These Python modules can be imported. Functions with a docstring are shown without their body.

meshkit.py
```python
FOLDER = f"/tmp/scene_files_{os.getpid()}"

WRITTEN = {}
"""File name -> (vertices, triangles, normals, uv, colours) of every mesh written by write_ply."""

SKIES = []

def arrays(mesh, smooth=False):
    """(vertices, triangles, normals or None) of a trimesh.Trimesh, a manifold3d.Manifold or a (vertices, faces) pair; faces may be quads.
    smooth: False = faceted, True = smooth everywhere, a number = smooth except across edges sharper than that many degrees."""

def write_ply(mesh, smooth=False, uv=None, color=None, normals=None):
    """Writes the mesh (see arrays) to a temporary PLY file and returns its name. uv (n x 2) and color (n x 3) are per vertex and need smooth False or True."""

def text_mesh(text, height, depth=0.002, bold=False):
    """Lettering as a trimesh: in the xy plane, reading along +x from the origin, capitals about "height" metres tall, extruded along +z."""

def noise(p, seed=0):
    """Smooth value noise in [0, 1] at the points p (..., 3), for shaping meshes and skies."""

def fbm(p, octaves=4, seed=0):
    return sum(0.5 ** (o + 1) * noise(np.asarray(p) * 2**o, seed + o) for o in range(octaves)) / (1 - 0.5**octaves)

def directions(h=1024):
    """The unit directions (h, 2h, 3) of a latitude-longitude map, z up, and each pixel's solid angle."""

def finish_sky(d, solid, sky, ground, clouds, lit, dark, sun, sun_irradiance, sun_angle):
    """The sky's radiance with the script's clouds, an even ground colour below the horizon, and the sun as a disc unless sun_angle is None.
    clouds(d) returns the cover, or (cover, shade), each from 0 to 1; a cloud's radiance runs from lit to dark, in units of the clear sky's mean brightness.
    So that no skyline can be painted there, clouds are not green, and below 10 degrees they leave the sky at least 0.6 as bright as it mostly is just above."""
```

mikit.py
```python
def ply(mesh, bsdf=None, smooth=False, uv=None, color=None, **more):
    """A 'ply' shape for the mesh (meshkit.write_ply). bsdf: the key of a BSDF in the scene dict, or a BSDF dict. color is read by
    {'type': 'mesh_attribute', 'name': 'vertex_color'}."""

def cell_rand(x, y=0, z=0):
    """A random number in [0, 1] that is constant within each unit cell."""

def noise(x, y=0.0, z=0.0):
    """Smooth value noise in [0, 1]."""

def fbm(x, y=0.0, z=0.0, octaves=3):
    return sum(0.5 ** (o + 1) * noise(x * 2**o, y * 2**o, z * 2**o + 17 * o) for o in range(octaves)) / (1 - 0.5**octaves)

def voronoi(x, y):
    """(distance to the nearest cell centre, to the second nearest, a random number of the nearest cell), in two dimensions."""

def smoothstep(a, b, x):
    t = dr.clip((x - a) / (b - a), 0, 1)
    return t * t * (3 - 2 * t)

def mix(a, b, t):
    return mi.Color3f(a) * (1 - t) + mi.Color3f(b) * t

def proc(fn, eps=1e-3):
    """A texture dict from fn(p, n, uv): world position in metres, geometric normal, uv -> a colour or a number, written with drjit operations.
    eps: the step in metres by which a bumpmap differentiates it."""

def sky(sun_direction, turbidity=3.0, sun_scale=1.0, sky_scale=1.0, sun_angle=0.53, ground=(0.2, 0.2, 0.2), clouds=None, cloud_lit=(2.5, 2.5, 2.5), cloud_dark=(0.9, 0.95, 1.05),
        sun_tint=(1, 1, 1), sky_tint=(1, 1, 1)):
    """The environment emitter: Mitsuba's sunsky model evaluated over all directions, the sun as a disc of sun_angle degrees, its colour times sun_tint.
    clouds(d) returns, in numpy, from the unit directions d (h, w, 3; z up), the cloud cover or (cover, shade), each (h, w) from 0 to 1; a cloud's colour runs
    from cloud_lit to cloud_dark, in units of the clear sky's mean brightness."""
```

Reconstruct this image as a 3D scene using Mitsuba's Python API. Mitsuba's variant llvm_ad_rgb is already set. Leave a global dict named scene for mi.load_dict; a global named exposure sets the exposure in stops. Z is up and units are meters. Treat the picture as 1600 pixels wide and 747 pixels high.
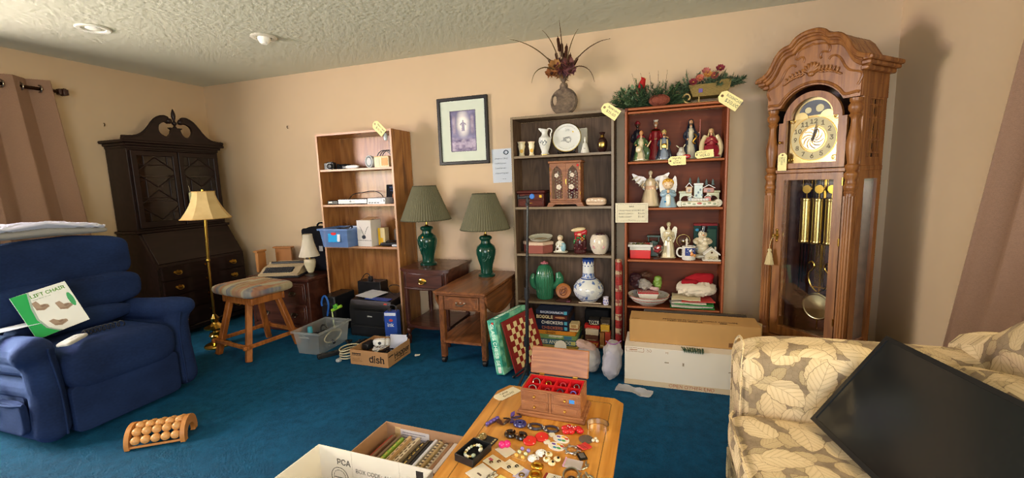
import math, random
import numpy as np, trimesh, manifold3d, shapely
import drjit as dr, mitsuba as mi
import mikit, meshkit
from mikit import proc, noise, fbm, voronoi, cell_rand, smoothstep, mix
from shapely.geometry import Polygon, Point, box as sbox
random.seed(7); rng = np.random.default_rng(7)
T = mi.ScalarTransform4f
scene, labels = {}, {}
PI = math.pi

# ---------- camera, exposure, daylight ----------
exposure = 0.72
CAM = np.array([0, 0, 1.33])
YAW, PITCH, ROLL, FPX = -0.3275, -0.13248, -0.03246, 669.15
_f = np.array([math.sin(YAW)*math.cos(PITCH), math.cos(YAW)*math.cos(PITCH), math.sin(PITCH)])
_r = np.array([math.cos(YAW), -math.sin(YAW), 0]); _u = np.cross(_r, _f)
_up = -math.sin(ROLL)*_r + math.cos(ROLL)*_u
scene['camera'] = {'type': 'perspective', 'fov': 2*math.degrees(math.atan(800/FPX)), 'fov_axis': 'x', 'near_clip': 0.05, 'far_clip': 60.0,
    'to_world': T().look_at(origin=CAM.tolist(), target=(CAM+_f).tolist(), up=_up.tolist())}
UNSEEN_WINDOW_LIGHT = {'left': (34, 30.5, 30), 'right': (7.6, 6.1, 3.7), 'front': (4.4, 4.8, 5.7)}  # unseen windows: left and right light the opposite walls, front lights the room

# ---------- materials ----------
def lin(h):
    h = h.lstrip('#'); c = np.array([int(h[i:i+2], 16)/255 for i in (0, 2, 4)])
    return np.where(c <= .04045, c/12.92, ((c+.055)/1.055)**2.4)
def rgb(h): return {'type': 'rgb', 'value': [float(x) for x in lin(h)]}
def pr(name, col, rough=.5, two=True, **kw):
    b = {'type': 'principled', 'base_color': rgb(col) if isinstance(col, str) else col, 'roughness': rough, **kw}
    scene[name] = {'type': 'twosided', 'bsdf': b} if two else b
    return name
def prb(name, col, rough, fn, scale, eps=1e-3, **kw):
    b = {'type': 'principled', 'base_color': rgb(col) if isinstance(col, str) else col, 'roughness': rough, **kw}
    scene[name] = {'type': 'twosided', 'bsdf': {'type': 'bumpmap', 'tex': proc(fn, eps), 'scale': scale, 'bsdf': b}}
VC = {'type': 'mesh_attribute', 'name': 'vertex_color'}
pr('vc_g', VC, .14, specular=.5)            # glazed
pr('vc_s', VC, .38, specular=.45)            # satin
pr('vc_m', VC, .85, specular=.25)            # paper, card, matte
pr('vc_c', VC, .95, specular=.1, sheen=.5)   # cloth
pr('vc_k', VC, .22, metallic=1.0)            # metal
A = {}
def L3(h): return [float(x) for x in lin(h)]
def wood(name, c1, c2, axis='z', f=1.0, rough=.4, dark=None, knots=0, **kw):
    a, b, d = L3(c1), L3(c2), L3(dark or c1)
    def fn(p, n, uv):
        q = {'x': (p.y, p.z, p.x), 'y': (p.x, p.z, p.y), 'z': (p.x, p.y, p.z)}[axis]
        w = fbm(q[0]*9*f, q[1]*9*f, q[2]*1.1*f, 3)
        rings = .5+.5*dr.sin((w*16+q[0]*18*f+q[1]*15*f)*2.2)
        s = noise(q[0]*210*f, q[1]*210*f, q[2]*9*f)
        c = mix(a, b, dr.clip(rings*.55+s*.45, 0, 1))
        if knots:
            k = noise(q[0]*26*f, q[1]*26*f+3, q[2]*2.2*f)
            c = mix(c, d, smoothstep(.74, .9, k)*knots)
        return c
    return pr(name, proc(fn), rough, **kw)
wood('oak', '#94602f', '#683b1a', 'z', 1.1, .38, clearcoat=.2)
wood('oak_table', '#c68a3c', '#a4671f', 'y', .9, .3, clearcoat=.5)
wood('stool_oak', '#a9662f', '#7a4218', 'z', 1.4, .4)
wood('pine_laminate', '#a4703c', '#7f4f26', 'z', 1.0, .35, dark='#4a2610', knots=.8)
wood('grey_walnut', '#665140', '#4a3a2d', 'z', 1.5, .6, specular=.2)
wood('cherry', '#6f351b', '#522512', 'x', .5, .55, specular=.25)
wood('mahogany', '#4a2519', '#331710', 'x', .8, .28, clearcoat=.4)
wood('dark_mahogany', '#201110', '#140b0a', 'y', .8, .38, specular=.3)
wood('walnut', '#7c4a26', '#54301a', 'y', 1.0, .3, clearcoat=.4)
wood('box_walnut', '#94603a', '#714124', 'x', 2.2, .45)
pr('brass', '#c9a24a', .18, metallic=1.0)
pr('gold_brass', '#e0b85a', .14, metallic=1.0)
pr('chrome', '#c9c9c9', .12, metallic=1.0)
pr('black_metal', '#15161a', .35, specular=.5)
scene['glass'] = {'type': 'thindielectric', 'int_ior': 1.5}
scene['old_glass'] = {'type': 'thindielectric', 'int_ior': 1.22}
scene['clear_plastic'] = {'type': 'blendbsdf', 'weight': .2, 'a': {'type': 'thindielectric', 'int_ior': 1.3}, 'b': {'type': 'twosided', 'bsdf': {'type': 'principled', 'base_color': rgb('#d8dcda'), 'roughness': .3}}}
scene['blue_plastic'] = {'type': 'blendbsdf', 'weight': .55, 'a': {'type': 'thindielectric', 'int_ior': 1.3}, 'b': {'type': 'twosided', 'bsdf': {'type': 'principled', 'base_color': rgb('#6f95cc'), 'roughness': .3}}}
scene['film_plastic'] = {'type': 'blendbsdf', 'weight': .33, 'a': {'type': 'thindielectric', 'int_ior': 1.35}, 'b': {'type': 'twosided', 'bsdf': {'type': 'principled', 'base_color': rgb('#dcdadb'), 'roughness': .2}}}
def carpet_c(p, n, uv):
    a = fbm(p.x*2.2, p.y*2.2, 0, 4); b = noise(p.x*220, p.y*220); c = fbm(p.x*28, p.y*28, 3, 2)
    return mix(L3('#0b3049'), L3('#124f70'), dr.clip(.12+a*.45+b*.35+(c-.5)*.5, 0, 1))
prb('carpet', proc(carpet_c), .95, lambda p, n, uv: noise(p.x*260, p.y*260)+.6*noise(p.x*90, p.y*90, 5), .004, 1.5e-3, sheen=.6, specular=.1)
def wall_c(p, n, uv):
    a = fbm(p.x*1.3+p.y, p.y*1.3, p.z*1.3, 3)
    return mix(L3('#bfa686'), L3('#c9b090'), a)
prb('wall_paint', proc(wall_c), .7, lambda p, n, uv: fbm((p.x+p.y)*70, (p.x-p.y)*70, p.z*70, 2), .0025, 2e-3, specular=.3)
prb('ceiling_paint', '#b4b2a0', .9, lambda p, n, uv: fbm(p.x*45, p.y*45, 1, 3), .006, 3e-3, specular=.1)
def velvet_c(p, n, uv):
    a = fbm(p.x*5, p.y*5, p.z*5, 3); b = noise(p.x*120, p.y*120, p.z*120)
    return mix(L3('#101a33'), L3('#1e3159'), dr.clip(a*.9+b*.2-.05, 0, 1))
pr('navy_velvet', proc(velvet_c), .9, specular=.15, sheen=1.0, sheen_tint=.6)
def cotton_c(p, n, uv):
    b = noise(p.x*300, p.y*300, p.z*300)
    return mix(L3('#7d6250'), L3('#8a6d59'), b)
scene['curtain_cloth'] = {'type': 'twosided', 'bsdf': {'type': 'principled', 'base_color': proc(cotton_c), 'roughness': .9, 'sheen': .4, 'specular': .1}}
def floral(p, n, uv):
    # woven leaves: three scattered layers of veined leaves with toothed edges on a taupe ground
    x = dr.select(dr.abs(n.x) > .6, p.y+.37, p.x+.3*p.y*dr.select(dr.abs(n.z) > .6, 0.0, 1.0))
    y = dr.select(dr.abs(n.z) > .6, p.y, p.z+.11)
    g = fbm(x*34, y*34, 2, 3)
    col = mix(L3('#6f5e4a'), L3('#928067'), g)
    vv = voronoi(x*52, y*52)
    col = mix(col, L3('#65543f'), smoothstep(.10, .02, vv[1]-vv[0])*.4)
    x, y = x*1.28, y*1.28
    x = x+.006*(fbm(x*25, y*25, 5, 2)-.5); y = y+.006*(fbm(x*25, y*25, 9, 2)-.5)
    for s, size, seed, lo, hi in ((10.5, .085, 3, '#94815f', '#a69270'), (8.0, .115, 11, '#a08a66', '#b6a17c'), (6.0, .165, 23, '#ad9672', '#c5af89'), (5.2, .18, 37, '#b69f79', '#ccb792')):
        bx_, by_ = dr.floor(x*s), dr.floor(y*s)
        for i in (-1, 0, 1):
            for j in (-1, 0, 1):
                cx, cy = bx_+i, by_+j
                r1, r2, r3, r4 = (cell_rand(cx, cy, seed+k) for k in range(4))
                u, v = x-(cx+.15+.7*r1)/s, y-(cy+.15+.7*r2)/s
                th = r3*6.2832
                a, b = u*dr.cos(th)+v*dr.sin(th), v*dr.cos(th)-u*dr.sin(th)
                b = b+.25*a*a/size
                tt = dr.clip(a/size+.5, 0, 1)
                w = size*.5*dr.sqrt(tt)*(1-tt)**.75*1.5*(1+.10*dr.abs(dr.sin(tt*15)))
                d = w-dr.abs(b)
                on = (tt > 0) & (tt < 1) & (d > 0) & (r4 > .22)
                q = tt-dr.abs(b)/size*1.1
                vein = dr.abs(dr.sin(q*20))
                c = mix(L3(lo), L3(hi), dr.clip(r4*.35+vein*.35+smoothstep(0, size*.25, d)*.3, 0, 1))
                c = mix(c, L3('#8f7859'), smoothstep(.0022, .0006, dr.abs(b))*.6)
                c = mix(c, L3('#84704f'), smoothstep(.22, .02, vein)*.45)
                c = mix(c, L3('#645139'), smoothstep(.0036, .0008, d)*.85)
                col = dr.select(on, c, col)
    return col
pr('floral_fabric', proc(floral), .8, specular=.2, sheen=.3)

# ---------- mesh helpers ----------
def bx(cx, cy, cz, sx, sy, sz, b=.003):
    """chamfered box by centre and size"""
    h = np.array([sx, sy, sz])/2; b = min(b, .45*h.min()*2*.5)
    if b <= 1e-5:
        m = trimesh.creation.box((sx, sy, sz)); m.apply_translation((cx, cy, cz)); return m
    v = np.array([[s[0]*(h[0]-(k != 0)*b), s[1]*(h[1]-(k != 1)*b), s[2]*(h[2]-(k != 2)*b)] for s in _S for k in range(3)])
    return trimesh.Trimesh(v+(cx, cy, cz), _CF, process=False)
_S = [(x, y, z) for x in (-1, 1) for y in (-1, 1) for z in (-1, 1)]
_hv = np.array([[s[0]*(1-(k != 0)*.3), s[1]*(1-(k != 1)*.3), s[2]*(1-(k != 2)*.3)] for s in _S for k in range(3)])
from scipy.spatial import ConvexHull
_h = ConvexHull(_hv); _CF = _h.simplices.copy()
for _i, _s in enumerate(_CF):
    if np.dot(np.cross(_hv[_s[1]]-_hv[_s[0]], _hv[_s[2]]-_hv[_s[0]]), _h.equations[_i, :3]) < 0: _CF[_i] = _s[::-1]
def bb(x0, x1, y0, y1, z0, z1, b=.003): return bx((x0+x1)/2, (y0+y1)/2, (z0+z1)/2, x1-x0, y1-y0, z1-z0, b)
def J(*ms):
    ms = [m for m in ms if m is not None]
    out = []
    for m in ms: out += m if isinstance(m, list) else [m]
    return trimesh.util.concatenate(out)
def mv(m, x=0, y=0, z=0, rx=0, ry=0, rz=0, s=None):
    m = m.copy()
    if s is not None: m.apply_scale(s)
    for a, ax in ((rx, [1, 0, 0]), (ry, [0, 1, 0]), (rz, [0, 0, 1])):
        if a: m.apply_transform(trimesh.transformations.rotation_matrix(math.radians(a), ax))
    m.apply_translation((x, y, z)); return m
def lathe(prof, n=28, x=0, y=0, z=0, s=(1, 1, 1)):
    m = trimesh.creation.revolve(np.array(prof, float), sections=n); m.apply_scale(s); m.apply_translation((x, y, z)); return m
def cyl(p0, p1, r0, r1=None, n=14):
    p0, p1 = np.array(p0, float), np.array(p1, float); r1 = r0 if r1 is None else r1
    L = np.linalg.norm(p1-p0); m = lathe([(0, 0), (r0, 0), (r1, L), (0, L)], n)
    m.apply_transform(trimesh.geometry.align_vectors([0, 0, 1], (p1-p0)/L)); m.apply_translation(p0); return m
def spl(pts, k=6):
    from scipy.interpolate import CubicSpline
    p = np.array(pts, float); t = np.r_[0, np.cumsum(np.linalg.norm(np.diff(p, axis=0), axis=1)+1e-9)]
    return CubicSpline(t, p)(np.linspace(0, t[-1], (len(p)-1)*k+1))
def tube(pts, r, n=7, k=0):
    """swept round tube with closed ends; r scalar or per point; k>0 smooths the path"""
    p = spl(pts, k) if k else np.array(pts, float)
    r = np.interp(np.linspace(0, 1, len(p)), np.linspace(0, 1, len(np.atleast_1d(r))), np.atleast_1d(r))
    t = np.gradient(p, axis=0); t /= np.linalg.norm(t, axis=1, keepdims=True)+1e-12
    a = np.cross(t[0], [0, 0, 1] if abs(t[0][2]) < .9 else [1, 0, 0]); fr = []
    for ti in t:
        a = a-ti*np.dot(a, ti); a /= np.linalg.norm(a)+1e-12; fr.append((a, np.cross(ti, a)))
    ang = np.arange(n)*2*PI/n
    v = np.array([p[i]+r[i]*(np.cos(ang)[:, None]*fr[i][0]+np.sin(ang)[:, None]*fr[i][1]) for i in range(len(p))]).reshape(-1, 3)
    f = []
    for i in range(len(p)-1):
        for j in range(n):
            q = (i*n+j, i*n+(j+1) % n, (i+1)*n+(j+1) % n, (i+1)*n+j); f += [[q[0], q[1], q[2]], [q[0], q[2], q[3]]]
    v = np.vstack([v, p[:1], p[-1:]]); c0, c1 = len(v)-2, len(v)-1; e = (len(p)-1)*n
    for j in range(n): f += [[c0, (j+1) % n, j], [c1, e+j, e+(j+1) % n]]
    return trimesh.Trimesh(v, f, process=False)
def sph(x, y, z, r, s=(1, 1, 1), n=2):
    m = trimesh.creation.icosphere(n, r); m.apply_scale(s); m.apply_translation((x, y, z)); return m
def sup(x, y, z, sx, sy, sz, e=.35, e2=None, n=20):
    """superellipsoid cushion, full sizes"""
    e2 = e if e2 is None else e2
    c = lambda a, k: np.sign(np.cos(a))*np.abs(np.cos(a))**k
    s = lambda a, k: np.sign(np.sin(a))*np.abs(np.sin(a))**k
    u = np.linspace(-PI/2, PI/2, n+1); w = np.linspace(-PI, PI, 2*n+1)[:-1]
    U, W = np.meshgrid(u, w, indexing='ij')
    v = np.stack([c(U, e2)*c(W, e)*sx/2, c(U, e2)*s(W, e)*sy/2, s(U, e2)*sz/2], -1).reshape(-1, 3); m = 2*n; f = []
    for i in range(n):
        for j in range(m):
            a, b, d, g = i*m+j, i*m+(j+1) % m, (i+1)*m+(j+1) % m, (i+1)*m+j
            f += [[a, b, d], [a, d, g]]
    t = trimesh.Trimesh(v+(x, y, z), f); t.merge_vertices(); t.update_faces(t.nondegenerate_faces()); return t
def ext(pts, d, ax='y', at=0):
    """outline extruded by d: ax 'y' = outline in xz, thickness from y=at to at+d; 'x' = outline in yz; 'z' = outline in xy"""
    P = pts if not isinstance(pts, (list, np.ndarray)) else Polygon(pts)
    if not P.is_valid: P = P.buffer(0)
    gs = getattr(P, 'geoms', [P])
    m = trimesh.util.concatenate([trimesh.creation.extrude_polygon(g, d, engine='earcut') for g in gs])
    v = m.vertices.copy()
    if ax == 'y': m.vertices = np.c_[v[:, 0], at+d-v[:, 2], v[:, 1]]
    elif ax == 'x': m.vertices = np.c_[at+v[:, 2], v[:, 0], v[:, 1]]
    else: m.vertices = np.c_[v[:, 0], v[:, 1], at+v[:, 2]]
    return m
def arc(cx, cy, r, a0, a1, n=12, ry=None):
    t = np.radians(np.linspace(a0, a1, n)); return [(cx+r*math.cos(a), cy+(ry or r)*math.sin(a)) for a in t]
def txt(s, h, x, y, z, d=.0008, bold=False, face='front', rz=0, center=False, sx=1.0):
    """raised print; front: on a face looking along -y; top: lying on z; face 'right': on a face looking along +x"""
    m = meshkit.text_mesh(s, h, d, bold)
    m.apply_scale((sx, 1, 1))
    if center: m.apply_translation((-(m.bounds[0][0]+m.bounds[1][0])/2, 0, 0))
    if face == 'top': return mv(m, x, y, z, rz=rz)
    m = mv(m, rz=rz); m = mv(m, rx=90)
    if face == 'right': m = mv(m, rz=90)
    return mv(m, x, y, z)
def hull(spheres, n=10):
    H = manifold3d.Manifold.batch_hull([manifold3d.Manifold.sphere(float(r), n).translate(tuple(map(float, c))) for c, r in spheres])
    k = H.to_mesh(); return trimesh.Trimesh(k.vert_properties[:, :3], k.tri_verts)
def skin(chains, res=.006, it=8):
    """one smooth continuous figure: hulls of neighbouring spheres in each chain, joined and smoothed"""
    ms = []
    for ch in chains:
        for a, b in zip(ch[:-1], ch[1:]):
            ms.append(manifold3d.Manifold.batch_hull([manifold3d.Manifold.sphere(float(q[1]), 14).translate(tuple(map(float, q[0]))) for q in (a, b)]))
    M = manifold3d.Manifold.batch_boolean(ms, manifold3d.OpType.Add).refine_to_length(res)
    k = M.to_mesh(); t = trimesh.Trimesh(k.vert_properties[:, :3], k.tri_verts)
    if it: trimesh.smoothing.filter_taubin(t, iterations=it)
    return t
def wob(m, amp, f, seed=0):
    v = m.vertices; d = np.stack([meshkit.fbm(v*f+k*13.7, 3, seed+k)-.5 for k in range(3)], -1); m = m.copy(); m.vertices = v+d*2*amp; return m

# ---------- scene bookkeeping ----------
def numbered(k):
    if k not in USED: USED.add(k); return k
    i = 1
    while f'{k}_{i:03d}' in USED: i += 1
    USED.add(f'{k}_{i:03d}'); return f'{k}_{i:03d}'
USED = set()
def put(key, mesh, mat, smooth=38, tw=None, **more):
    if '#' in mat:
        cols = lin(mat[2:] if mat[1] == '#' else mat[1:])
        m = trimesh.graph.smooth_shade(mesh, angle=math.radians(smooth), facet_minarea=None) if smooth else mesh
        c = np.tile(cols, (len(m.vertices), 1))
        if mat[0] == 'y':      # hand-painted glaze: uneven, antique tones
            q = meshkit.fbm(np.asarray(m.vertices)*55, 3, 5); c = c*(.55+.75*q)[:, None]+np.outer((q > .62)*.06, [.6, .5, .3]); mat = 'g'+mat[1:]
        d = mikit.ply(m, 'vc_'+mat[0], smooth=bool(smooth), color=c, **more)
    else:
        d = mikit.ply(mesh, mat, smooth=smooth, **more)
    if tw is not None: d['to_world'] = tw
    scene[key] = d
    return key
class Thing:
    def __init__(s, name, label, cat, loc=(0, 0, 0), rz=0, group=None, rx=0, ry=0, kind=None):
        s.key = numbered(name); s.M = T().translate(list(map(float, loc))).rotate([0, 0, 1], rz).rotate([0, 1, 0], ry).rotate([1, 0, 0], rx)
        if kind == 'structure': labels[s.key] = {'kind': 'structure'}
        else:
            labels[s.key] = {'label': label, 'category': cat}
            if group: labels[s.key]['group'] = group
            if kind: labels[s.key]['kind'] = kind
    def a(s, part, mesh, mat, label=None, smooth=38, under=None, kind=None, **more):
        k = numbered((under or s.key)+'__'+part)
        put(k, mesh, mat, smooth, s.M, **more)
        if label or kind: labels[k] = {**({'label': label} if label else {}), **({'kind': kind} if kind else {})}
        return k
    def solo(s, mesh, mat, smooth=38, **more): put(s.key, mesh, mat, smooth, s.M, **more); return s.key
def solo(name, label, cat, mesh, mat, loc=(0, 0, 0), rz=0, group=None, smooth=38, **kw):
    t = Thing(name, label, cat, loc, rz, group, **kw); t.solo(mesh, mat, smooth); return t
def struct(name, mesh, mat, smooth=False, **more):
    USED.add(name); put(name, mesh, mat, smooth, None, **more); labels[name] = {'kind': 'structure'}; return name

# ---------- the room ----------
XL, XR, YB, YF, ZC = -4.65, 1.45, 3.5, -1.9, 2.452
struct('floor', bb(XL-.1, XR+.1, YF-.1, YB+.1, -.1, 0, 0), 'carpet')
struct('ceiling', bb(XL-.1, XR+.1, YF-.1, YB+.1, ZC, ZC+.1, 0), 'ceiling_paint')
struct('wall_back', bb(XL-.1, XR+.1, YB, YB+.12, 0, ZC, 0), 'wall_paint')
def holed(a0, a1, w0, w1, z0, z1):
    return shapely.Polygon([(a0, 0), (a1, 0), (a1, ZC), (a0, ZC)], [[(w0, z0), (w1, z0), (w1, z1), (w0, z1)]])
WL, WR, WF = (-.45, 1.0, .95, 2.08), (.1, 1.5, .95, 2.08), (-1.2, 1.0, .12, 2.1)
struct('wall_left', ext(holed(YF, YB, *WL), .12, 'x', XL-.12), 'wall_paint')
struct('wall_right', ext(holed(YF, YB, *WR), .12, 'x', XR), 'wall_paint')
struct('wall_front', ext(holed(XL, XR, *WF), .12, 'y', YF-.12), 'wall_paint')
pr('window_white', '#e8e6df', .4)
def window(n, w, side, light):
    a0, a1, z0, z1 = w; d = .05
    def q(u0, u1, v0, v1, z_0, z_1):      # u along the wall, v depth into the wall
        if side == 'left': return bb(XL-v1, XL-v0, u0, u1, z_0, z_1)
        if side == 'right': return bb(XR+v0, XR+v1, u0, u1, z_0, z_1)
        return bb(u0, u1, YF-v1, YF-v0, z_0, z_1)
    k = f'window_{n}'; zm = (z0+z1)/2; USED.add(k); labels[k] = {'kind': 'structure'}
    put(k+'__frame', J(q(a0, a1, .02, .08, z0, z0+d), q(a0, a1, .02, .08, z1-d, z1), q(a0, a0+d, .02, .08, z0, z1), q(a1-d, a1, .02, .08, z0, z1), q(a0, a1, .02, .08, zm-.02, zm+.02)), 'window_white', False)
    put(k+'__sill', q(a0-.05, a1+.05, -.05, .1, z0-.03, z0), 'window_white', False)
    for i, (za, zb) in enumerate(((z0+d, zm-.02), (zm+.02, z1-d))):
        am = (a0+a1)/2; e = .06
        if side == 'left': v = [(XL-e, a0+d, za), (XL-e, a1-d, za), (XL-e, a1-d, zb), (XL-e, a0+d, zb)]
        elif side == 'right': v = [(XR+e, a1-d, za), (XR+e, a0+d, za), (XR+e, a0+d, zb), (XR+e, a1-d, zb)]
        else: v = [(a1-d, YF-e, za), (a0+d, YF-e, za), (a0+d, YF-e, zb), (a1-d, YF-e, zb)]
        c = np.array(light)*(((.9, 1.02, .72) if side == 'left' else (.92, 1.0, .84)) if i == 0 else ((1.06, .97, 1.12) if side == 'left' else (1.0, 1.0, 1.05)))     # glowing panes out of view: lawn tint below, sky tint above
        put(k+'__pane'+('' if i == 0 else '_001'), (np.array(v), np.array([[0, 1, 2], [0, 2, 3]])), 'window_white', False, emitter={'type': 'area', 'radiance': {'type': 'rgb', 'value': c.tolist()}})
window(1, WL, 'left', UNSEEN_WINDOW_LIGHT['left']); window(2, WR, 'right', UNSEEN_WINDOW_LIGHT['right']); window(3, WF, 'front', UNSEEN_WINDOW_LIGHT['front'])  # none in view; third stands behind the camera to light the whole room
# picture hooks left in the walls
solo('wall_hook', 'small dark nail hook left in the back wall, left of the tallest plain bookcase', 'hook', tube([(0, 0, .012), (0, -.012, .01), (0, -.014, -.006), (0, -.004, -.012)], .003, 6), 'k#3a2c20', (-3.54, 3.499, 1.95))
solo('wall_hook', 'small dark nail hook left in the yellowish left wall beside the curtain', 'hook', tube([(0, 0, .012), (.012, 0, .01), (.014, 0, -.006), (.004, 0, -.012)], .003, 6), 'k#3a2c20', (-4.649, 2.55, 1.948))
# recessed lights
t = Thing('recessed_light', 'round recessed ceiling light with white trim and deep can, nearest the curtain', 'ceiling light', (-3.62, 2.01, ZC))
t.a('trim_ring', lathe([(.062, -.001), (.092, -.001), (.095, -.006), (.088, -.012), (.066, -.010), (.06, -.002)], 36), 's#d9d8cc')
t.a('can', lathe([(.064, -.002), (.06, -.004), (.05, -.0035), (.0, -.003)], 36), 's#b9b4a0')
t.a('bulb', lathe([(0, -.012), (.03, -.010), (.042, -.005), (.044, -.002), (0, -.002)], 28), 's#e8e6da')
t = Thing('eyeball_light', 'round ceiling spotlight with a tilted white eyeball, towards the room centre', 'ceiling light', (-2.765, 2.59, ZC))
t.a('trim_ring', lathe([(.05, -.001), (.088, -.001), (.09, -.006), (.082, -.012), (.058, -.012), (.05, -.004)], 36), 's#cfc9b8')
t.a('eyeball', mv(J(lathe([(0, -.052), (.02, -.052), (.03, -.044), (.042, -.02), (.046, -.001), (0, -.001)], 30)), rx=0), 's#efece0')
# ---------- curtains ----------
def curtain_mesh(top, bot, z0, z1, amp, n, ph, nx=90, nz=14, thick=.006):
    V = []
    for s in (0, 1):
        for i in range(nz):
            w = i/(nz-1); z = z1+(z0-z1)*w; a0 = top[0]+(bot[0]-top[0])*w; a1 = top[1]+(bot[1]-top[1])*w
            t = np.linspace(0, 1, nx); th = 2*PI*n*t+ph
            a = a0+(a1-a0)*t+.012*np.sin(2*th); d = amp*(1-.15*w)*np.sin(th)+.008*w*np.sin(3.1*th+5*t)
            V.append(np.c_[a, d+(thick if s else 0), np.full(nx, z)])
    V = np.vstack(V); f = []; N = nx*nz
    def quad(a, b, c, d): f.extend([[a, b, c], [a, c, d]])
    for i in range(nz-1):
        for j in range(nx-1):
            a = i*nx+j; quad(a, a+1, a+nx+1, a+nx); quad(N+a, N+a+nx, N+a+nx+1, N+a+1)
    for i in range(nz-1):
        for j in (0, nx-1): a = i*nx+j; quad(a, a+nx, N+a+nx, N+a)
    for j in range(nx-1):
        for i in (0, nz-1): a = i*nx+j; quad(a, a+1, N+a+1, N+a)
    return trimesh.Trimesh(V, f, process=False)
m = curtain_mesh((1.10, 2.185), (1.05, 2.36), .04, 2.235, .04, 5.2, .8); m.vertices = np.c_[XL+.085+m.vertices[:, 1], m.vertices[:, 0], m.vertices[:, 2]]
t = Thing('curtain', 'taupe grommet curtain hanging from the dark rod behind the blue recliner', 'curtain'); t.a('cloth', m, 'curtain_cloth', smooth=60)
for i in range(11):
    th = i*PI; u = (th-.8)/(2*PI*5.2)
    if 0 <= u <= 1: t.a('grommet', mv(lathe([(.021, -.004), (.03, -.004), (.032, 0), (.03, .004), (.021, .004), (.021, -.004)], 22), XL+.088, 1.10+u*1.085, 2.165, rx=90, rz=8), 'k#8f8a80')
t = Thing('curtain_rod', 'dark bronze curtain rod with a square ribbed finial over the taupe curtain', 'curtain rod')
t.a('rod', cyl((XL+.088, -1.6, 2.165), (XL+.088, 2.225, 2.165), .0125), 'k#3a2a20')
t.a('finial', J(bx(XL+.088, 2.235, 2.165, .045, .02, .045, .004), bx(XL+.088, 2.262, 2.165, .056, .026, .056, .006), bx(XL+.088, 2.281, 2.165, .044, .012, .044, .004)), 's#3b241a')
t.a('bracket', J(cyl((XL, 2.2, 2.165), (XL+.088, 2.2, 2.165), .008), bx(XL+.006, 2.2, 2.165, .012, .03, .06)), 'k#3a2a20')
m = curtain_mesh((1.45, 2.2), (1.75, 2.66), .04, 2.235, .032, 4.3, .4); m.vertices = np.c_[XR-.085-m.vertices[:, 1], m.vertices[:, 0], m.vertices[:, 2]]
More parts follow.
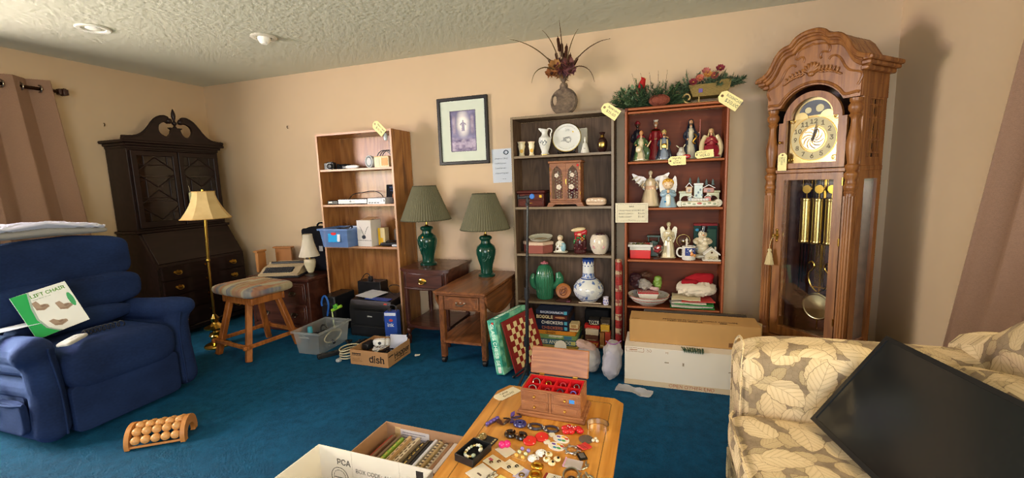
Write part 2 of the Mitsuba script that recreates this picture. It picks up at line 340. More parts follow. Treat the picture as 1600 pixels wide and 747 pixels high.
t = Thing('curtain', 'mauve taupe curtain at the right wall behind the floral sofa', 'curtain'); t.a('cloth', m, 'curtain_cloth', smooth=60)
t = Thing('curtain_rod', 'dark rod that carries the curtain behind the sofa', 'curtain rod'); t.a('rod', cyl((XR-.085, .5, 2.2), (XR-.085, 2.26, 2.2), .0125), 'k#3a2a20')
t.a('bracket', J(cyl((XR, 2.2, 2.2), (XR-.085, 2.2, 2.2), .008), bx(XR-.006, 2.2, 2.2, .012, .03, .06)), 'k#3a2a20')

# ---------- secretary desk ----------
D = 'dark_mahogany'
t = Thing('secretary_desk', 'tall dark mahogany secretary desk with glass doors and a broken swan-neck pediment in the corner', 'secretary desk', (XL+.015, 2.93, 0), 90)
prof = [(-.47, .05), (-.47, .69), (-.285, .985), (0, .985), (0, .05)]
t.a('lower_case', ext([(a, b) for a, b in prof], .84, 'x', -.42), D)
t.a('base_molding', J(bb(-.435, .435, -.487, -.002, .035, .085, .008), *[hull([((sx*.39, yy, .04), .045), ((sx*.40, yy-.01, .02), .03)]) for sx in (-1, 1) for yy in (-.44, -.05)]), D)
a = math.degrees(math.atan2(.295, .185))
t.a('slant_front', mv(bx(0, 0, 0, .80, .012, .33, .004), 0, -.381, .84, rx=-(90-a)), 'dark_mahogany')
k = t.a('escutcheon', mv(J(bx(0, 0, 0, .05, .004, .03, .002), sph(-.018, 0, 0, .012, (1, .4, 1)), sph(.018, 0, 0, .012, (1, .4, 1))), 0, -.302, .945, rx=-(90-a)), 'brass')
for i, (z0, z1) in enumerate(((.555, .675), (.415, .54), (.26, .4), (.095, .245))):
    pts = []
    for x in np.linspace(-.395, .395, 41):    # blocked serpentine front
        u = abs(x)/.395; pts.append((x, -.478-.022*(1/(1+math.exp(-(u-.42)*22)))+.018*math.exp(-((u-.2)/.2)**2)*0))
    d = t.a('drawer', ext(pts+[(.395, -.465), (-.395, -.465)], z1-z0, 'z', z0), D)
    for sx in (-1, 1):
        zc = (z0+z1)/2; yy = -.502
        t.a('pull', J(ext([(sx*.27+x_, zc+z_) for x_, z_ in ((-.04, 0), (-.028, .014), (-.014, .01), (0, .02), (.014, .01), (.028, .014), (.04, 0), (.024, -.014), (0, -.008), (-.024, -.014))], .003, 'y', yy-.002),
            tube([(sx*.27-.026, yy-.006, zc+.003), (sx*.27-.022, yy-.016, zc-.016), (sx*.27, yy-.018, zc-.022), (sx*.27+.022, yy-.016, zc-.016), (sx*.27+.026, yy-.006, zc+.003)], .0032, 6, 3), sph(sx*.27-.026, yy-.006, zc+.003, .006, n=1), sph(sx*.27+.026, yy-.006, zc+.003, .006, n=1)), 'brass', under=d)
    t.a('keyhole', mv(lathe([(0, 0), (.012, 0), (.011, .003), (0, .003)], 16, s=(.8, 1, 1)), 0, -.482, (z0+z1)/2+.02, rx=90), 'brass', under=d)
t.a('waist_molding', bb(-.435, .435, -.31, 0, .975, 1.0, .008), D)
t.a('upper_case', J(bb(-.41, -.385, -.28, 0, 1.0, 1.735), bb(.385, .41, -.28, 0, 1.0, 1.735), bb(-.41, .41, -.012, 0, 1.0, 1.735), bb(-.41, .41, -.28, 0, 1.715, 1.735), bb(-.41, .41, -.28, 0, 1.0, 1.02)), D)
for z in (1.25, 1.48): t.a('shelf', bb(-.385, .385, -.25, -.012, z, z+.014), D)
for sx in (-1, 1):
    x0, x1 = (sx*.392, sx*.004) if sx > 0 else (-.392, -.004); x0, x1 = min(x0, x1), max(x0, x1); y0, y1 = -.302, -.282; z0, z1 = 1.022, 1.712; w = .045
    d = t.a('door', J(bb(x0, x0+w, y0, y1, z0, z1), bb(x1-w, x1, y0, y1, z0, z1), bb(x0, x1, y0, y1, z0, z0+w+.01), bb(x0, x1, y0, y1, z1-w, z1)), D)
    gx0, gx1, gz0, gz1 = x0+w, x1-w, z0+w+.01, z1-w
    t.a('pane', bb(gx0-.004, gx1+.004, -.292, -.290, gz0-.004, gz1+.004, 0), 'old_glass', under=d, smooth=False)
    xm, W_ = (gx0+gx1)/2, gx1-gx0; H_ = gz1-gz0; bars = []
    def bar(p, q): bars.append(mv(bx(0, 0, 0, math.hypot(q[0]-p[0], q[1]-p[1]), .010, .009, .002), (p[0]+q[0])/2, -.297, (p[1]+q[1])/2, ry=-math.degrees(math.atan2(q[1]-p[1], q[0]-p[0]))))
    for s in (0, 1):
        a0 = gz0 if s == 0 else gz0+H_/2; a1 = a0+H_/2; am = (a0+a1)/2
        bar((gx0, am+.02), (xm, a1-.012)); bar((xm, a1-.012), (gx1, am+.02)); bar((gx0, am-.02), (xm, a0+.012)); bar((xm, a0+.012), (gx1, am-.02))
        for q in (gx0+W_*.17, gx1-W_*.17): bar((q, a1-.08), (q, a1)); bar((q, a0), (q, a0+.08)); bar((gx0, a1-.08), (q, a1-.08)); bar((q, a0+.08), (gx1 if q > xm else gx0, a0+.08))
    t.a('lattice', J(*bars), D, under=d)
t.a('cornice', J(bb(-.415, .415, -.29, 0, 1.73, 1.755), bb(-.43, .43, -.312, 0, 1.752, 1.778, .008), bb(-.455, .455, -.335, 0, 1.775, 1.8, .008)), D)
half = [(.45, 1.795), (.45, 1.815), (.40, 1.82), (.33, 1.835), (.27, 1.875), (.22, 1.935), (.175, 1.99), (.125, 2.022), (.085, 2.03), (.05, 2.02), (.035, 1.995), (.04, 1.975), (.06, 1.97), (.085, 1.985)] + arc(.098, 1.915, .062, 80, -70, 12)[0:0] + arc(.095, 1.918, .066, 98, -115, 16)[0:0]
half += [(x, z) for x, z in arc(.088, 1.915, .064, 85, -100, 14)] + [(.05, 1.88), (.04, 1.92), (.055, 1.928), (.055, 1.936), (0, 1.936)]
pts = half + [(-x, z) for x, z in half[::-1]]
t.a('pediment', ext(pts, .03, 'y', -.325), D, smooth=25)
edge = [(.45, 1.815), (.40, 1.82), (.33, 1.835), (.27, 1.875), (.22, 1.935), (.175, 1.99), (.125, 2.022), (.085, 2.03), (.055, 2.02)]
for s in (-1, 1): t.a('swan_neck', J(tube([(s*x, -.318, z+.004) for x, z in edge], [.016, .013, .012, .012, .012, .012, .012, .011, .008], 8, 4), sph(s*.052, -.322, 1.995, .026, (1, .8, 1))), D)
t.a('finial', lathe([(0, 0), (.022, 0), (.018, .012), (.01, .02), (.012, .03), (.024, .045), (.024, .06), (.01, .075), (.009, .085), (.016, .105), (.021, .13), (.019, .16), (.012, .19), (.005, .21), (0, .215)], 20, 0, -.31, 1.935, (.85, .85, .82)), D)
def tag(name, label, size, loc, rz, lines, rx=0, ry=0, tilt=0, col='m#efe2a0', group=None, th=.0022, hole='left', cs=None):
    """hang tag: clipped card with an eyelet and handwriting, standing in the xz plane facing -y, spun by tilt"""
    w, h_ = size; c = h_*.28
    P = [(-w/2+c, -h_/2), (w/2, -h_/2), (w/2, h_/2), (-w/2+c, h_/2), (-w/2, h_/2-c), (-w/2, -h_/2+c)]
    ring = Point(-w/2+c*.8, 0).buffer(h_*.05)
    tt = Thing(name, label, 'price tag', loc, rz, group, rx, ry)
    spin = lambda m: mv(m, ry=tilt)
    tt.a('card', spin(ext(Polygon(P).difference(ring), .0016, 'y', 0)), col)
    tt.a('eyelet', spin(ext(Point(-w/2+c*.8, 0).buffer(h_*.11).difference(ring), .0022, 'y', -.0003)), 's#7d5a34')
    ms = [txt(s_, hh, x_, -.0002, z_, .0006) for s_, hh, x_, z_ in lines]
    if ms: tt.a('handwriting', spin(J(*ms)), 'm#3b3f52', smooth=False)
    return tt
tt = Thing('price_tag', 'small pale hang tag on a string dangling from the dark secretary door', 'price tag', (XL+.335, 2.99, 1.27), 90)
tt.a('card', ext([(-.018, -.06), (.018, -.06), (.018, .05), (.01, .06), (-.01, .06), (-.018, .05)], .0015, 'y', 0), 'm#cfd4ac'); tt.a('string', tube([(0, 0, .05), (-.006, .002, .09), (-.004, .01, .125)], .0012, 5, 3), 'm#d8d0b0')

# ---------- blue recliner ----------
V_ = 'navy_velvet'
t = Thing('recliner', 'navy blue plush lift recliner with a pillow-rolled back beneath the window curtain', 'recliner', (-3.86, 1.580, 0), 90); t.M = t.M @ T().scale([1.05, 1.015, 1.01])
t.a('base', J(bb(-.26, .26, -.83, -.05, .03, .29, .02), bb(-.375, .375, -.72, -.05, .03, .3, .02)), V_)
t.a('front_panel', mv(sup(0, 0, 0, .525, .05, .27, .18), 0, -.835, .165), V_, smooth=60)
t.a('footrest_roll', sup(0, -.755, .375, .53, .25, .27, .3, .6), V_, smooth=60)
t.a('seat_cushion', wob(sup(0, -.56, .41, .53, .5, .17, .25, .5), .006, 9), V_, smooth=60)
for s in (-1, 1):
    o = s*.325; q_ = -.035 if s < 0 else -.005
    arm = skin([[((o, -.10, .50+q_), .075), ((o, -.35, .53+q_), .076), ((o, -.62, .545+q_), .078), ((o+s*.012, -.76, .555+q_), .08)],
                [((o+s*.02, -.77, .552+q_), .08), ((o+s*.05, -.80, .565+q_), .058)],
                [((o+s*.012, -.765, .53+q_), .072), ((o, -.775, .44), .066), ((o-s*.004, -.785, .3), .066), ((o+s*.002, -.79, .1), .072)],
                [((o, -.1, .5), .07), ((o, -.1, .1), .07)], [((o, -.1, .1), .07), ((o, -.79, .1), .07)], [((o, -.1, .3), .068), ((o, -.775, .32), .062)], [((o, -.1, .42), .07), ((o, -.75, .45), .065)]], .028, 10)
    t.a('arm', arm, V_, smooth=70)
    t.a('arm_front_welt', tube([(o-s*.028, -.85, .06), (o-s*.03, -.852, .2), (o-s*.028, -.842, .36), (o-s*.02, -.838, .45), (o-s*.01, -.85, .54)], .006, 6, 4), V_)
t.a('back_frame', mv(sup(0, 0, 0, .70, .2, .74, .2), 0, -.13, .65, rx=-6), V_, smooth=60)
for z, y, sz, w in ((.905, -.245, .31, .735), (.70, -.30, .22, .75)):
    t.a('back_pillow', wob(sup(0, y, z, w, .24, sz, .16, .5, 28), .012, 7, int(z*10)), V_, smooth=70)
t.a('lumbar_roll', wob(sup(0, -.40, .555, .56, .15, .125, .3, .85, 24), .006, 8), V_, smooth=70)
p = [(-.40, -.54), (-.40, -.80)]
t.a('side_pocket', J(wob(mv(sup(0, 0, 0, .035, .30, .17, .3), -.405, -.62, .185), .008, 12, 3), tube([(-.41, -.47, .265), (-.425, -.6, .258), (-.425, -.7, .262), (-.41, -.775, .268)], .007, 6, 4)), V_, smooth=60)
# things on the recliner
q = sup(0, 0, 0, .60, .36, .062, .22, .7, 44); v = q.vertices
v[:, 2] += np.where(v[:, 2] > 0, .010*(np.abs(np.sin((v[:, 0]+v[:, 1])*48))*np.abs(np.sin((v[:, 0]-v[:, 1])*48)))-.004, 0)+.012*meshkit.fbm(v*7, 3)-.02*((v[:, 0]-.05)/.28)**2*(v[:, 0] > 0)
t = Thing('folded_quilt', 'folded white and grey quilted blanket lying along the top of the blue recliner', 'blanket', (-3.69, 1.58, 1.108), 90)
q.vertices = v*[1.02, .9, 1]; t.a('quilt', q, 'c#8f8d88', smooth=70)
b = sup(0, 0, 0, .62, .33, .036, .2, .8, 60); v = b.vertices
v[:, 2] += .014*(np.abs(np.sin((v[:, 0]+v[:, 1])*46))*np.abs(np.sin((v[:, 0]-v[:, 1])*46)))**.6+.02*(meshkit.fbm(v*6, 3)-.5)-.03*np.clip(v[:, 0]/.3, -1, 1)**2; b.vertices = v
t.a('top_layer', mv(b, -.02, -.012, .042), 'c#b9bdcc', smooth=70)
def print_face(x0, x1, z0, z1, y): return bb(x0, x1, y-.0008, y, z0, z1, 0)
t = Thing('lift_chair_booklet', 'white and green LIFT CHAIR booklet propped on the blue recliner', 'booklet', (-3.325, 1.43, .682), 90-8, rx=-22, ry=-12)
w, h_ = .235, .265
t.a('cover', bx(0, 0, 0, w, .006, h_, 0), 'm#e6e8e2', smooth=False)
t.a('green_band', ext([(-w/2, -h_/2), (-.02, -h_/2), (-.06, -.09), (-.075, -.03), (-.07, .04), (-.05, h_/2-.002), (-w/2, h_/2)], .0012, 'y', -.0042), 'm#2fa457', smooth=False)
t.a('swoosh', J(ext([(-.02, -h_/2), (-.06, -.09), (-.075, -.03), (-.07, .04), (-.05, .13), (-.042, .13), (-.06, .04), (-.066, -.03), (-.05, -.09), (-.008, -h_/2)], .001, 'y', -.0048)), 'm#9fb3a8', smooth=False)
t.a('title', txt('LIFT CHAIR', .019, -.048, -.003, .093, .0012, True), 'm#5d8a3c', smooth=False)
t.a('subtitle', txt('Instructions for use', .006, -.045, -.003, .078, .0008), 'm#8a9a8a', smooth=False)
t.a('leaf_badge', ext(Polygon(arc(.098, .02, .012, 0, 360, 20, .045)), .001, 'y', -.004), 'm#4ba56a', smooth=False)
for x, z, s_, rc in ((-.028, .034, .030, 0), (.058, -.004, .030, .1), (.0, -.082, .028, .4)):
    H_ = 1.15-.75*rc; L_ = .9*rc
    c = t.a('printed_chair', ext([(x+p*s_, z+q*s_) for p, q in ((-.95-L_, H_), (-.25-L_, H_+.12), (.0, .35), (.55, .30), (.95+.5*rc, .05), (1.0+.5*rc, -.45), (.1, -.85), (-.85, -.45))], .001, 'y', -.0042), 'm#a5907e', smooth=False)
    t.a('printed_cushion', ext([(x+p*s_, z+q*s_) for p, q in ((-.15, .15), (.5, .2), (.75, -.05), (.05, -.25))], .001, 'y', -.0048), 'm#8a7565', smooth=False, under=c)
    t.a('printed_cushion', ext([(x+p*s_, z+q*s_) for p, q in ((-.8, -.1), (.05, -.35), (.9, -.1), (.9, -.35), (.1, -.72), (-.8, -.38))], .001, 'y', -.0048), 'm#947e6d', smooth=False, under=c)
t = Thing('hand_control', 'white lift chair hand control lying on the blue seat', 'remote control', (-3.05, 1.375, .543), -52, rx=0)
t.a('body', sup(0, 0, 0, .19, .062, .024, .35, .6), 's#c9c9c2', smooth=60)
for i in range(3): t.a('button', sup(-.045+i*.035, 0, .0118, .02, .026, .006, .5), 's#b5b6b4')
tt = [( -.1+.0*i, 0, 0) for i in range(2)]
co = np.linspace(0, 1, 90); P_ = np.c_[-.095-.12*co, .14*co**1.4+.012*np.sin(co*60), .004+.016*np.cos(co*60)+.01*co]
t.a('coiled_cord', tube(P_, .0035, 6), 's#191a20')
solo('paper_sheet', 'white paper sheet lying on the near arm of the blue recliner', 'paper', wob(bx(0, 0, 0, .1, .3, .003, 0).subdivide().subdivide().subdivide(), .004, 6), 'm#cfd8e6', (-3.36, 1.235, .620), 0, smooth=60)
t = Thing('pocket_remote', 'white remote control standing in the side pocket of the blue recliner', 'remote control', (-3.335, 1.122, .305), 0, ry=-8)
t.a('body', bx(0, 0, 0, .05, .022, .17, .006), 's#c8c8c4'); t.a('keypad', bx(0, -.0115, .03, .036, .002, .07, 0), 's#9a9a9c')

# ---------- wooden foot massager ----------
t = Thing('foot_massager', 'pale wooden foot massage roller with rows of round beads on the carpet before the recliner', 'foot massager', (-2.545, 1.445, 0), 35)
W1, W2 = 's#b5793f', 's#c58f55'
cr = arc(0, -.012, .085, 200, -20, 18)
out = [(y_, z_+.025) for y_, z_ in arc(0, 0, .088, 195, -15, 18)] + [(y_, z_+.015) for y_, z_ in arc(0, 0, .05, -25, 205, 14)]
for s in (-1, 1): t.a('end_plate', ext([(a*.95, max(.001, b)) for a, b in out], .022, 'x', s*.125-.011), W1)
for i, an in enumerate((165, 127, 90, 53, 15)):
    yy, zz = .066*math.cos(math.radians(an)), .028+.066*math.sin(math.radians(an))
    t.a('rod', cyl((-.125, yy, zz), (.125, yy, zz), .005, n=8), W1)
    for j in range(5): t.a('bead', sph(-.09+j*.045, yy, zz, .0225, (1.0, 1, 1)), W2)
t.a('stretcher', cyl((-.125, -.07, .012), (.125, -.07, .012), .007, n=8), W1)

# ---------- brass floor lamp ----------
t = Thing('floor_lamp', 'brass floor lamp with a parchment bell shade in front of the dark secretary', 'floor lamp', (-3.6, 2.56, 0))
t.a('base', lathe([(0, 0), (.125, 0), (.125, .012), (.112, .022), (.085, .032), (.06, .04), (.05, .06), (.062, .085), (.072, .1), (.06, .118), (.035, .128), (.03, .14), (.06, .155), (.105, .165), (.108, .175), (.075, .187), (.045, .2), (.03, .215), (.04, .235), (.042, .25), (.025, .27), (.014, .285), (0, .285)], 36, s=(.8, .8, 1)), 'gold_brass')
t.a('pole', J(cyl((0, 0, .28), (.01, 0, .75), .009), lathe([(.009, 0), (.015, .01), (.015, .02), (.009, .03)], 14, .01, 0, .74), cyl((.01, 0, .76), (.045, 0, 1.2), .011)), 'brass')
t.a('socket', J(cyl((.045, 0, 1.19), (.045, 0, 1.23), .02), cyl((.045, 0, 1.33), (.045, 0, 1.35), .008)), 'brass')
def flared_shade(r0, r1, h_, sides=8, n=9, flare=.35, th=.002):
    V = []; F = []
    for q in (0, 1):
        for i in range(n):
            u = i/(n-1); r = r1+(r0-r1)*((1-u)**(1+flare*2)) - q*th
            for j in range(sides): an = 2*PI*(j+.5)/sides; V.append((r*math.cos(an), r*math.sin(an), u*h_))
    def g(q, i, j): return q*n*sides+i*sides+j % sides
    for i in range(n-1):
        for j in range(sides):
            F += [[g(0, i, j), g(0, i, j+1), g(0, i+1, j+1)], [g(0, i, j), g(0, i+1, j+1), g(0, i+1, j)], [g(1, i, j), g(1, i+1, j+1), g(1, i, j+1)], [g(1, i, j), g(1, i+1, j), g(1, i+1, j+1)]]
    for i in (0, n-1):
        for j in range(sides): F += [[g(0, i, j), g(1, i, j), g(1, i, j+1)], [g(0, i, j), g(1, i, j+1), g(0, i, j+1)]]
    return trimesh.Trimesh(V, F, process=False)
def parch(p, n, uv):
    a = fbm(p.x*16, p.y*16, p.z*16, 3); return mix(L3('#a58a55'), L3('#c4ab78'), a)
pr('parchment', proc(parch), .7, diff_trans=0.0) if False else pr('parchment', proc(parch), .75)
t.a('shade', mv(flared_shade(.185, .08, .225), .055, 0, 1.11, rz=0), 'parchment', smooth=20)
for r, z in ((.185, 1.112), (.081, 1.333)): t.a('shade_trim', tube([(r*math.cos(2*PI*(j+.5)/8)+.055, r*math.sin(2*PI*(j+.5)/8), z) for j in range(9)], .004, 6), 'm#a98650')

# ---------- upholstered stool ----------
t = Thing('stool', 'oak counter stool with splayed legs and a woven multicoloured seat pad before the dark chest', 'stool', (-3.17, 2.6, 0), -9)
def pad_c(p, n, uv):
    x = p.x*.988+p.y*-.156; y = p.x*.156+p.y*.988
    s = noise(x*26+.8*noise(x*9, y*9), 2.0); k = noise(x*60, y*60); b = fbm(x*14, y*30, 2, 2)
    c = mix(L3('#8a7a5c'), L3('#a39a86'), smoothstep(.3, .7, s)); c = mix(c, L3('#4d5873'), smoothstep(.5, .6, noise(x*24+7, y*9))*.8); c = mix(c, L3('#95573a'), smoothstep(.55, .65, noise(x*38+2, y*5))*.8)
    return mix(c, L3('#b5aa8c'), k*.3+b*.15)
pr('stool_weave', proc(pad_c), .9, specular=.1)
t.a('seat_pad', sup(0, 0, .535, .54, .40, .105, .22, .65, 28), 'stool_weave', smooth=60)
t.a('apron', J(bb(-.2, .2, -.14, -.12, .43, .485), bb(-.2, .2, .12, .14, .43, .485), bb(-.19, -.17, -.13, .13, .43, .485), bb(.17, .19, -.13, .13, .43, .485)), 'stool_oak')
def slat(p, q, w, d, b=.004):
    p, q = np.array(p, float), np.array(q, float); L = np.linalg.norm(q-p); m = bx(0, 0, L/2, w, d, L, b); m.apply_transform(trimesh.geometry.align_vectors([0, 0, 1], (q-p)/L)); m.apply_translation(p); return m
for sx in (-1, 1):
    for sy in (-1, 1): t.a('leg', slat((sx*.205, sy*.215, .001), (sx*.12, sy*.11, .485), .042, .042), 'stool_oak')
z = .12
for sx in (-1, 1): t.a('rail', slat((sx*.215, -.25, z), (sx*.215, .25, z), .03, .022), 'stool_oak')
for sy in (-1, 1): t.a('rail', slat((-.24, sy*.222, z-.0), (.24, sy*.222, z-.0), .03, .022), 'stool_oak')

# ---------- dark chest and what stands on it ----------
t = Thing('night_chest', 'low dark two-drawer wooden chest with swing handles behind the stool', 'chest of drawers', (-3.345, 3.22, 0))
t.a('top', J(bb(-.37, .37, -.23, .23, .485, .515, .008)), 'mahogany'); t.a('body', bb(-.35, .35, -.2, .22, .06, .487), 'mahogany'); t.a('base', bb(-.36, .36, -.215, .22, 0, .065, .01), 'mahogany')
for sx in (-1, 1): t.a('corner_post', bb(sx*.335-.018, sx*.335+.018, -.214, -.19, .065, .487, .006), 'mahogany')
for z0, z1 in ((.285, .465), (.085, .265)):
    d = t.a('drawer', J(bb(-.31, .31, -.216, -.2, z0, z1, .006), bb(-.29, .29, -.221, -.21, z0+.02, z1-.02, .005)), 'mahogany')
    for x in (-.17, .17):
        zc = (z0+z1)/2
        t.a('pull', J(ext(Polygon(arc(x, zc, .042, 0, 360, 24, .016)), .004, 'y', -.2245), tube([(x-.03, -.226, zc), (x-.026, -.24, zc-.018), (x, -.243, zc-.024), (x+.026, -.24, zc-.018), (x+.03, -.226, zc)], .0035, 6, 3), sph(x-.03, -.226, zc, .007, n=1), sph(x+.03, -.226, zc, .007, n=1)), 'k#6d6558', under=d)
t = Thing('typewriter', 'beige portable electric typewriter with a dark keyboard on the dark chest', 'typewriter', (-3.36, 3.13, .516), 20)
t.a('tray', bb(-.19, .19, -.17, .15, 0, .022, .006), 's#26262a')
t.a('housing', J(ext([(-.165, .02), (-.165, .04), (-.12, .05), (-.06, .085), (.03, .1), (.14, .1), (.145, .02)], .36, 'x', -.18)), 's#a8977a')
kb = lambda y, z, m: mv(m, 0, y, z, rx=22)
t.a('keyboard_well', mv(bx(0, 0, 0, .27, .085, .006, .002), -.02, -.098, .0615, rx=33), 's#1d1e22')
for r in range(4):
    for c in range(11): t.a('key', mv(bx(-.135+.0235*c+.004*r, -.03+.02*r, .004, .018, .015, .008, .003), -.01, -.098, .064, rx=33), 's#2c2d33')
t.a('carriage', J(cyl((-.17, .08, .104), (.17, .08, .104), .014), bb(-.15, .15, .05, .11, .095, .103)), 's#2a2a2c')
t.a('paper_guide', J(bb(-.12, .1, .09, .1, .1, .122), cyl((-.19, .08, .104), (-.17, .08, .104), .018)), 's#8e7d62')
t = Thing('wooden_rack', 'golden wooden desk rack with two upright panels behind the typewriter', 'wooden rack', (-3.655, 3.30, .516), 8)
t.a('end_panel', J(bb(-.135, -.1, -.13, -.02, 0, .2, .006), bb(-.145, -.095, -.14, -.01, .2, .218, .006)), 's#a8713f')
t.a('back_panel', J(bb(-.06, .125, .06, .085, 0, .215, .004), bb(-.075, .14, .045, .1, .215, .232, .008)), 's#9a6436'); t.a('floor_board', bb(-.14, .14, .04, .10, 0, .014), 's#8d5a2f')
t = Thing('laptop_bag', 'black padded bag standing upright on the dark chest behind the small lamp', 'bag', (-3.15, 3.405, .521), 0)
t.a('body', wob(sup(0, 0, .215, .37, .14, .44, .25, .35, 26), .012, 7, 2), 'c#15161c', smooth=70); t.a('flap', wob(mv(sup(0, 0, 0, .36, .03, .2, .2), .0, -.068, .32), .006, 9), 'c#191a21', smooth=60)
t.a('handle', tube([(-.05, 0, .43), (-.04, 0, .455), (.04, 0, .455), (.05, 0, .43)], .008, 6, 4), 'c#15161c'); t.a('label_patch', bb(.03, .075, -.0885, -.086, .2, .25, 0), 'm#a5a7a8')
t = Thing('table_lamp', 'small ivory table lamp with a white bell shade on the dark chest', 'table lamp', (-3.085, 3.15, .516))
t.a('foot', lathe([(0, 0), (.055, 0), (.055, .012), (.03, .02), (.02, .03), (0, .03)], 24), 's#2a201a')
t.a('body', lathe([(0, .03), (.022, .03), (.03, .045), (.045, .085), (.052, .125), (.05, .15), (.044, .158), (0, .16)], 28), 'g#c9bfa0')
t.a('neck', cyl((0, 0, .155), (0, 0, .21), .008), 'brass')
t.a('shade', mv(flared_shade(.092, .042, .205, 28, 10, .3), 0, 0, .185), 'm#c9c0ad', smooth=40); t.a('shade_cap', lathe([(0, .388), (.04, .388), (.043, .393), (0, .396)], 24), 'm#a89f8c')
# ---------- bookcases ----------
def bookcase(name, label, x0, x1, yf, yb, h_, shelves, mat, edge, inner=None, t_=.018, top_over=0, plinth=.07):
    t = Thing(name, label, 'bookcase'); inner = inner or mat
    for xa, xb in ((x0, x0+t_), (x1-t_, x1)): t.a('side_panel', bb(xa, xb, yf, yb, 0, h_, .0015), mat)
    t.a('back_panel', bb(x0+t_, x1-t_, yb-.004, yb, .03, h_-.02, 0), inner, smooth=False)
    t.a('top_panel', bb(x0+t_-top_over, x1-t_+top_over, yf, yb-.006, h_-t_, h_, .0015), mat)
    for z in shelves: t.a('shelf', bb(x0+t_+.001, x1-t_-.001, yf+.004, yb-.007, z-t_, z, .0015), mat)
    if plinth: t.a('plinth', bb(x0+t_, x1-t_, yf+.02, yf+.035, 0, plinth, .001), mat)
    if edge:
        for xa, xb in ((x0, x0+t_), (x1-t_, x1)): t.a('edge_band', bb(xa, xb, yf-.002, yf, 0, h_, 0), edge, smooth=False)
        for z in (*shelves, h_): t.a('edge_band', bb(x0+t_+.001, x1-t_-.001, yf+.002 if z != h_ else yf-.002, yf+.004 if z != h_ else yf, z-t_, z, 0), edge, smooth=False)
    return t
bookcase('bookcase', 'brown knotty pine laminate bookcase with electronics, left of the night table', -2.93, -2.13, 3.19, 3.485, 1.81, (1.493, 1.175, .795), 'pine_laminate', 's#b98f6e', plinth=0)
bookcase('bookcase', 'grey-brown bookcase with vases and a green ceramic cactus, under the dried flower vase', -1.09, -.30, 3.26, 3.485, 1.828, (1.528, 1.128, .752, .362, .03), 'grey_walnut', 's#75654e', plinth=.011)
t = bookcase('bookcase', 'reddish cherry bookcase with nativity and angel figurines, under the pine greenery', -.222, .456, 3.26, 3.485, 1.826, (1.447, 1.112, .728, .372, .08), 'cherry', None)
for xa in (-.214, .448): t.a('post_bead', cyl((xa, 3.259, 0), (xa, 3.259, 1.8), .0085, n=10), 's#8d4c2c')
for z in (1.438, 1.103, .719, .363, 1.79, 1.815): t.a('shelf_nosing', cyl((-.2, 3.264, z), (.434, 3.264, z), .0085, n=10), 's#9a552f')

# ---------- night table ----------
MH = 'mahogany'
t = Thing('night_table', 'dark red mahogany night table with a bowed drawer, under the stickered green lamp', 'night table', (-1.79, 3.215, 0))
top = [(-.225, .24), (-.225, -.20)] + [(x, -.215-.03*(1-(x/.2)**2)) for x in np.linspace(-.2, .2, 13)] + [(.225, -.20), (.225, .24)]
t.a('top', J(ext(top, .016, 'z', .634), ext(np.array(top)*[.97, .97], .012, 'z', .622)), MH)
low = lambda s: [(a*s, b*s) for a, b in top]
t.a('case', ext(low(.9), .135, 'z', .487), MH)
d = t.a('drawer', ext([(x, -.2-.028*(1-(x/.2)**2)-.012) for x in np.linspace(-.165, .165, 13)] + [(.165, -.19), (-.165, -.19)], .105, 'z', .502), MH)
t.a('pull', J(mv(lathe([(0, 0), (.03, 0), (.026, .004), (.01, .006), (0, .006)], 20, s=(1.25, .8, 1)), 0, -.242, .555, rx=90), tube([(-.02, -.248, .555), (-.016, -.258, .54), (0, -.26, .535), (.016, -.258, .54), (.02, -.248, .555)], .003, 6, 3)), 'gold_brass', under=d)
t.a('lower_rail', J(tube([(x, -.2-.028*(1-(x/.2)**2), .485) for x in np.linspace(-.19, .19, 9)], .008, 6)), MH)
t.a('shelf', J(ext(low(.9), .016, 'z', .155), ext(low(.87), .012, 'z', .143)), MH)
for sx in (-1, 1):
    for sy in (-1, 1):
        x, y = sx*.185, .2 if sy > 0 else -.185
        t.a('leg', J(cyl((x, y, .171), (x, y, .62), .017, .019, 12), lathe([(0, 0), (.012, 0), (.016, .03), (.02, .06), (.013, .08), (.021, .1), (.021, .12), (.015, .13), (.018, .145)], 14, x, y), *[cyl((x+.0165*math.cos(a), y+.0165*math.sin(a), .2), (x+.018*math.cos(a), y+.018*math.sin(a), .6), .004, n=5) for a in np.arange(8)*PI/4]), MH)
# ---------- drop-leaf end table ----------
WN = 'walnut'
t = Thing('end_table', 'brown drop-leaf end table on black casters under the green lamp without sticker', 'end table', (-1.335, 3.08, 0))
ov = lambda w: [(-w, -.38), (w, -.38), (w, .38), (-w, .38)]
t.a('top', J(bb(-.205, .205, -.385, .385, .54, .56, .005), bb(-.195, .195, -.375, .375, .528, .541, .005)), WN)
t.a('apron', J(bb(-.16, .16, -.335, -.32, .41, .53, .002), bb(-.16, .16, .32, .335, .41, .53, .002), bb(-.165, -.15, -.33, .33, .41, .53, .002), bb(.15, .165, -.33, .33, .41, .53, .002)), WN)
d = t.a('drawer', J(bb(-.135, .135, -.347, -.333, .422, .515, .004), bb(-.118, .118, -.352, -.34, .437, .5, .005)), WN)
t.a('pull', J(tube([(-.032, -.352, .472), (-.03, -.37, .466), (0, -.376, .458), (.03, -.37, .466), (.032, -.352, .472)], .004, 6, 3), sph(-.033, -.356, .472, .009, n=1), sph(.033, -.356, .472, .009, n=1), sph(0, -.354, .474, .008, n=1)), 'k#b9b0a2', under=d)
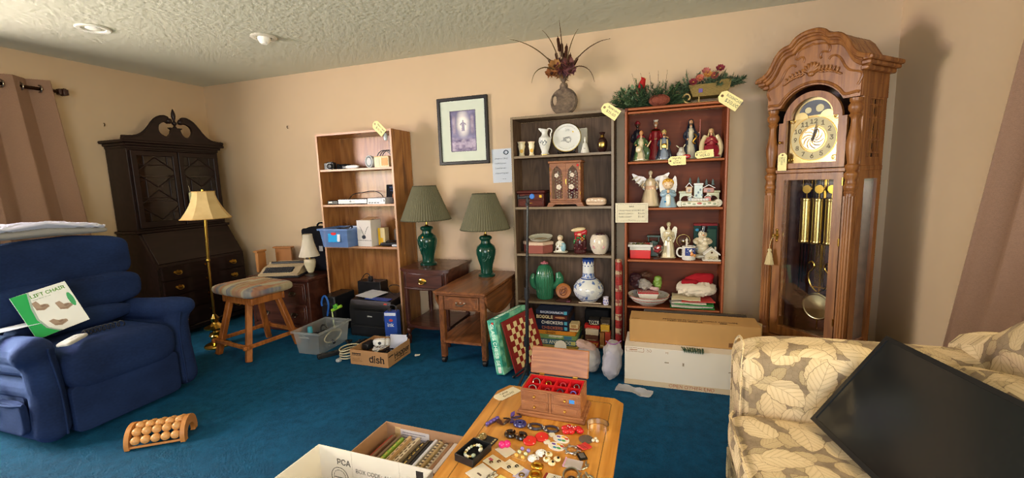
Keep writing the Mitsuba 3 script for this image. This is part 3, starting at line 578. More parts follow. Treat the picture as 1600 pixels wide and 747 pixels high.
for sx in (-1, 1):
    leaf = [(-.36, .535)] + arc(0, .535, .36, 180, 360, 26, .2) + [(.36, .535)]
    t.a('drop_leaf', ext(leaf, .016, 'x', sx*.197-.008), WN)
    for sy in (-1, 1):
        x, y = sx*.165, sy*.325
        t.a('leg', J(bb(x-.02, x+.02, y-.02, y+.02, .045, .53, .004), *[bb(x+k*.011-.003, x+k*.011+.003, y-.0235, y+.0235, .06, .41, .002) for k in (-1, 0, 1)]), WN)
        c = t.a('caster', J(mv(cyl((-.012, 0, 0), (.012, 0, 0), .022, n=18), x, y-.006, .022)), 'black_metal'); t.a('fork', J(bb(x-.018, x-.013, y-.02, y+.012, .015, .046), bb(x+.013, x+.018, y-.02, y+.012, .015, .046), cyl((x, y, .036), (x, y, .052), .012)), 'black_metal', under=c)
t.a('lower_shelf', J(ext([(-.15, -.36), (.15, -.36), (.2, -.2), (.2, .2), (.15, .36), (-.15, .36), (-.2, .2), (-.2, -.2)], .018, 'z', .165)), WN)

# ---------- green lamps ----------
def pleated(r0, r1, h_, n=60):
    V = []; F = []; m = 2*n
    for q in (0, 1):
        for i, u in enumerate(np.linspace(0, 1, 5)):
            for j in range(m):
                r = r0+(r1-r0)*u; r -= q*.003; r += (.0048 if j % 2 else -.0018)*(1-.35*u); an = 2*PI*j/m
                V.append((r*math.cos(an), r*math.sin(an), u*h_))
    g = lambda q, i, j: q*5*m+i*m+j % m
    for i in range(4):
        for j in range(m): F += [[g(0, i, j), g(0, i, j+1), g(0, i+1, j+1)], [g(0, i, j), g(0, i+1, j+1), g(0, i+1, j)], [g(1, i, j), g(1, i+1, j+1), g(1, i, j+1)], [g(1, i, j), g(1, i+1, j), g(1, i+1, j+1)]]
    for i in (0, 4):
        for j in range(m): F += [[g(0, i, j), g(1, i, j), g(1, i, j+1)], [g(0, i, j), g(1, i, j+1), g(0, i, j+1)]]
    return trimesh.Trimesh(V, F, process=False)
def green_lamp(label, loc, s=1.0, sticker=False, rz=0, slim=.9):
    t = Thing('ginger_jar_lamp', label, 'table lamp', loc, rz)
    S = lambda m: mv(m, s=(s*slim, s*slim, s))
    t.a('base', S(J(lathe([(0, 0), (.078, 0), (.08, .014), (.07, .02), (.055, .03), (0, .03)], 32))), 'g#0b3329')
    t.a('jar', S(lathe([(0, .025), (.058, .025), (.055, .05), (.06, .085), (.078, .135), (.092, .185), (.094, .215), (.082, .245), (.058, .262), (.045, .272), (.043, .29), (.055, .3), (.062, .31), (.058, .322), (.045, .33), (0, .332)], 40)), 'g#0c382c')
    fl = [tube([(-.02, -.086, .1), (-.01, -.097, .14), (.012, -.099, .17), (.008, -.096, .21)], .004, 6, 4)]
    for x, z, r in ((-.02, .19, .018), (.02, .165, .016), (.012, .215, .014), (-.025, .14, .013)):
        for k in range(5): a = k*2*PI/5; fl.append(sph(x+r*.7*math.cos(a), -.089+abs(x)*.25, z+r*.7*math.sin(a), r*.55, (1, .45, 1), 1))
    t.a('flower_relief', S(J(*fl)), 'g#0e3f32', smooth=60)
    t.a('stem', S(J(cyl((0, 0, .33), (0, 0, .42), .009), lathe([(0, .33), (.02, .33), (.016, .34), (.009, .345)], 18))), 'gold_brass')
    t.a('harp', S(tube([(.012, 0, .39), (.05, 0, .42), (.055, 0, .5), (.03, 0, .6), (0, 0, .64), (-.03, 0, .6), (-.055, 0, .5), (-.05, 0, .42), (-.012, 0, .39)], .003, 6, 4)), 'gold_brass')
    t.a('bulb', S(lathe([(0, .42), (.013, .42), (.014, .44), (.028, .48), (.026, .51), (0, .53)], 16)), 's#dedacb')
    t.a('shade', S(mv(pleated(.232, .105, .285), 0, 0, .385)), 'c#63604c', smooth=False)
    for r, z in ((.234, .387), (.107, .668)): t.a('shade_trim', S(tube([((r)*math.cos(a), r*math.sin(a), z) for a in np.linspace(0, 2*PI, 49)], .004, 6)), 'c#4a4839')
    if sticker: t.a('price_sticker', S(mv(lathe([(0, 0), (.008, 0), (.008, .001), (0, .001)], 16), -.002, -.082, .243, rx=60)), 'm#c9822e')
green_lamp('green ginger jar lamp with an orange sticker on the mahogany night table', (-1.85, 3.2, .651), 1.0, True)
green_lamp('green ginger jar lamp without sticker on the drop-leaf end table', (-1.335, 3.25, .561), 1.02, False, 25, .86)

# ---------- framed picture and taped price list ----------
def paint_c(p, n, uv):
    x = (p.x+1.60)/.12; z = (p.z-1.785)/.17
    w = fbm(p.x*14, p.z*22, 3, 4); w2 = fbm(p.x*30+5, p.z*40, 1, 3)
    c = mix(L3('#3d3a63'), L3('#7f7a9b'), dr.clip(w*1.5-.2, 0, 1))
    low = smoothstep(-.2, -.55, z+.35*(w-.5)); c = mix(c, mix(L3('#50416a'), L3('#a99bb0'), dr.clip(w2*1.7-.3, 0, 1)), low)
    r = dr.sqrt(dr.square(x*1.15)+dr.square((z-.32)*.8)); c = mix(c, L3('#e6e0d8'), smoothstep(.75, .12, r+.25*(w-.5)))
    for sx in (-.72, .72):
        f = smoothstep(.2, .05, dr.abs(x-sx)+.08*(w2-.5))*smoothstep(.85, .6, z)*smoothstep(-.25, 0.0, z); c = mix(c, mix(L3('#6a5a74'), L3('#b9a9b4'), w2), f*.8)
    return c
pr('cloud_print', proc(paint_c), .45)
t = Thing('framed_picture', 'black framed print of glowing purple clouds with a wide white mat on the back wall', 'picture', (-1.60, 3.499, 1.782), 0)
w, h_ = .476, .572
fr = []
for s in (-1, 1): fr += [bb(s*(w/2-.014)-.014, s*(w/2-.014)+.014, -.03, 0, -h_/2, h_/2, .004), bb(-w/2, w/2, -.03, 0, s*(h_/2-.014)-.014, s*(h_/2-.014)+.014, .004)]
t.a('frame', J(*fr), 's#0f1014'); t.a('mat_board', ext(sbox(-w/2+.02, -h_/2+.02, w/2-.02, h_/2-.02).difference(sbox(-.118, -.17, .118, .17)), .003, 'y', -.015), 'm#c6cdbd', smooth=False)
t.a('mat_bevel', ext(sbox(-.122, -.174, .122, .174).difference(sbox(-.116, -.168, .116, .168)), .002, 'y', -.0165), 'm#6a6478', smooth=False)
t.a('print', bb(-.12, .12, -.011, -.009, -.172, .172, 0), 'cloud_print', smooth=False); t.a('backing', bb(-w/2+.01, w/2-.01, -.008, -.002, -h_/2+.01, h_/2-.01, 0), 'm#6b5a44', smooth=False)
t.a('robed_silhouette', mv(J(lathe([(0, 0), (.016, 0), (.013, .02), (.012, .05), (.014, .068), (.006, .076), (0, .077)], 14, s=(1, .08, 1)), lathe([(0, .077), (.006, .08), (.007, .088), (0, .094)], 12, s=(1, .15, 1)), tube([(-.026, 0, .05), (-.01, 0, .068), (.01, 0, .068), (.026, 0, .05)], .004, 6, 3)), 0, -.0125, .0), 'm#9a93a6')
t = Thing('price_list', 'laminated price list sheet taped to the back wall beside the grey-brown bookcase', 'sign', (-1.245, 3.4985, 1.47), 0, ry=-1)
t.a('sheet', bx(0, 0, 0, .2, .0016, .285, 0), 'm#c3c9cf', smooth=False)
t.a('seal', J(mv(lathe([(.012, 0), (.02, 0), (.02, .0008), (.012, .0008), (.012, 0)], 24, s=(1.2, 1, 1)), .03, -.001, .11, rx=90), txt('SALE', .006, .018, -.0008, .107)), 'm#3d4a55', smooth=False)
t.a('print', J(*[txt(s_, .0125, -.075, -.0008, z) for s_, z in (('Children Décor', .055), ('Paint Games', .015), ('Card Games', -.025), ('Please Inquire', -.068))], txt('Thank you', .006, -.02, -.0008, -.115)), 'm#4a545e', smooth=False)

# ---------- grandfather clock ----------
O = 'oak'
t = Thing('grandfather_clock', 'tall carved oak grandfather clock with brass dial, weights and pendulum standing across the corner', 'grandfather clock', (.957, 3.146, 0), -45)
yf, yb = -.125, .125
t.a('plinth', J(bb(-.275, .275, -.145, .135, 0, .1, .01), bb(-.262, .262, -.135, .13, .1, .14, .01), bb(-.25, .25, yf, yb, .14, .245, .003), bb(-.27, .27, -.142, .132, .235, .26, .008)), O)
t.a('trunk_back', bb(-.25, .25, yb-.012, yb, .26, 1.9, .002), 'mahogany')  # dark wood colour stands in for shade inside the oak trunk
t.a('trunk_floor', bb(-.25, .25, yf+.01, yb, .25, .262, 0), O)
# sides with glass and fretwork
for s in (-1, 1):
    x0, x1 = s*.25-.009, s*.25+.009
    holes = [sbox(-.055, .33, .085, 1.285), sbox(-.05, 1.405, .085, 1.72)]
    P = sbox(yf+.01, .26, yb, 1.885)
    for hh in holes: P = P.difference(hh)
    d = t.a('side_panel', ext(P, .018, 'x', x0), O)
    t.a('side_glass', bb(s*.25-.001, s*.25+.001, -.058, .088, .327, 1.288, 0), 'glass', under=d, smooth=False)
    t.a('added_dark_backing', bb(s*.242-.002, s*.242+.002, -.06, .095, 1.40, 1.73, 0), 'c#1d1712', under=d, smooth=False)  # dark sheet added behind the fretwork to imitate shaded holes
    yc, fr = .0175, []
    R = lambda a0, a1, b0, b1: fr.append(bb(x0+.003, x1-.003, a0, a1, b0, b1, .001))
    for y in (-.03, -.004, .039, .065): R(y-.004, y+.004, 1.405, 1.72)
    for z in (1.43, 1.50, 1.62, 1.69): R(-.05, .085, z-.004, z+.004)
    for zc, hz in ((1.465, .04), (1.56, .06), (1.655, .04)):
        ring = Polygon(arc(yc, zc, .026, 0, 360, 24, hz)).difference(Polygon(arc(yc, zc, .018, 0, 360, 24, hz-.008))); fr.append(ext(ring, .012, 'x', x0+.003))
    t.a('fretwork', J(*fr), O, under=d)
    t.a('molding', J(bb(x0-.004, x1+.004, yf+.01, yb, 1.33, 1.36, .004), bb(x0-.004, x1+.004, yf+.01, yb, 1.80, 1.82, .004)), O, under=d)
# columns
def column(x):
    y = -.128; m = [lathe([(0, .26), (.034, .26), (.034, .3), (.028, .31), (.032, .325), (.026, .34), (.026, 1.2), (.03, 1.21), (.026, 1.22), (.032, 1.235), (.032, 1.245), (.026, 1.26), (0, 1.26)], 22, x, y)]
    m += [cyl((x+.0255*math.cos(a), y+.0255*math.sin(a), .35), (x+.0255*math.cos(a), y+.0255*math.sin(a), 1.19), .0048, n=6) for a in np.arange(12)*PI/6]
    return J(*m)
def upper_col(x):
    y = -.128
    return lathe([(0, 1.26), (.028, 1.26), (.024, 1.28), (.034, 1.30), (.034, 1.315), (.022, 1.33), (.03, 1.345), (.032, 1.36), (.022, 1.37), (.026, 1.40), (.033, 1.45), (.034, 1.485), (.028, 1.52), (.021, 1.56), (.018, 1.60), (.02, 1.62), (.03, 1.635), (.022, 1.645), (.034, 1.665), (.034, 1.685), (.024, 1.70), (.03, 1.71), (.03, 1.725), (0, 1.725)], 22, x, y)
for s in (-1, 1): c = t.a('column', column(s*.228), O); t.a('turned_spindle', upper_col(s*.228), O, under=c)
# trunk door
dl, dr_, z0, z1 = -.19, .19, .27, 1.325
d = t.a('trunk_door', ext(sbox(dl, z0, dr_, z1).difference(sbox(-.142, z0+.06, .142, 1.285)), .022, 'y', -.128), O)
t.a('glass', bb(-.146, .146, -.119, -.117, z0+.056, 1.289, 0), 'glass', under=d, smooth=False)
t.a('lock_plate', J(ext(Polygon(arc(-.168, .93, .009, 0, 360, 18, .035)), .003, 'y', -.1305), sph(-.168, -.133, .965, .008, (1, .5, 1), 1), sph(-.168, -.133, .895, .008, (1, .5, 1), 1), cyl((-.168, -.128, .93), (-.168, -.155, .93), .004), mv(lathe([(.008, -.002), (.013, -.002), (.013, .002), (.008, .002), (.008, -.002)], 16), -.168, -.162, .93, ry=90)), 'brass', under=d)
for z in (.42, .9, 1.25): t.a('hinge', cyl((.19, -.131, z), (.19, -.131, z+.045), .005), 'brass', under=d)
t.a('crossbar', bb(-.2, .2, -.13, -.1, 1.327, 1.352, .004), O)
# hood door with dial
arch = lambda w, zb, zs, ar, n=22: [(-w, zb), (w, zb), (w, zs)] + ([(ar, zs)] if ar < w else []) + arc(0, zs, ar, 0, 180, n)[1:-1] + ([(-ar, zs)] if ar < w else []) + [(-w, zs)]
d = t.a('dial_door', ext(Polygon(arch(.19, 1.356, 1.64, .165)).difference(Polygon(arch(.145, 1.388, 1.652, .118))), .022, 'y', -.128), O)
t.a('glass', ext(arch(.147, 1.386, 1.652, .12), .002, 'y', -.119), 'glass', under=d, smooth=False)
t.a('knob', J(cyl((-.17, -.128, 1.52), (-.17, -.143, 1.52), .004), sph(-.17, -.146, 1.52, .009, n=1)), 'brass', under=d)
dp = t.a('dial_plate', ext(arch(.155, 1.375, 1.652, .128), .004, 'y', -.095), 'k#b8a874', smooth=False)
zc = 1.53
t.a('chapter_ring', ext(Point(0, zc).buffer(.128, 32).difference(Point(0, zc).buffer(.078, 32)), .002, 'y', -.0975), 's#c9bd8c', under=dp, smooth=False)
t.a('center_disc', J(ext(Point(0, zc).buffer(.068, 32), .002, 'y', -.0972)), 'k#d8d0b4', under=dp, smooth=False)
t.a('rings', J(*[ext(Point(0, zc).buffer(r, 40).difference(Point(0, zc).buffer(r-.003, 40)), .003, 'y', -.0985) for r in (.13, .079, .069)]), 'brass', under=dp)
nums = []
for i in range(1, 13):
    a = math.radians(90-30*i); m = meshkit.text_mesh(str(i), .026, .0012, True); m.apply_translation((-(m.bounds[0][0]+m.bounds[1][0])/2, -.013, 0)); nums.append(mv(mv(m, rx=90), .102*math.cos(a), -.0976, zc+.102*math.sin(a)))
t.a('numerals', J(*nums), 's#574b22', under=dp, smooth=False)
scr = []
for k in range(4):
    for s in (-1, 1):
        sx, sz = ((1, 1), (-1, 1), (1, -1), (-1, -1))[k]
        scr.append(tube([(sx*(.118+.018*math.cos(a)*(a/6)), -.0965, zc+sz*(.118+.018*math.sin(a)*(a/6)*s)) for a in np.linspace(.5, 7, 18)], .0025, 5))
t.a('corner_scrolls', J(*scr), 'gold_brass', under=dp)
cs = [tube([(r*math.cos(a0+b*1.2), -.0985, zc+r*math.sin(a0+b*1.2)) for b, r in zip(np.linspace(0, 1, 8), np.linspace(.015, .06, 8))], .0022, 5) for a0 in np.arange(10)*PI/5]
t.a('center_scrolls', J(*cs), 'gold_brass', under=dp)
t.a('hands', J(mv(ext([(-.003, -.01), (.003, -.01), (.005, .04), (.0, .062), (-.005, .04)], .002), 0, -.104, zc, ry=20), mv(ext([(-.003, -.015), (.003, -.015), (.003, .07), (0, .1), (-.003, .07)], .002), 0, -.107, zc, ry=14), cyl((0, -.1, zc), (0, -.11, zc), .006)), 's#171512', under=dp)
t.a('moon_disc', J(ext(Point(0, 1.665).buffer(.092, 32).intersection(sbox(-.1, 1.668, .1, 1.8)), .002, 'y', -.0972)), 's#3b4a5e', under=dp, smooth=False)
t.a('moon', J(ext(Point(.03, 1.705).buffer(.022, 24), .002, 'y', -.099), ext(Point(-.035, 1.70).buffer(.018, 24), .002, 'y', -.099)), 's#d8cfa0', under=dp, smooth=False)
t.a('hemispheres', J(*[ext(Point(s*.072, 1.652).buffer(.04, 24).intersection(sbox(-.11, 1.652, .11, 1.7)), .003, 'y', -.0995) for s in (-1, 1)], ext(Point(0, 1.652).buffer(.122, 40).difference(Point(0, 1.652).buffer(.104, 40)).intersection(sbox(-.13, 1.655, .13, 1.8)), .002, 'y', -.0985)), 'k#c9bb84', under=dp, smooth=False)
# bonnet
def bonnet_top(w):   # half outline of the curved crown from centre to the right tip
    return [(0, 2.11), (.03, 2.108), (.06, 2.098), (.085, 2.08), (.10, 2.062), (.125, 2.056), (.155, 2.045), (.18, 2.02), (.2, 1.985), (.222, 1.945), (.25, 1.918), (.28, 1.905), (w, 1.9)]
hp = bonnet_top(.30); top = [(-x, z) for x, z in hp[::-1]] + hp[1:]
P = Polygon([(-.255, 1.73), (.255, 1.73), (.255, 1.9)] + [(x, z) for x, z in top[::-1] if abs(x) < .255] + [(-.255, 1.9)]).difference(Polygon([(-.192, 1.72), (.192, 1.72), (.192, 1.73)] + arc(0, 1.642, .195, 27, 153, 20) + [(-.192, 1.73)]))
bn = t.a('bonnet', ext(P, .03, 'y', -.15), O, smooth=25)
for i, (r, dz, y) in enumerate(((.016, .0, -.158), (.012, .018, -.172), (.014, .032, -.188))):
    t.a('crown_molding', tube([(x*(1+.01*i), y, z+dz-.012) for x, z in top], r, 8, 3), O, under=bn)
t.a('crown_roof', ext(Polygon([(x, z+.028) for x, z in top]+[(x, z-.002) for x, z in top[::-1]]), .30, 'y', -.175), O, smooth=25)
for s in (-1, 1): t.a('side_cornice', J(bb(s*.27-.02, s*.27+.02, -.16, .135, 1.86, 1.885, .006), bb(s*.285-.024, s*.285+.024, -.18, .14, 1.883, 1.906, .007), bb(s*.298-.025, s*.298+.025, -.195, .142, 1.903, 1.928, .007), bb(s*.25-.012, s*.25+.012, -.14, .13, 1.73, 1.87, .003)), O)
t.a('arch_molding', J(tube([(x, -.152, z) for x, z in [(-.25, 1.752)]+[(-.2, 1.752)]+arc(0, 1.648, .205, 148, 32, 20)+[(.2, 1.752), (.25, 1.752)]], .008, 8, 2)), O, under=bn)
fl = [tube([(s*x, -.151, z) for x, z in ((.24, 1.79), (.24, 1.86), (.2, 1.875), (.17, 1.91), (.145, 1.955), (.11, 1.975), (.09, 1.96))], .006, 6, 4) for s in (-1, 1)]
fl += [tube([(s*x, -.151, z) for x, z in ((.05, 1.975), (.045, 1.995), (.06, 2.01), (.085, 2.0), (.09, 2.03), (.06, 2.055), (0, 2.068))], .006, 6, 4) for s in (-1, 1)]
t.a('scroll_line', J(*fl), O, under=bn)
sh = [mv(sph(0, 0, .032, .012, (.75, .6, 2.6), 1), 0, -.152, 1.905, ry=an) for an in (-60, -40, -20, 0, 20, 40, 60)] + [sph(0, -.152, 1.9, .016, (1.2, .6, 1), 1)]
for s in (-1, 1):
    sh.append(tube([(s*.02, -.153, 1.9), (s*.06, -.153, 1.915), (s*.1, -.153, 1.905), (s*.14, -.153, 1.872)], .004, 5, 4))
    for k in range(6):
        x = .04+k*.019; z = 1.908-.0006*(k*k*2)
        for q in (-1, 1): sh.append(mv(sph(0, 0, .014, .008, (.7, .6, 2.1), 1), s*x, -.152, z, ry=s*(70+q*48)))
sh = [mv(m_, 0, -.006, 0) for m_ in sh]; t.a('carved_shell', J(*sh), O, under=bn, smooth=60)
# movement
for k, x in enumerate((-.072, 0, .072)):
    t.a('weight', lathe([(0, .885), (.031, .885), (.033, .89), (.033, .9), (.031, .905), (.031, 1.15), (.033, 1.155), (.033, 1.165), (.031, 1.17), (0, 1.17)], 28, x+.02, -.03), 'k#b8a468')
    t.a('pulley', J(cyl((x+.02, -.036, 1.225), (x+.02, -.024, 1.225), .026, n=22), tube([(x+.02, -.03, 1.17), (x+.02, -.03, 1.2)], .003, 5), tube([(x+.02-.026, -.03, 1.225), (x+.02-.026, -.03, 1.34)], .0015, 5), tube([(x+.02+.026, -.03, 1.225), (x+.02+.026, -.03, 1.34)], .0015, 5)), 'gold_brass')
pd = t.a('pendulum', J(bb(.012, .028, .03, .034, .5, 1.3, .001), cyl((.02, .028, .33), (.02, .028, .52), .004)), 'brass')
t.a('bob', mv(J(lathe([(0, 0), (.083, 0), (.088, .004), (.088, .012), (.08, .016), (.074, .014), (.03, .02), (0, .021)], 40)), .02, .026, .475, rx=90), 'k#cabf98', under=pd)
lyre = [tube([(.02+s*x, .02, z) for x, z in ((.008, .57), (.04, .6), (.06, .65), (.05, .7), (.03, .73), (.045, .76), (.065, .745))], .0055, 6, 4) for s in (-1, 1)] + [tube([(.02+k*.008, .02, .6), (.02+k*.008, .02, .95)], .0018, 5) for k in range(-3, 4)] + [bb(-.03, .07, .016, .024, .595, .605)]
t.a('lyre', J(*lyre), 'brass', under=pd)
t.a('chime_rods', J(*[cyl((-.14+.02*k, .09, .55+.05*k), (-.14+.02*k, .09, 1.3), .004, n=6) for k in range(6)]), 'k#55524a')
tt = tag('price_tag', 'yellow price tag hanging on the grandfather clock dial door', (.11, .055), (.957-.107-.0985, 3.146+.107-.0985+.0, 1.40), -45, [('Clock', .009, -.03, .008), ('$1500', .011, -.03, -.008), ('works', .006, -.028, -.019)], tilt=90)
tt = Thing('key_tassel', 'cream tassel hanging from the key in the grandfather clock door', 'tassel', (.957-.168*.707-.162*.707, 3.146+.168*.707-.162*.707, .93), -45)
tt.a('cord', tube([(0, -.004, 0), (-.012, -.006, -.03), (-.02, -.004, -.06), (-.02, -.004, -.09)], .0018, 5, 4), 'm#cdbb8c')
tt.a('skirt', mv(J(lathe([(0, 0), (.01, -.004), (.012, -.016), (.009, -.022), (.012, -.03), (.024, -.105), (0, -.105)][::-1], 24), *[tube([(.011*math.cos(a), .011*math.sin(a), -.03), (.026*math.cos(a), .026*math.sin(a), -.108)], .0022, 4) for a in np.arange(16)*PI/8]), -.02, -.004, -.085), 'c#c2b084')

# ---------- sofa ----------
FB = 'floral_fabric'
t = Thing('sofa', 'beige leaf-patterned camelback sofa against the right wall with a television leaning on it', 'sofa')
def arm_sofa(y0, y1):
    yc = (y0+y1)/2; r = (y1-y0)/2
    out = [(y0, .06), (y1, .06), (y1, .56)] + arc(yc, .56, r+.008, 0, 180, 16, .125) + [(y0, .56)]
    m = ext(out, .92, 'x', .315); f = ext(Polygon(out).buffer(-.012), .03, 'x', .29)
    return J(m, f)
am = skin([[((.36, 1.79, .14), .062), ((1.24, 1.79, .14), .062)], [((.36, 1.79, .3), .062), ((1.24, 1.79, .3), .062)], [((.36, 1.79, .45), .062), ((1.24, 1.79, .45), .062)],
           [((.37, 1.81, .58), .098), ((1.24, 1.81, .58), .098)], [((.37, 1.88, .14), .055), ((1.24, 1.88, .14), .055)], [((.37, 1.86, .35), .07), ((1.24, 1.86, .35), .07)]], .03, 12)
H = trimesh.convex.convex_hull(am.vertices[am.vertices[:, 2] < .62])
t.a('arm', skin([[((.375, 1.80, .14), .072), ((1.24, 1.80, .14), .072)]], .05, 0) if False else J(bb(.31, 1.26, 1.725, 1.93, .06, .62, .03), sup(.785, 1.828, .60, .965, .225, .2, .22, .75, 30)), FB, smooth=60)
t.a('arm_welt', tube([(.312, 1.735, .07), (.312, 1.735, .55), (.312, 1.74, .62), (.320, 1.76, .665), (.325, 1.79, .682), (.325, 1.83, .688), (.325, 1.87, .682), (.320, 1.90, .66), (.312, 1.92, .6), (.312, 1.926, .07)], .005, 7), FB)
t.a('base', bb(.30, 1.28, .12, 1.75, .06, .33, .02), FB)
t.a('skirt', J(bb(.302, .315, .12, 1.925, .02, .16, .004)), FB)
t.a('seat_cushion', sup(.62, 1.405, .375, .72, .63, .165, .16, .5, 30), FB, smooth=60); t.a('seat_cushion', sup(.62, .765, .375, .72, .62, .165, .16, .5, 30), FB, smooth=60)
t.a('seat_welt', tube([(.285, 1.70, .44), (.27, 1.67, .44), (.266, 1.62, .44), (.266, 1.18, .44), (.27, 1.13, .44), (.285, 1.1, .44)], .006, 6), FB)
cb = [(1.93, .06), (1.93, .66), (1.84, .69), (1.76, .72), (1.68, .78), (1.58, .845), (1.45, .885), (1.1, .90), (.75, .885), (.6, .82), (.45, .72), (.3, .67), (.3, .06)]
bk = ext(np.array(spl(cb[2:-2], 4).tolist()+[list(cb[-2]), list(cb[-1]), list(cb[0]), list(cb[1])]), .19, 'x', 1.02)
t.a('back', J(bk, tube([(1.115, a, b-.02) for a, b in cb[1:-1]], .098, 12, 4)), FB, smooth=60)
t.a('back_cushion', mv(sup(0, 0, 0, .20, .60, .34, .2, .6, 30), .955, 1.415, .565, ry=10), FB, smooth=60); t.a('back_cushion', mv(sup(0, 0, 0, .20, .60, .34, .2, .6, 30), .955, .80, .565, ry=10), FB, smooth=60)
for x, y in ((.36, 1.88), (1.2, 1.88), (.36, .2), (1.2, .2)): t.a('foot', cyl((x, y, 0), (x, y, .07), .02, .028), 's#4a2c18')

# ---------- television ----------
B0, T0 = np.array([.514, 1.646, .476]), np.array([.726, 1.70, .78])
e1 = np.array([.2, -.975, .0]); e1 /= np.linalg.norm(e1); upv = T0-B0; upv -= e1*np.dot(upv, e1); Ht = np.linalg.norm(upv); upv /= Ht; nv = np.cross(upv, e1)   # back normal
nv = nv if nv[0] > 0 else -nv
Wt = .70
Mx = np.eye(4); Mx[:3, 0], Mx[:3, 1], Mx[:3, 2], Mx[:3, 3] = e1, nv, upv, B0+.004*upv
t = Thing('television', 'large black flat screen television leaning on the floral sofa', 'television'); t.M = T(Mx)
t.a('bezel', ext(sbox(0, 0, Wt, Ht).difference(sbox(.014, .016, Wt-.014, Ht-.014)), .028, 'y', 0), 's#0a0b0d'); 
t.a('screen', bb(.012, Wt-.012, .003, .01, .014, Ht-.012, 0), 'g#0e1113', smooth=False); t.a('back_shell', J(bb(.01, Wt-.01, .02, .04, .01, Ht-.01, .008), bb(.12, Wt-.12, .035, .052, .06, Ht-.10, .008)), 's#121315')

# ---------- coffee table ----------
OT = 'oak_table'
t = Thing('coffee_table', 'honey oak coffee table covered with costume jewelry in the foreground', 'coffee table')
xy = [(-.655, 1.66), (-.62, 1.725), (-.155, 1.725), (-.118, 1.69), (-.118, .62), (-.15, .585), (-.62, .585), (-.655, .62)]
t.a('top', ext(Polygon(xy), .018, 'z', .402), OT); t.a('top_edge', ext(Polygon(xy).buffer(-.006), .022, 'z', .384), OT)
t.a('inlay_line', ext(Polygon(xy).buffer(-.045).difference(Polygon(xy).buffer(-.048)), .0006, 'z', .4199), 's#7d5420', smooth=False)
t.a('apron', J(bb(-.6, -.58, .65, 1.66, .31, .384), bb(-.19, -.17, .65, 1.66, .31, .384), bb(-.6, -.17, 1.64, 1.66, .31, .384), bb(-.6, -.17, .65, .67, .31, .384)), OT)
for x in (-.585, -.19):
    for y in (.66, 1.65): t.a('leg', lathe([(0, 0), (.02, 0), (.026, .02), (.022, .05), (.03, .1), (.024, .2), (.034, .27), (.034, .384), (0, .384)], 18, x, y), OT)
# ---------- electronics on the knotty bookcase ----------
t = Thing('compact_camera', 'small silver and black camera on the top shelf of the electronics bookcase', 'camera', (-2.86, 3.27, 1.494), 12)
t.a('body', bb(-.05, .04, -.02, .02, 0, .062, .006), 's#b9bcc0'); t.a('grip', bb(.018, .05, -.026, .022, 0, .066, .006), 's#17181b')
t.a('lens', J(mv(lathe([(0, 0), (.024, 0), (.024, .02), (.02, .024), (.016, .02), (0, .018)], 22), .012, -.02, .031, rx=90)), 's#26282c'); t.a('viewfinder', bb(-.02, .03, -.012, .012, .062, .072, .003), 's#2a2b2e')
t = Thing('camera_case', 'black soft case and strap beside the small camera on the top shelf', 'case', (-2.745, 3.32, 1.494))
t.a('body', wob(sup(0, 0, .024, .12, .09, .048, .4), .004, 20), 'c#141518', smooth=60); t.a('strap', tube([(-.05, -.03, .02), (-.02, -.055, .045), (.02, -.055, .012), (.04, -.06, .008), (.05, -.03, .008)], .004, 6, 4), 'c#1b1c20')
t = Thing('shaver', 'white hand-held device on a black cord lying on the top electronics shelf', 'shaver', (-2.60, 3.25, 1.494), -4)
t.a('handle', sup(0, 0, .017, .15, .034, .032, .5, .7), 's#d5d6d6', smooth=60); t.a('head', sup(-.085, 0, .016, .045, .03, .026, .4), 's#4a4c50'); t.a('cord', tube([(.075, 0, .015), (.1, .02, .006), (.06, .08, .006), (.13, .1, .006)], .003, 6, 4), 's#1a1a1c')
t = Thing('round_speaker', 'round silver speaker with a grey cone on the top electronics shelf', 'speaker', (-2.42, 3.265, 1.549), -18)
t.a('housing', mv(lathe([(0, -.06), (.04, -.06), (.052, -.02), (.056, .0), (.056, .01), (.05, .016), (.044, .01), (0, .01)], 30), rx=90), 's#bfc2c4'); t.a('cone', mv(lathe([(0, 0.002), (.012, .004), (.016, .0), (.042, .012), (.044, .01), (.044, 0), (0, 0)], 28), rx=90, y=-.002), 's#6f757a')
t.a('foot', bb(-.03, .03, -.01, .05, -.055, -.045), 's#2a2a2c')
t = Thing('headphones', 'black headphones with looped wire bands above the cream basket', 'headphones', (-2.33, 3.37, 1.494))
for q in (0, .03, .055): t.a('band', tube([(-.075+q, .0, .06), (-.06+q, -.01, .13), (-.01+q, 0, .155), (.05+q*.6, .005, .12), (.075+q*.3, 0, .06)], .0035, 6, 5), 's#17181b')
t.a('ear_cup', mv(J(lathe([(0, 0), (.035, 0), (.038, .012), (.03, .022), (0, .022)], 22)), -.075, 0, .05, rx=90, rz=30), 's#1c1d21')
t = Thing('storage_basket', 'cream and orange patterned box beside the round speaker on the top shelf', 'box', (-2.265, 3.27, 1.494), 4)
t.a('box', J(bb(-.07, .07, -.06, -.056, 0, .09), bb(-.07, .07, .056, .06, 0, .09), bb(-.07, -.066, -.06, .06, 0, .09), bb(.066, .07, -.06, .06, 0, .09), bb(-.07, .07, -.06, .06, 0, .006)), 's#cfc39c')
t.a('printed_panel', J(bb(.0, .062, -.062, -.06, .012, .08, 0)), 's#bf8a45', smooth=False); t.a('printed_panel', bb(-.05, -.02, -.062, -.06, .012, .08, 0), 's#b4b79a', smooth=False); t.a('band', bb(-.071, .071, -.061, .061, .084, .094), 's#c9a468')
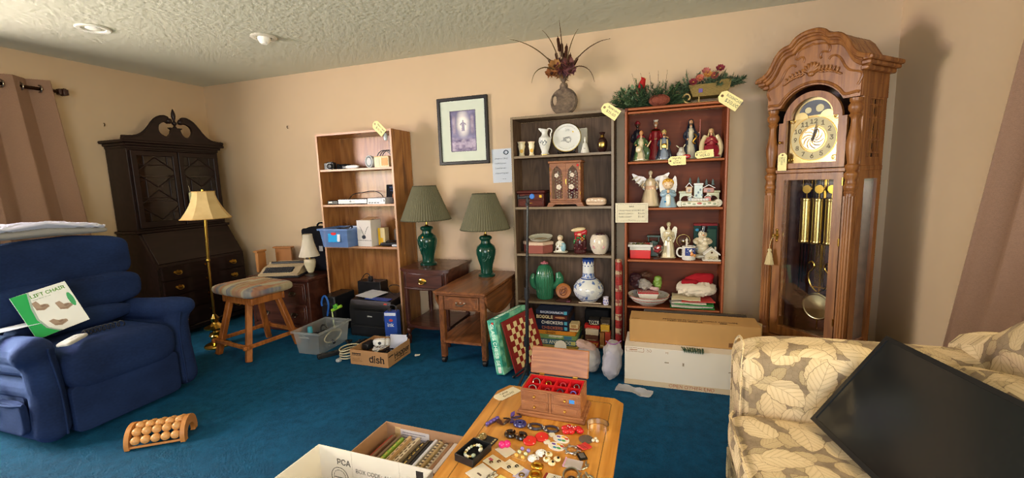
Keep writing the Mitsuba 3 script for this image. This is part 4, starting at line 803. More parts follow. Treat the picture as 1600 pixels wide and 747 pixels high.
t = Thing('glass_hook', 'clear glass ornament hanging under the top right corner of the electronics bookcase', 'ornament', (-2.205, 3.215, 1.79)); t.a('drop', lathe([(0, -.075), (.014, -.07), (.018, -.04), (.012, -.012), (0, -.008)], 18), 'g#b8c2c4'); t.a('string', cyl((0, 0, -.012), (0, 0, .002), .0015, n=6), 's#555555')
t = Thing('power_adapter', 'black power adapter with a white label at the left of the second electronics shelf', 'adapter', (-2.83, 3.26, 1.176)); t.a('body', bb(-.06, .06, -.035, .035, 0, .036, .005), 's#16171a'); t.a('label', bb(-.045, -.005, -.0365, -.035, .014, .028, 0), 'm#d5d5d2')
t.a('cord', tube([(.06, 0, .018), (.066, .10, .03), (.075, .16, .08), (.18, .175, .1), (.28, .17, .11), (.38, .16, .09), (.43, .15, .03)], .0035, 6, 5), 's#17181b')
t = Thing('disc_player', 'slim silver disc player on the second electronics shelf', 'disc player', (-2.595, 3.31, 1.176)); t.a('body', bb(-.155, .155, -.1, .1, .006, .044, .003), 's#a9adb0'); t.a('front_panel', bb(-.155, .155, -.104, -.099, .006, .044, .002), 's#c5c8ca'); t.a('display', bb(.03, .13, -.1055, -.104, .02, .036, 0), 's#e1e4e4'); t.a('top_cover', bb(-.15, .15, -.095, .1, .044, .047), 's#1a1b1e')
t.a('badge', mv(lathe([(0, 0), (.01, 0), (.01, .001), (0, .001)], 16), -.02, -.104, .027, rx=90), 's#7d8184')
for x in (-.13, .13): t.a('foot', bb(x-.015, x+.015, -.08, -.05, 0, .007), 's#111111')
t = Thing('clock_radio', 'small silver radio with buttons beside the slim disc player', 'radio', (-2.335, 3.26, 1.176), -3); t.a('body', J(ext([(-.06, 0), (-.055, .05), (.05, .055), (.06, 0)], .19, 'x', -.095)), 's#aeb3b7')
t.a('display', bb(.01, .05, -.061, -.058, .02, .045, 0), 's#dfe6ea')
for i in range(4): t.a('button', bb(-.08+i*.03, -.062+i*.03, -.0625, -.058, .008, .016), 's#5a5e63')
t.a('knob', mv(lathe([(0, 0), (.011, 0), (.01, .008), (0, .008)], 14), .075, -.058, .03, rx=90), 's#d6d9da')
t = Thing('dark_book_box', 'dark book-shaped case with a small portrait oval standing behind the silver radio', 'case', (-2.255, 3.385, 1.180), -4, rx=-6); t.a('body', bb(-.09, .09, -.03, .03, 0, .16, .004), 'm#0c0c11'); t.a('title', J(txt('NIGHT', .018, -.055, -.0305, .125, .001), txt('stories', .014, -.045, -.0305, .1, .001)), 'm#4a5a80', smooth=False); t.a('oval', ext(Polygon(arc(0, .055, .02, 0, 360, 20, .032)), .001, 'y', -.031), 'm#a5673f', smooth=False)
t = Thing('storage_bin', 'translucent blue plastic bin with a bright label, overfilled with cords, on the third shelf', 'storage bin', (-2.74, 3.225, .796))
def bin_mesh(w0, d0, w1, d1, h_, rim=.014, th=.003):
    def ring(w, d, z): return [(-w/2, -d/2, z), (w/2, -d/2, z), (w/2, d/2, z), (-w/2, d/2, z)]
    R = [ring(w0, d0, 0), ring(w1, d1, h_), ring(w1+rim*2, d1+rim*2, h_), ring(w1+rim*2, d1+rim*2, h_-.016), ring(w1+rim*2-.004, d1+rim*2-.004, h_-.016)]
    V = np.array(sum(R, [])); F = [[0, 2, 1], [0, 3, 2]]
    for i in range(len(R)-1):
        for j in range(4): a, b = i*4+j, i*4+(j+1) % 4; F += [[a, b, b+4], [a, b+4, a+4]]
    return trimesh.Trimesh(V, F, process=False)
t.a('tub', bin_mesh(.27, .22, .305, .26, .17), 'blue_plastic', smooth=20); t.a('label', mv(bb(-.07, .05, -.002, 0, -.04, .035, 0), .01, -.127, .09, rx=-5), 'm#2b9ad6', smooth=False); t.a('label_panel', mv(J(bb(.03, .06, -.003, 0, -.035, .03, 0)), .01, -.127, .09, rx=-5), 'm#d9dfe4', smooth=False); t.a('label_badge', mv(ext(Polygon(arc(-.01, .035, .03, 0, 360, 18, .014)), .002, 'y', -.003), .01, -.127, .09, rx=-5), 'm#d23a3a', smooth=False)
r_ = random.Random(3)
ps = [tube([(r_.uniform(-.085, .085), r_.uniform(-.06, .06), r_.uniform(.03, .17)) for _ in range(5)], .006, 6, 6) for i in range(6)]
solo('cord_tangle', 'dark cords piled in the translucent blue bin', 'cords', J(*ps), 's#24262e', (-2.74, 3.225, .80), kind='stuff')
t = Thing('webcam_box', 'white carton with a dark camera printed on its face on the third electronics shelf', 'box', (-2.482, 3.265, .796), -3)
t.a('carton', bb(-.078, .078, -.07, .07, 0, .235, .001), 'm#cfcac1'); t.a('lid_flap', mv(bb(-.06, .06, 0, .11, 0, .003, 0), 0, -.04, .238, rx=8), 'm#b08a66'); t.a('printed_camera', J(ext(Polygon(arc(-.005, .085, .022, 0, 360, 20, .018)), .001, 'y', -.071), tube([(-.005, -.071, .1), (-.03, -.071, .16), (-.045, -.071, .18)], .0015, 4), tube([(.002, -.071, .1), (.035, -.071, .165), (.05, -.071, .18)], .0015, 4)), 'm#33363c', smooth=False); t.a('base_line', bb(-.078, .078, -.0708, -.07, .052, .057, 0), 'm#8a8780', smooth=False)
t = Thing('yellow_box', 'small yellow and white carton beside the white webcam carton', 'box', (-2.355, 3.30, .796), 8); t.a('carton', bb(-.032, .032, -.04, .04, 0, .16, .001), 'm#cdbd8d'); t.a('yellow_panel', J(bb(-.033, -.012, -.042, -.04, .0, .16, 0), bb(-.012, .012, -.041, -.04, .03, .07, 0)), 'm#d9a928', smooth=False)
t = Thing('clear_package', 'clear plastic clamshell package at the right of the third electronics shelf', 'package', (-2.235, 3.40, .796), -5); t.a('shell', J(bb(-.065, .065, -.03, .03, .0, .14, .01)), 'clear_plastic'); t.a('card', bb(-.06, .06, .0, .002, .004, .136, 0), 'm#4e4640')
t = Thing('gadget_pile', 'dark handsets and cords lying at the right of the third electronics shelf', 'handset', (-2.255, 3.24, .796)); t.a('handset', mv(sup(0, 0, .02, .17, .05, .035, .4, .7), rz=12), 's#1a1c22', smooth=60); t.a('cord', tube([(-.1, -.02, .006), (-.05, .02, .03), (0, -.03, .05), (.04, .03, .045), (.09, -.01, .01)], .005, 6, 5), 's#20242c'); t.a('silver_end', sup(.075, -.03, .012, .06, .03, .02, .5), 's#bfc3c8')
# ---------- floor electronics ----------
t = Thing('computer_tower', 'black computer tower on the carpet at the left foot of the electronics bookcase', 'computer', (-2.83, 3.16, 0)); t.a('case', bb(-.075, .075, -.1, .17, 0, .35, .004), 's#141519'); t.a('bezel', bb(-.072, .072, -.11, -.1, .01, .345, .006), 's#1c1d22'); t.a('power_button', mv(lathe([(0, 0), (.009, 0), (.008, .003), (0, .003)], 14), 0, -.11, .2, rx=90), 's#c2b48a'); t.a('drive_slot', bb(-.06, .06, -.1115, -.11, .27, .29, 0), 's#2e3036')
t = Thing('subwoofer', 'black boxy speaker with plugs on top, deep in the electronics bookcase', 'speaker', (-2.60, 3.40, 0)); t.a('cabinet', bb(-.13, .13, -.05, .07, 0, .43, .004), 's#131417'); t.a('plug', J(bb(-.02, .02, -.03, .0, .43, .475, .004), tube([(.0, -.015, .47), (-.04, -.01, .50), (-.1, 0, .46), (-.14, -.02, .40)], .004, 6, 4)), 's#1b1c1f')
t = Thing('printer', 'black laser printer on the carpet in the bottom bay of the electronics bookcase', 'printer', (-2.40, 3.07, 0))
t.a('case', J(ext([(0, 0), (0, .25), (.012, .29), (.03, .325), (.25, .345), (.265, .33), (.265, 0)], .42, 'x', -.21)), 's#17181b'); t.a('paper_cassette', bb(-.195, .195, -.006, .003, .02, .095, .004), 's#1e1f23'); t.a('front_door', bb(-.15, .15, -.005, .003, .115, .235, .005), 's#1b1c20'); t.a('door_slot', bb(-.16, .16, -.004, .004, .24, .262, .002), 's#0d0d0f'); t.a('brand_plate', bb(-.02, .03, -.0062, -.004, .185, .195, 0), 's#b5b5b5'); t.a('warning_sticker', mv(bb(.145, .175, -.002, 0, 0, .012, 0), 0, .016, .298, rx=-20), 'm#c9432c')
solo('document', 'white printed sheets lying on the black printer', 'paper', mv(J(bb(-.11, .11, -.10, .10, 0, .003, 0)), rx=3.2), 'm#c9ccd2', (-2.475, 3.225, .348), -14)
solo('blue_folder', 'shiny blue folder at the front edge of the black printer', 'folder', mv(bb(-.13, .13, -.015, .05, 0, .006, .001), rx=3), 's#22419a', (-2.335, 3.105, .334), -6)
t = Thing('cable_hoop', 'thin black wire hoop standing on the printer', 'cable', (-2.26, 3.27, .342)); t.a('hoop', tube([(.065*math.cos(a), .01*math.sin(a*2), .047+.045*math.sin(a)) for a in np.linspace(0, 2*PI, 33)], .0035, 6), 's#1a1b1d')
t = Thing('blue_headband', 'bright blue plastic band hooked over the black computer tower', 'headband', (-2.83, 3.022, .27), 0); t.a('band', tube([(-.035, 0, .0), (-.032, 0, .06), (0, 0, .095), (.03, 0, .05), (.028, 0, -.03), (.012, .0, -.09)], .009, 8, 5), 's#2a5fae')
t = Thing('green_toy_blaster', 'lime green plastic handle leaning between the tower and the printer', 'toy', (-2.68, 2.99, .27), 15); t.a('barrel', mv(cyl((-.05, 0, 0), (.05, 0, 0), .014), ry=-24), 's#8fbf3a'); t.a('grip', mv(bx(.0, 0, .015, .04, .03, .045, .006), ry=-24), 's#4c9a2f'); t.a('rod', cyl((-.045, 0, -.02), (-.03, .0, -.268), .006), 's#b9c48c')
t = Thing('blue_can', 'blue and white rectangular tin standing before the black printer', 'tin', (-2.105, 2.985, 0), 10); t.a('can', bb(-.055, .055, -.04, .04, 0, .285, .004), 's#26479c'); t.a('cap', J(cyl((-.02, 0, .285), (-.02, 0, .305), .016), tube([(-.03, 0, .286), (-.02, 0, .33), (.03, 0, .33), (.04, 0, .286)], .004, 6, 3)), 's#2a2c33'); t.a('label_band', bb(-.05, .05, -.0412, -.04, .255, .28, 0), 'm#c3cbdb', smooth=False); t.a('label_band', bb(-.05, .05, -.0412, -.04, .05, .08, 0), 'm#c3cbdb', smooth=False); t.a('label_print', txt('ink', .03, -.03, -.0402, .16, .001, True), 'm#c3cbdb', smooth=False); t.a('red_mark', ext(Polygon(arc(.005, .215, .018, 0, 360, 16, .012)), .001, 'y', -.0412), 'm#b5474d', smooth=False)
t = Thing('grey_case', 'grey-brown flat case standing beside the printer against the bookcase side', 'case', (-2.165, 3.25, 0)); t.a('body', bb(-.012, .012, -.12, .16, 0, .28, .004), 's#5b5148'); t.a('latch', bb(-.006, .006, -.123, -.12, .2, .225), 's#8a5a3a')
# tote
t = Thing('plastic_tote', 'clear plastic tote holding black cables on the carpet beside the stool', 'storage bin', (-2.655, 2.775, 0), 1); t.a('tub', bin_mesh(.205, .33, .25, .37, .19, .013), 'clear_plastic', smooth=20); t.a('handle', J(*[tube([(s*.02-.08*0, s*.198, .165), (s*.0+.05, s*.203, .15), (-.05, s*.203, .15)], .004, 6) for s in (-1, 1)]), 'clear_plastic')
ps = [tube([(r_.uniform(-.055, .055), r_.uniform(-.11, .11), r_.uniform(.025, .115)) for _ in range(6)], .0065, 6, 6) for i in range(9)]
solo('cable_tangle', 'black cables heaped in the clear plastic tote', 'cables', J(*ps), 's#17181b', (-2.655, 2.775, .01), kind='stuff')
solo('cable', 'pale ivory cord looped against the wall inside the clear tote', 'cable', tube([(.088+.003*math.sin(a*3), .02+.1*math.cos(a), .085+.045*math.sin(a)) for a in np.linspace(0, 4*PI, 50)], .0045, 6), 's#bdb391', (-2.655, 2.775, .01))
solo('spray_cap', 'small teal cap among the cables in the clear tote', 'cap', lathe([(0, 0), (.02, 0), (.02, .045), (.016, .06), (0, .06)], 16), 's#3f93a5', (-2.712, 2.70, .135))
ps = [tube([(-2.46+.035*i+.04*math.cos(k*1.3+i), 2.78+.05*k+.02*math.sin(k*2+i), .012+.008*((k+i) % 3)) for k in range(4)], .009, 7, 6) for i in range(3)]
solo('cord_tangle', 'black cords tangled on the carpet between the clear tote and the printer', 'cords', J(*ps), 's#17181b', kind='stuff')
t = Thing('power_strip', 'long black power strip on the carpet beside the clear tote', 'power strip', (-2.43, 2.66, 0), 55); t.a('body', bb(-.14, .14, -.025, .025, 0, .03, .005), 's#1a1b1e')
for i in range(5): t.a('socket', bb(-.11+i*.05, -.085+i*.05, -.015, .015, .03, .032, .001), 's#2f3035')
t = Thing('extension_cord', 'coiled ivory extension cord on the carpet beside the printed carton', 'cord', (-2.265, 2.63, .006)); t.a('coil', tube([((.065+.008*math.sin(a*.7))*math.cos(a), (.09+.008*math.sin(a*1.1))*math.sin(a), .004+.0042*a/1.2) for a in np.linspace(0, 8*PI, 120)], .0055, 6), 's#b9b192'); t.a('plug', bb(-.055, -.02, -.105, -.07, -.004, .02, .005), 's#a3a6a8')
# hopper carton
t = Thing('printed_carton', 'open brown carton with black lettering, filled with cables, on the carpet beside the clear tote', 'cardboard box', (-2.022, 2.69, 0))
def open_box(w, d, h_, th=.004): return J(bb(-w/2, w/2, -d/2, -d/2+th, 0, h_, .0005), bb(-w/2, w/2, d/2-th, d/2, 0, h_, .0005), bb(-w/2, -w/2+th, -d/2+th, d/2-th, 0, h_, .0005), bb(w/2-th, w/2, -d/2+th, d/2-th, 0, h_, .0005), bb(-w/2, w/2, -d/2, d/2, 0, th, .0005))
t.a('carton', open_box(.335, .30, .115), 'm#a27a52'); t.a('logo_print', txt('dish', .05, -.0, -.1505, .03, .001, True), 'm#2c2420', smooth=False); t.a('front_print', J(bb(-.15, -.07, -.1508, -.15, .082, .09, 0), bb(-.15, -.07, -.1508, -.15, .072, .076, 0)), 'm#2c2420', smooth=False); t.a('side_print', J(txt('Hopper', .042, .1677, -.07, .04, .001, True, 'right'), bb(.1675, .1683, -.14, -.08, .075, .083, 0), bb(.1675, .1683, -.07, .11, .022, .026, 0)), 'm#2c2420', smooth=False); t.a('faint_print', J(txt('SATELLITE TV', .009, -.15, -.1505, .04, .0006), txt('RECEIVER BOX', .009, -.15, -.1505, .025, .0006)), 'm#84613f', smooth=False)
P0 = (-2.022, 2.69, .006)
for c, n_, rr, q in (('s#1b1b1e', 'black', .008, 4), ('s#d3d1cb', 'white', .005, 4)):
    solo('cable_tangle', n_+' cables tangled in the printed brown carton', 'cables', J(*[tube([(r_.uniform(-.10, .10)*(1 if n_ == 'black' else .6), r_.uniform(-.09, .09), (r_.uniform(.018, .045) if n_ == 'black' else r_.uniform(.07, .10))) for _ in range(6)], rr, 6, 6) for _ in range(q)]), c, P0, kind='stuff')
t = Thing('white_adapter', 'white plug adapters in the middle of the printed brown carton', 'adapter', (-2.00, 2.66, .118), 25); t.a('body', J(bb(-.04, .04, -.025, .025, 0, .05, .008), bb(-.06, -.02, .02, .06, -.01, .035, .008), bb(.03, .065, .0, .05, -.01, .04, .008)), 's#d4d3ce'); t.a('socket', mv(lathe([(0, 0), (.012, 0), (.012, .002), (0, .002)], 14), 0, -.025, .025, rx=90), 's#33353a')
solo('black_adapter', 'black power brick with a white label in the printed brown carton', 'adapter', bb(-.05, .05, -.03, .03, 0, .05, .006), 's#17181b', (-2.135, 2.70, .068), 84); solo('white_note', 'white folded papers standing at the back of the printed brown carton', 'paper', mv(J(bb(-.07, .07, -.001, .001, 0, .13, 0), mv(bb(-.07, .07, -.001, .001, 0, .12, 0), ry=6, y=-.01)), rx=-14), 'm#c3c8d6', (-1.945, 2.80, .02), 8)
solo('paper_scrap', 'small crumpled white paper scrap on the carpet before the night table', 'paper scrap', wob(bx(0, 0, .008, .04, .028, .006, 0).subdivide().subdivide(), .008, 40), 'm#d5d0c2', (-1.76, 2.79, 0.004), 30, smooth=False)

# ---------- price tags on the bookcases ----------
tag('price_tag', 'yellow hand-written price tag at the top right corner of the electronics bookcase', (.135, .075), (-2.245, 3.184, 1.82), 0, [('Bookcase', .014, -.03, .012), ('$25.00', .016, -.025, -.018)], tilt=45)
tag('price_tag', 'yellow price tag at the top right corner of the grey-brown bookcase', (.135, .08), (-.325, 3.254, 1.815), 0, [('Bookcase', .014, -.03, .013), ('$25.00', .016, -.025, -.018)], tilt=36)
tag('price_tag', 'yellow tag reading Bookcase $30 at the top right corner of the cherry bookcase', (.145, .082), (.45, 3.243, 1.82), 0, [('BOOKCASE', .016, -.035, .013), ('$30.00', .02, -.025, -.02)], tilt=36)
tag('price_tag', 'yellow Nativity Set price tag hanging over the cherry bookcase shelf edge', (.115, .062), (.132, 3.242, 1.44), 0, [('Nativity', .012, -.03, .012), ('Set', .011, -.015, -.004), ('$40.00', .011, -.025, -.02)], tilt=-2)
tag('price_tag', 'yellow Nativity Set HOLD tag propped before the seated red figurine', (.118, .052), (.308, 3.268, 1.478), 0, [('Nativity Set', .0085, -.05, .009), ('HOLD', .017, -.03, -.016)], tilt=175-180)
t = Thing('price_sign', 'white CHRISTMAS DECOR price card fixed between the two taller bookcases', 'sign', (-.172, 3.24, 1.078)); t.a('card', bb(-.115, .115, -.002, 0, -.072, .072, 0), 'm#cfc7ad', smooth=False)
t.a('border', ext(sbox(-.103, -.062, .103, .062).difference(sbox(-.1015, -.0605, .1015, .0605)), .0006, 'y', -.0026), 'm#7c7466', smooth=False)
t.a('print', J(txt('SALE', .010, 0, -.002, .041, .0007, True, center=True), *[txt(a, .0105, -.092, -.002, z, .0007) for a, z in (('CHRISTMAS DÉCOR', .012), ('BOARD GAMES', -.011), ('CARD GAMES', -.034))], *[txt(a, .012, .045, -.002, z, .0007) for a, z in (('$2.00', .012), ('$3.00', -.011), ('$2.00', -.034))], txt('thank you for shopping', .004, -.03, -.002, -.054, .0006)), 'm#4d473e', smooth=False)

# ---------- grey-brown bookcase: row one ----------
Z1, Z2, Z3, Z4 = 1.5285, 1.1285, .7525, .3625
def fluted(prof, k, amp, n=48, **kw):
    m = lathe(prof, n, **kw); return m
VP = [(0, 0), (.022, 0), (.026, .006), (.02, .02), (.022, .05), (.03, .08), (.026, .095), (.034, .115), (.03, .115), (.022, .095), (0, .09)]
for x, s_, lab in ((-1.03, 1.0, 'taller and left one of two small cream bud vases painted with yellow flowers'), (-.948, .97, 'slimmer and right one of two small cream bud vases painted with yellow flowers')):
    t = Thing('bud_vase', lab, 'vase', (x, 3.345, Z1)); w = 1.0 if s_ == 1.0 else .82
    t.a('body', lathe(VP, 26, s=(w, w, s_)), 'g#d8cba6'); t.a('painted_flower', J(*[sph(.006+.008*math.cos(a), -.0215*w-.001, .042+.009*math.sin(a), .007, (1, .35, 1), 1) for a in np.arange(5)*1.2566]), 'g#d2a33c'); t.a('lip', lathe([(.03*w, .113*s_), (.0345*w, .114*s_), (.0345*w, .117*s_), (.03*w, .117*s_)], 26), 'g#c79e85')
t = Thing('ewer', 'white porcelain ewer with grey scenic print and a curled handle on the top grey shelf', 'pitcher', (-.842, 3.36, Z1))
t.a('body', lathe([(0, 0), (.034, 0), (.036, .008), (.028, .02), (.026, .03), (.04, .07), (.049, .11), (.046, .135), (.03, .15), (.022, .165), (.024, .185), (.034, .2), (.03, .2), (.018, .17), (0, .165)], 32), 'g#d3d2ca')
t.a('spout', J(mv(hull([((-.02, 0, .19), .012), ((-.045, 0, .21), .006), ((.0, 0, .195), .014)]))), 'g#d3d2ca', smooth=60); t.a('handle', tube([(.02, 0, .19), (.045, 0, .205), (.058, 0, .19), (.05, 0, .17), (.048, 0, .14), (.044, 0, .12)], .0055, 8, 5), 'g#cfcdc4')
t.a('gold_foot', lathe([(.0345, .0), (.0368, .002), (.0368, .008), (.034, .01)], 32), 'k#c4a552'); scr = [tube([(.03*math.cos(a)*(a/9)*.9, -.047+.004*(a/9), .095+.034*math.sin(a)*(a/9)) for a in np.linspace(s0, 9, 22)], .0018, 5) for s0 in (1, 4)] + [sph(.012*k, -.0475, .10+.01*(k % 2), .006, (1, .3, 1.2), 1) for k in (-2, -1, 0, 1, 2)]
t.a('scenic_print', J(*scr), 'g#6f7276')
t = Thing('anniversary_plate', 'round white plate with a gold rim and a grey 25th print on a black stand', 'plate', (-.672, 3.395, Z1), 0)
pl = lambda m: mv(m, 0, .0, .13, rx=80)
t.a('plate', pl(lathe([(0, 0), (.065, 0), (.075, .005), (.112, .012), (.113, .015), (.108, .016), (.074, .009), (.064, .005), (0, .005)], 48)), 'g#d3d3cb'); t.a('gold_rim', pl(lathe([(.108, .0162), (.1135, .0155), (.1135, .013), (.111, .0115)], 48)), 'k#c8b36a')
t.a('print', J(mv(txt('25', .02, -.014, -.0065, .052, .001), 0, 0, .13, rx=-10), *[mv(tube([(r_.uniform(-.035, .035), -.0065, r_.uniform(-.045, .01)) for _ in range(4)], .0013, 5, 3), 0, 0, .13, rx=-10) for _ in range(7)]), 'm#8a8a88', smooth=False)
arcp = [tube([(.09*math.cos(a), -.012, .09*math.sin(a)) for a in np.linspace(a0, a1, 14)], .0016, 5) for a0, a1 in ((.7, 2.44), (3.9, 5.5))]
t.a('rim_lettering', mv(J(*arcp), 0, 0, .13, rx=-10), 'm#9b9a94'); t.a('yellow_dot', mv(sph(.048, -.0065, .044, .006, (1, .3, 1), 1), 0, 0, .13, rx=-10), 'm#d8b13a')
t.a('stand', J(*[tube([(s*.06, .05, .007), (s*.06, -.01, .009), (s*.062, -.045, .014), (s*.066, -.05, .035)], .005, 6, 4) for s in (-1, 1)], tube([(-.06, -.0, .008), (0, -.01, .02), (.06, 0, .008)], .005, 6, 3), tube([(-.03, .045, .007), (-.03, .055, .1), (0, .055, .12), (.03, .055, .1), (.03, .045, .007)], .004, 6, 3)), 's#17171a')
solo('gift_carton', 'plain pale carton standing behind the round plate and the bell', 'box', bb(-.036, .036, -.02, .02, 0, .2, .001), 'm#aaa596', (-.555, 3.445, Z1))
t = Thing('porcelain_bell', 'small white porcelain bell with grey print beside the round plate', 'bell', (-.523, 3.345, Z1)); t.a('bell', lathe([(0, .0), (.033, 0), (.032, .012), (.026, .035), (.02, .062), (.012, .078), (0, .082)], 26), 'g#d2cfc4'); t.a('handle', lathe([(0, .08), (.006, .08), (.005, .09), (.009, .1), (.006, .118), (0, .128)], 14), 'g#d2cfc4'); t.a('print', J(*[sph(.02*math.sin(a), -.026*math.cos(a)+0, .03+.008*math.cos(a*5), .004, (1, .5, 1), 1) for a in np.linspace(-.7, .7, 6)]), 'g#8a8a84')
t = Thing('gilded_vase', 'small dark bronze vase with a gold painted front beside the porcelain bell', 'vase', (-.393, 3.345, Z1)); t.a('body', lathe([(0, 0), (.022, 0), (.022, .006), (.03, .02), (.037, .05), (.037, .08), (.028, .1), (.015, .112), (.013, .13), (.024, .148), (.02, .15), (.01, .135), (0, .13)], 28), 'g#2b1714'); t.a('gilt_panel', mv(sph(0, 0, .06, .034, (.8, .5, 1.15), 2), 0, -.0215, 0), 'k#b39a55'); t.a('gilt_neck', lathe([(.0165, .108), (.0145, .12), (.0145, .126), (.013, .13), (.0135, .11)], 24), 'k#9d7c3c')
# row two
t = Thing('lacquer_box', 'dark red lacquer jewelry chest with a yellow sticker on the second grey shelf', 'jewelry box', (-.95, 3.365, Z2)); t.a('body', bb(-.11, .11, -.075, .075, 0, .105, .003), 'g#3f1416'); t.a('lid', J(bb(-.118, .118, -.082, .08, .106, .128, .005)), 'g#451719')
for z0, z1 in ((.01, .048), (.056, .098)): d = t.a('drawer', bb(-.098, .098, -.08, -.074, z0, z1, .002), 'g#4a1a1b'); t.a('knob', J(bb(-.014, .014, -.084, -.08, (z0+z1)/2-.003, (z0+z1)/2+.003)), 'brass', under=d)
t.a('price_sticker', bb(.072, .092, -.0815, -.08, .072, .092, 0), 'm#e0b33b')
t = Thing('jewelry_armoire', 'wooden jewelry armoire with two gothic glazed doors hung with necklaces', 'jewelry armoire', (-.672, 3.365, Z2))
t.a('case', J(bb(-.122, -.112, -.065, .07, .03, .335), bb(.112, .122, -.065, .07, .03, .335), bb(-.12, .12, -.065, .07, .03, .045), bb(-.12, .12, .062, .07, .03, .335), bb(-.12, .12, -.065, .07, .325, .335)), 'box_walnut')
t.a('crown', J(bb(-.132, .132, -.078, .072, .334, .35, .004)), 'box_walnut'); t.a('base', J(ext([(-.145, 0), (-.1, 0), (-.08, .016), (.08, .016), (.1, 0), (.145, 0), (.13, .03), (-.13, .03)], .15, 'y', -.08)), 'box_walnut'); t.a('lining', bb(-.111, .111, .058, .061, .046, .325, 0), 'c#6d2f38')
for s in (-1, 1):
    xc = s*.061; op = Polygon([(xc-.042, .06), (xc+.042, .06), (xc+.042, .25), (xc+.03, .285), (xc, .315), (xc-.03, .285), (xc-.042, .25)])
    d = t.a('door', ext(sbox(xc-.059, .046, xc+.059, .326).difference(op), .012, 'y', -.077), 'box_walnut'); t.a('glass', ext(op.buffer(.002), .001, 'y', -.071), 'glass', under=d, smooth=False)
    t.a('etched_flower', J(*[sph(xc-s*.012+.012*math.cos(a), -.0715, .15+.012*math.sin(a), .010, (1, .15, 1), 1) for a in np.arange(5)*1.2566], *[sph(xc-.005+.01*math.cos(a), -.0715, .24+.01*math.sin(a), .008, (1, .15, 1), 1) for a in np.arange(5)*1.2566]), 'm#cdbfae', under=d)
    for z in (.1, .29): t.a('hinge', bb(xc+s*.056-.002, xc+s*.056+.004, -.081, -.076, z-.012, z+.012), 'brass', under=d)
t.a('center_stile', J(bb(-.008, .008, -.08, -.076, .046, .326)), 'box_walnut'); t.a('handle', cyl((.01, -.084, .17), (.01, -.084, .21), .003), 'brass')
t.a('red_sticker', mv(lathe([(0, 0), (.009, 0), (.009, .001), (0, .001)], 16), .1, -.0785, .312, rx=90), 'm#c5342f')
for i in range(4): solo('necklace', ('cream pearl', 'gold bead', 'white pearl', 'rosy grey bead')[i]+' necklace hanging inside the gothic jewelry armoire', 'necklace', J(*[sph(-.072+.04*i+(.0 if i < 2 else .02)+.012*math.cos(a), 0, .16+.11*math.sin(a), .0055, n=1) for a in np.linspace(0, 2*PI, 26)[:-1]]), ('g#cfc6b4', 'k#c9a85a', 'g#d8d4ca', 'g#b5a89a')[i], (-.672, 3.375, Z2), group='necklaces in the gothic armoire')
t = Thing('soap_bar', 'wrapped flowery soap bar lying at the right of the second grey shelf', 'soap', (-.437, 3.32, Z2), -3); t.a('bar', sup(0, 0, .032, .155, .07, .062, .5, .6), 's#c9ad90', smooth=60); t.a('band', sup(0, 0, .030, .157, .072, .012, .5, .3), 's#a18468'); t.a('print', J(*[sph(-.05+.025*i, -.034, .04+.008*(i % 2), .008, (1, .3, .8), 1) for i in range(5)]), 's#ddd3bb')
# row three
t = Thing('hexagonal_box', 'pinkish brown hexagonal gift box with a cream lid rim on the third grey shelf', 'box', (-.918, 3.365, Z3)); hexp = lambda r, ry: [(r*math.cos(a), ry*math.sin(a)) for a in np.arange(6)*PI/3]
t.a('body', ext(hexp(.122, .098), .078, 'z', 0), 'm#8a4f45'); t.a('lid', J(ext(hexp(.128, .103), .022, 'z', .066)), 'm#c5ab93')
t = Thing('painted_dish', 'shallow white dish with a painted landscape resting on the hexagonal box', 'dish', (-.893, 3.36, Z3+.0965), 0, rx=7); t.a('dish', lathe([(0, 0), (.05, 0), (.085, .012), (.1, .03), (.098, .034), (.082, .018), (.05, .007), (0, .007)], 40), 'g#c5c3b0'); t.a('painting', lathe([(0, .0075), (.055, .008), (.06, .0095), (.0, .0095)], 30), 'g#94713a'); t.a('rim', lathe([(.097, .034), (.101, .031), (.1, .029)], 40), 'k#b09a68')
t = Thing('child_figurine', 'small pale porcelain figurine of a child holding a blue lamb-like bundle', 'figurine', (-.725, 3.345, Z3))
t.a('base', sup(0, 0, .0095, .115, .08, .018, .5, .9), 'g#c2bda6', smooth=60); t.a('dress', lathe([(0, .01), (.042, .01), (.036, .04), (.026, .075), (.014, .098), (0, .1)], 24, -.005, 0, 0, (1, .8, 1)), 'g#cbc8b8'); t.a('bundle', sup(.026, -.022, .05, .04, .035, .07, .8), 'g#7fa3ad', smooth=60); t.a('patch', sph(-.022, -.03, .035, .010, (1, .5, 1.2), 1), 'g#4f3d2f')
t.a('arms', J(tube([(-.022, 0, .088), (-.03, -.02, .065), (-.005, -.036, .06)], .008, 7, 4), tube([(.012, 0, .088), (.028, -.02, .075), (.012, -.036, .065)], .008, 7, 4)), 'g#c6c2b0'); t.a('head', J(sph(-.004, -.004, .118, .021, (.95, 1, 1.05)), sph(-.004, -.026, .116, .003, n=1)), 'g#d8bf9f', smooth=60); t.a('bonnet', sph(-.004, .004, .123, .022, (1.05, 1, 1)), 'g#c9c2a6', smooth=60)
t = Thing('santa_vase', 'colourful glass vase shaped as a waving santa with holly on the third grey shelf', 'vase', (-.571, 3.355, Z3))
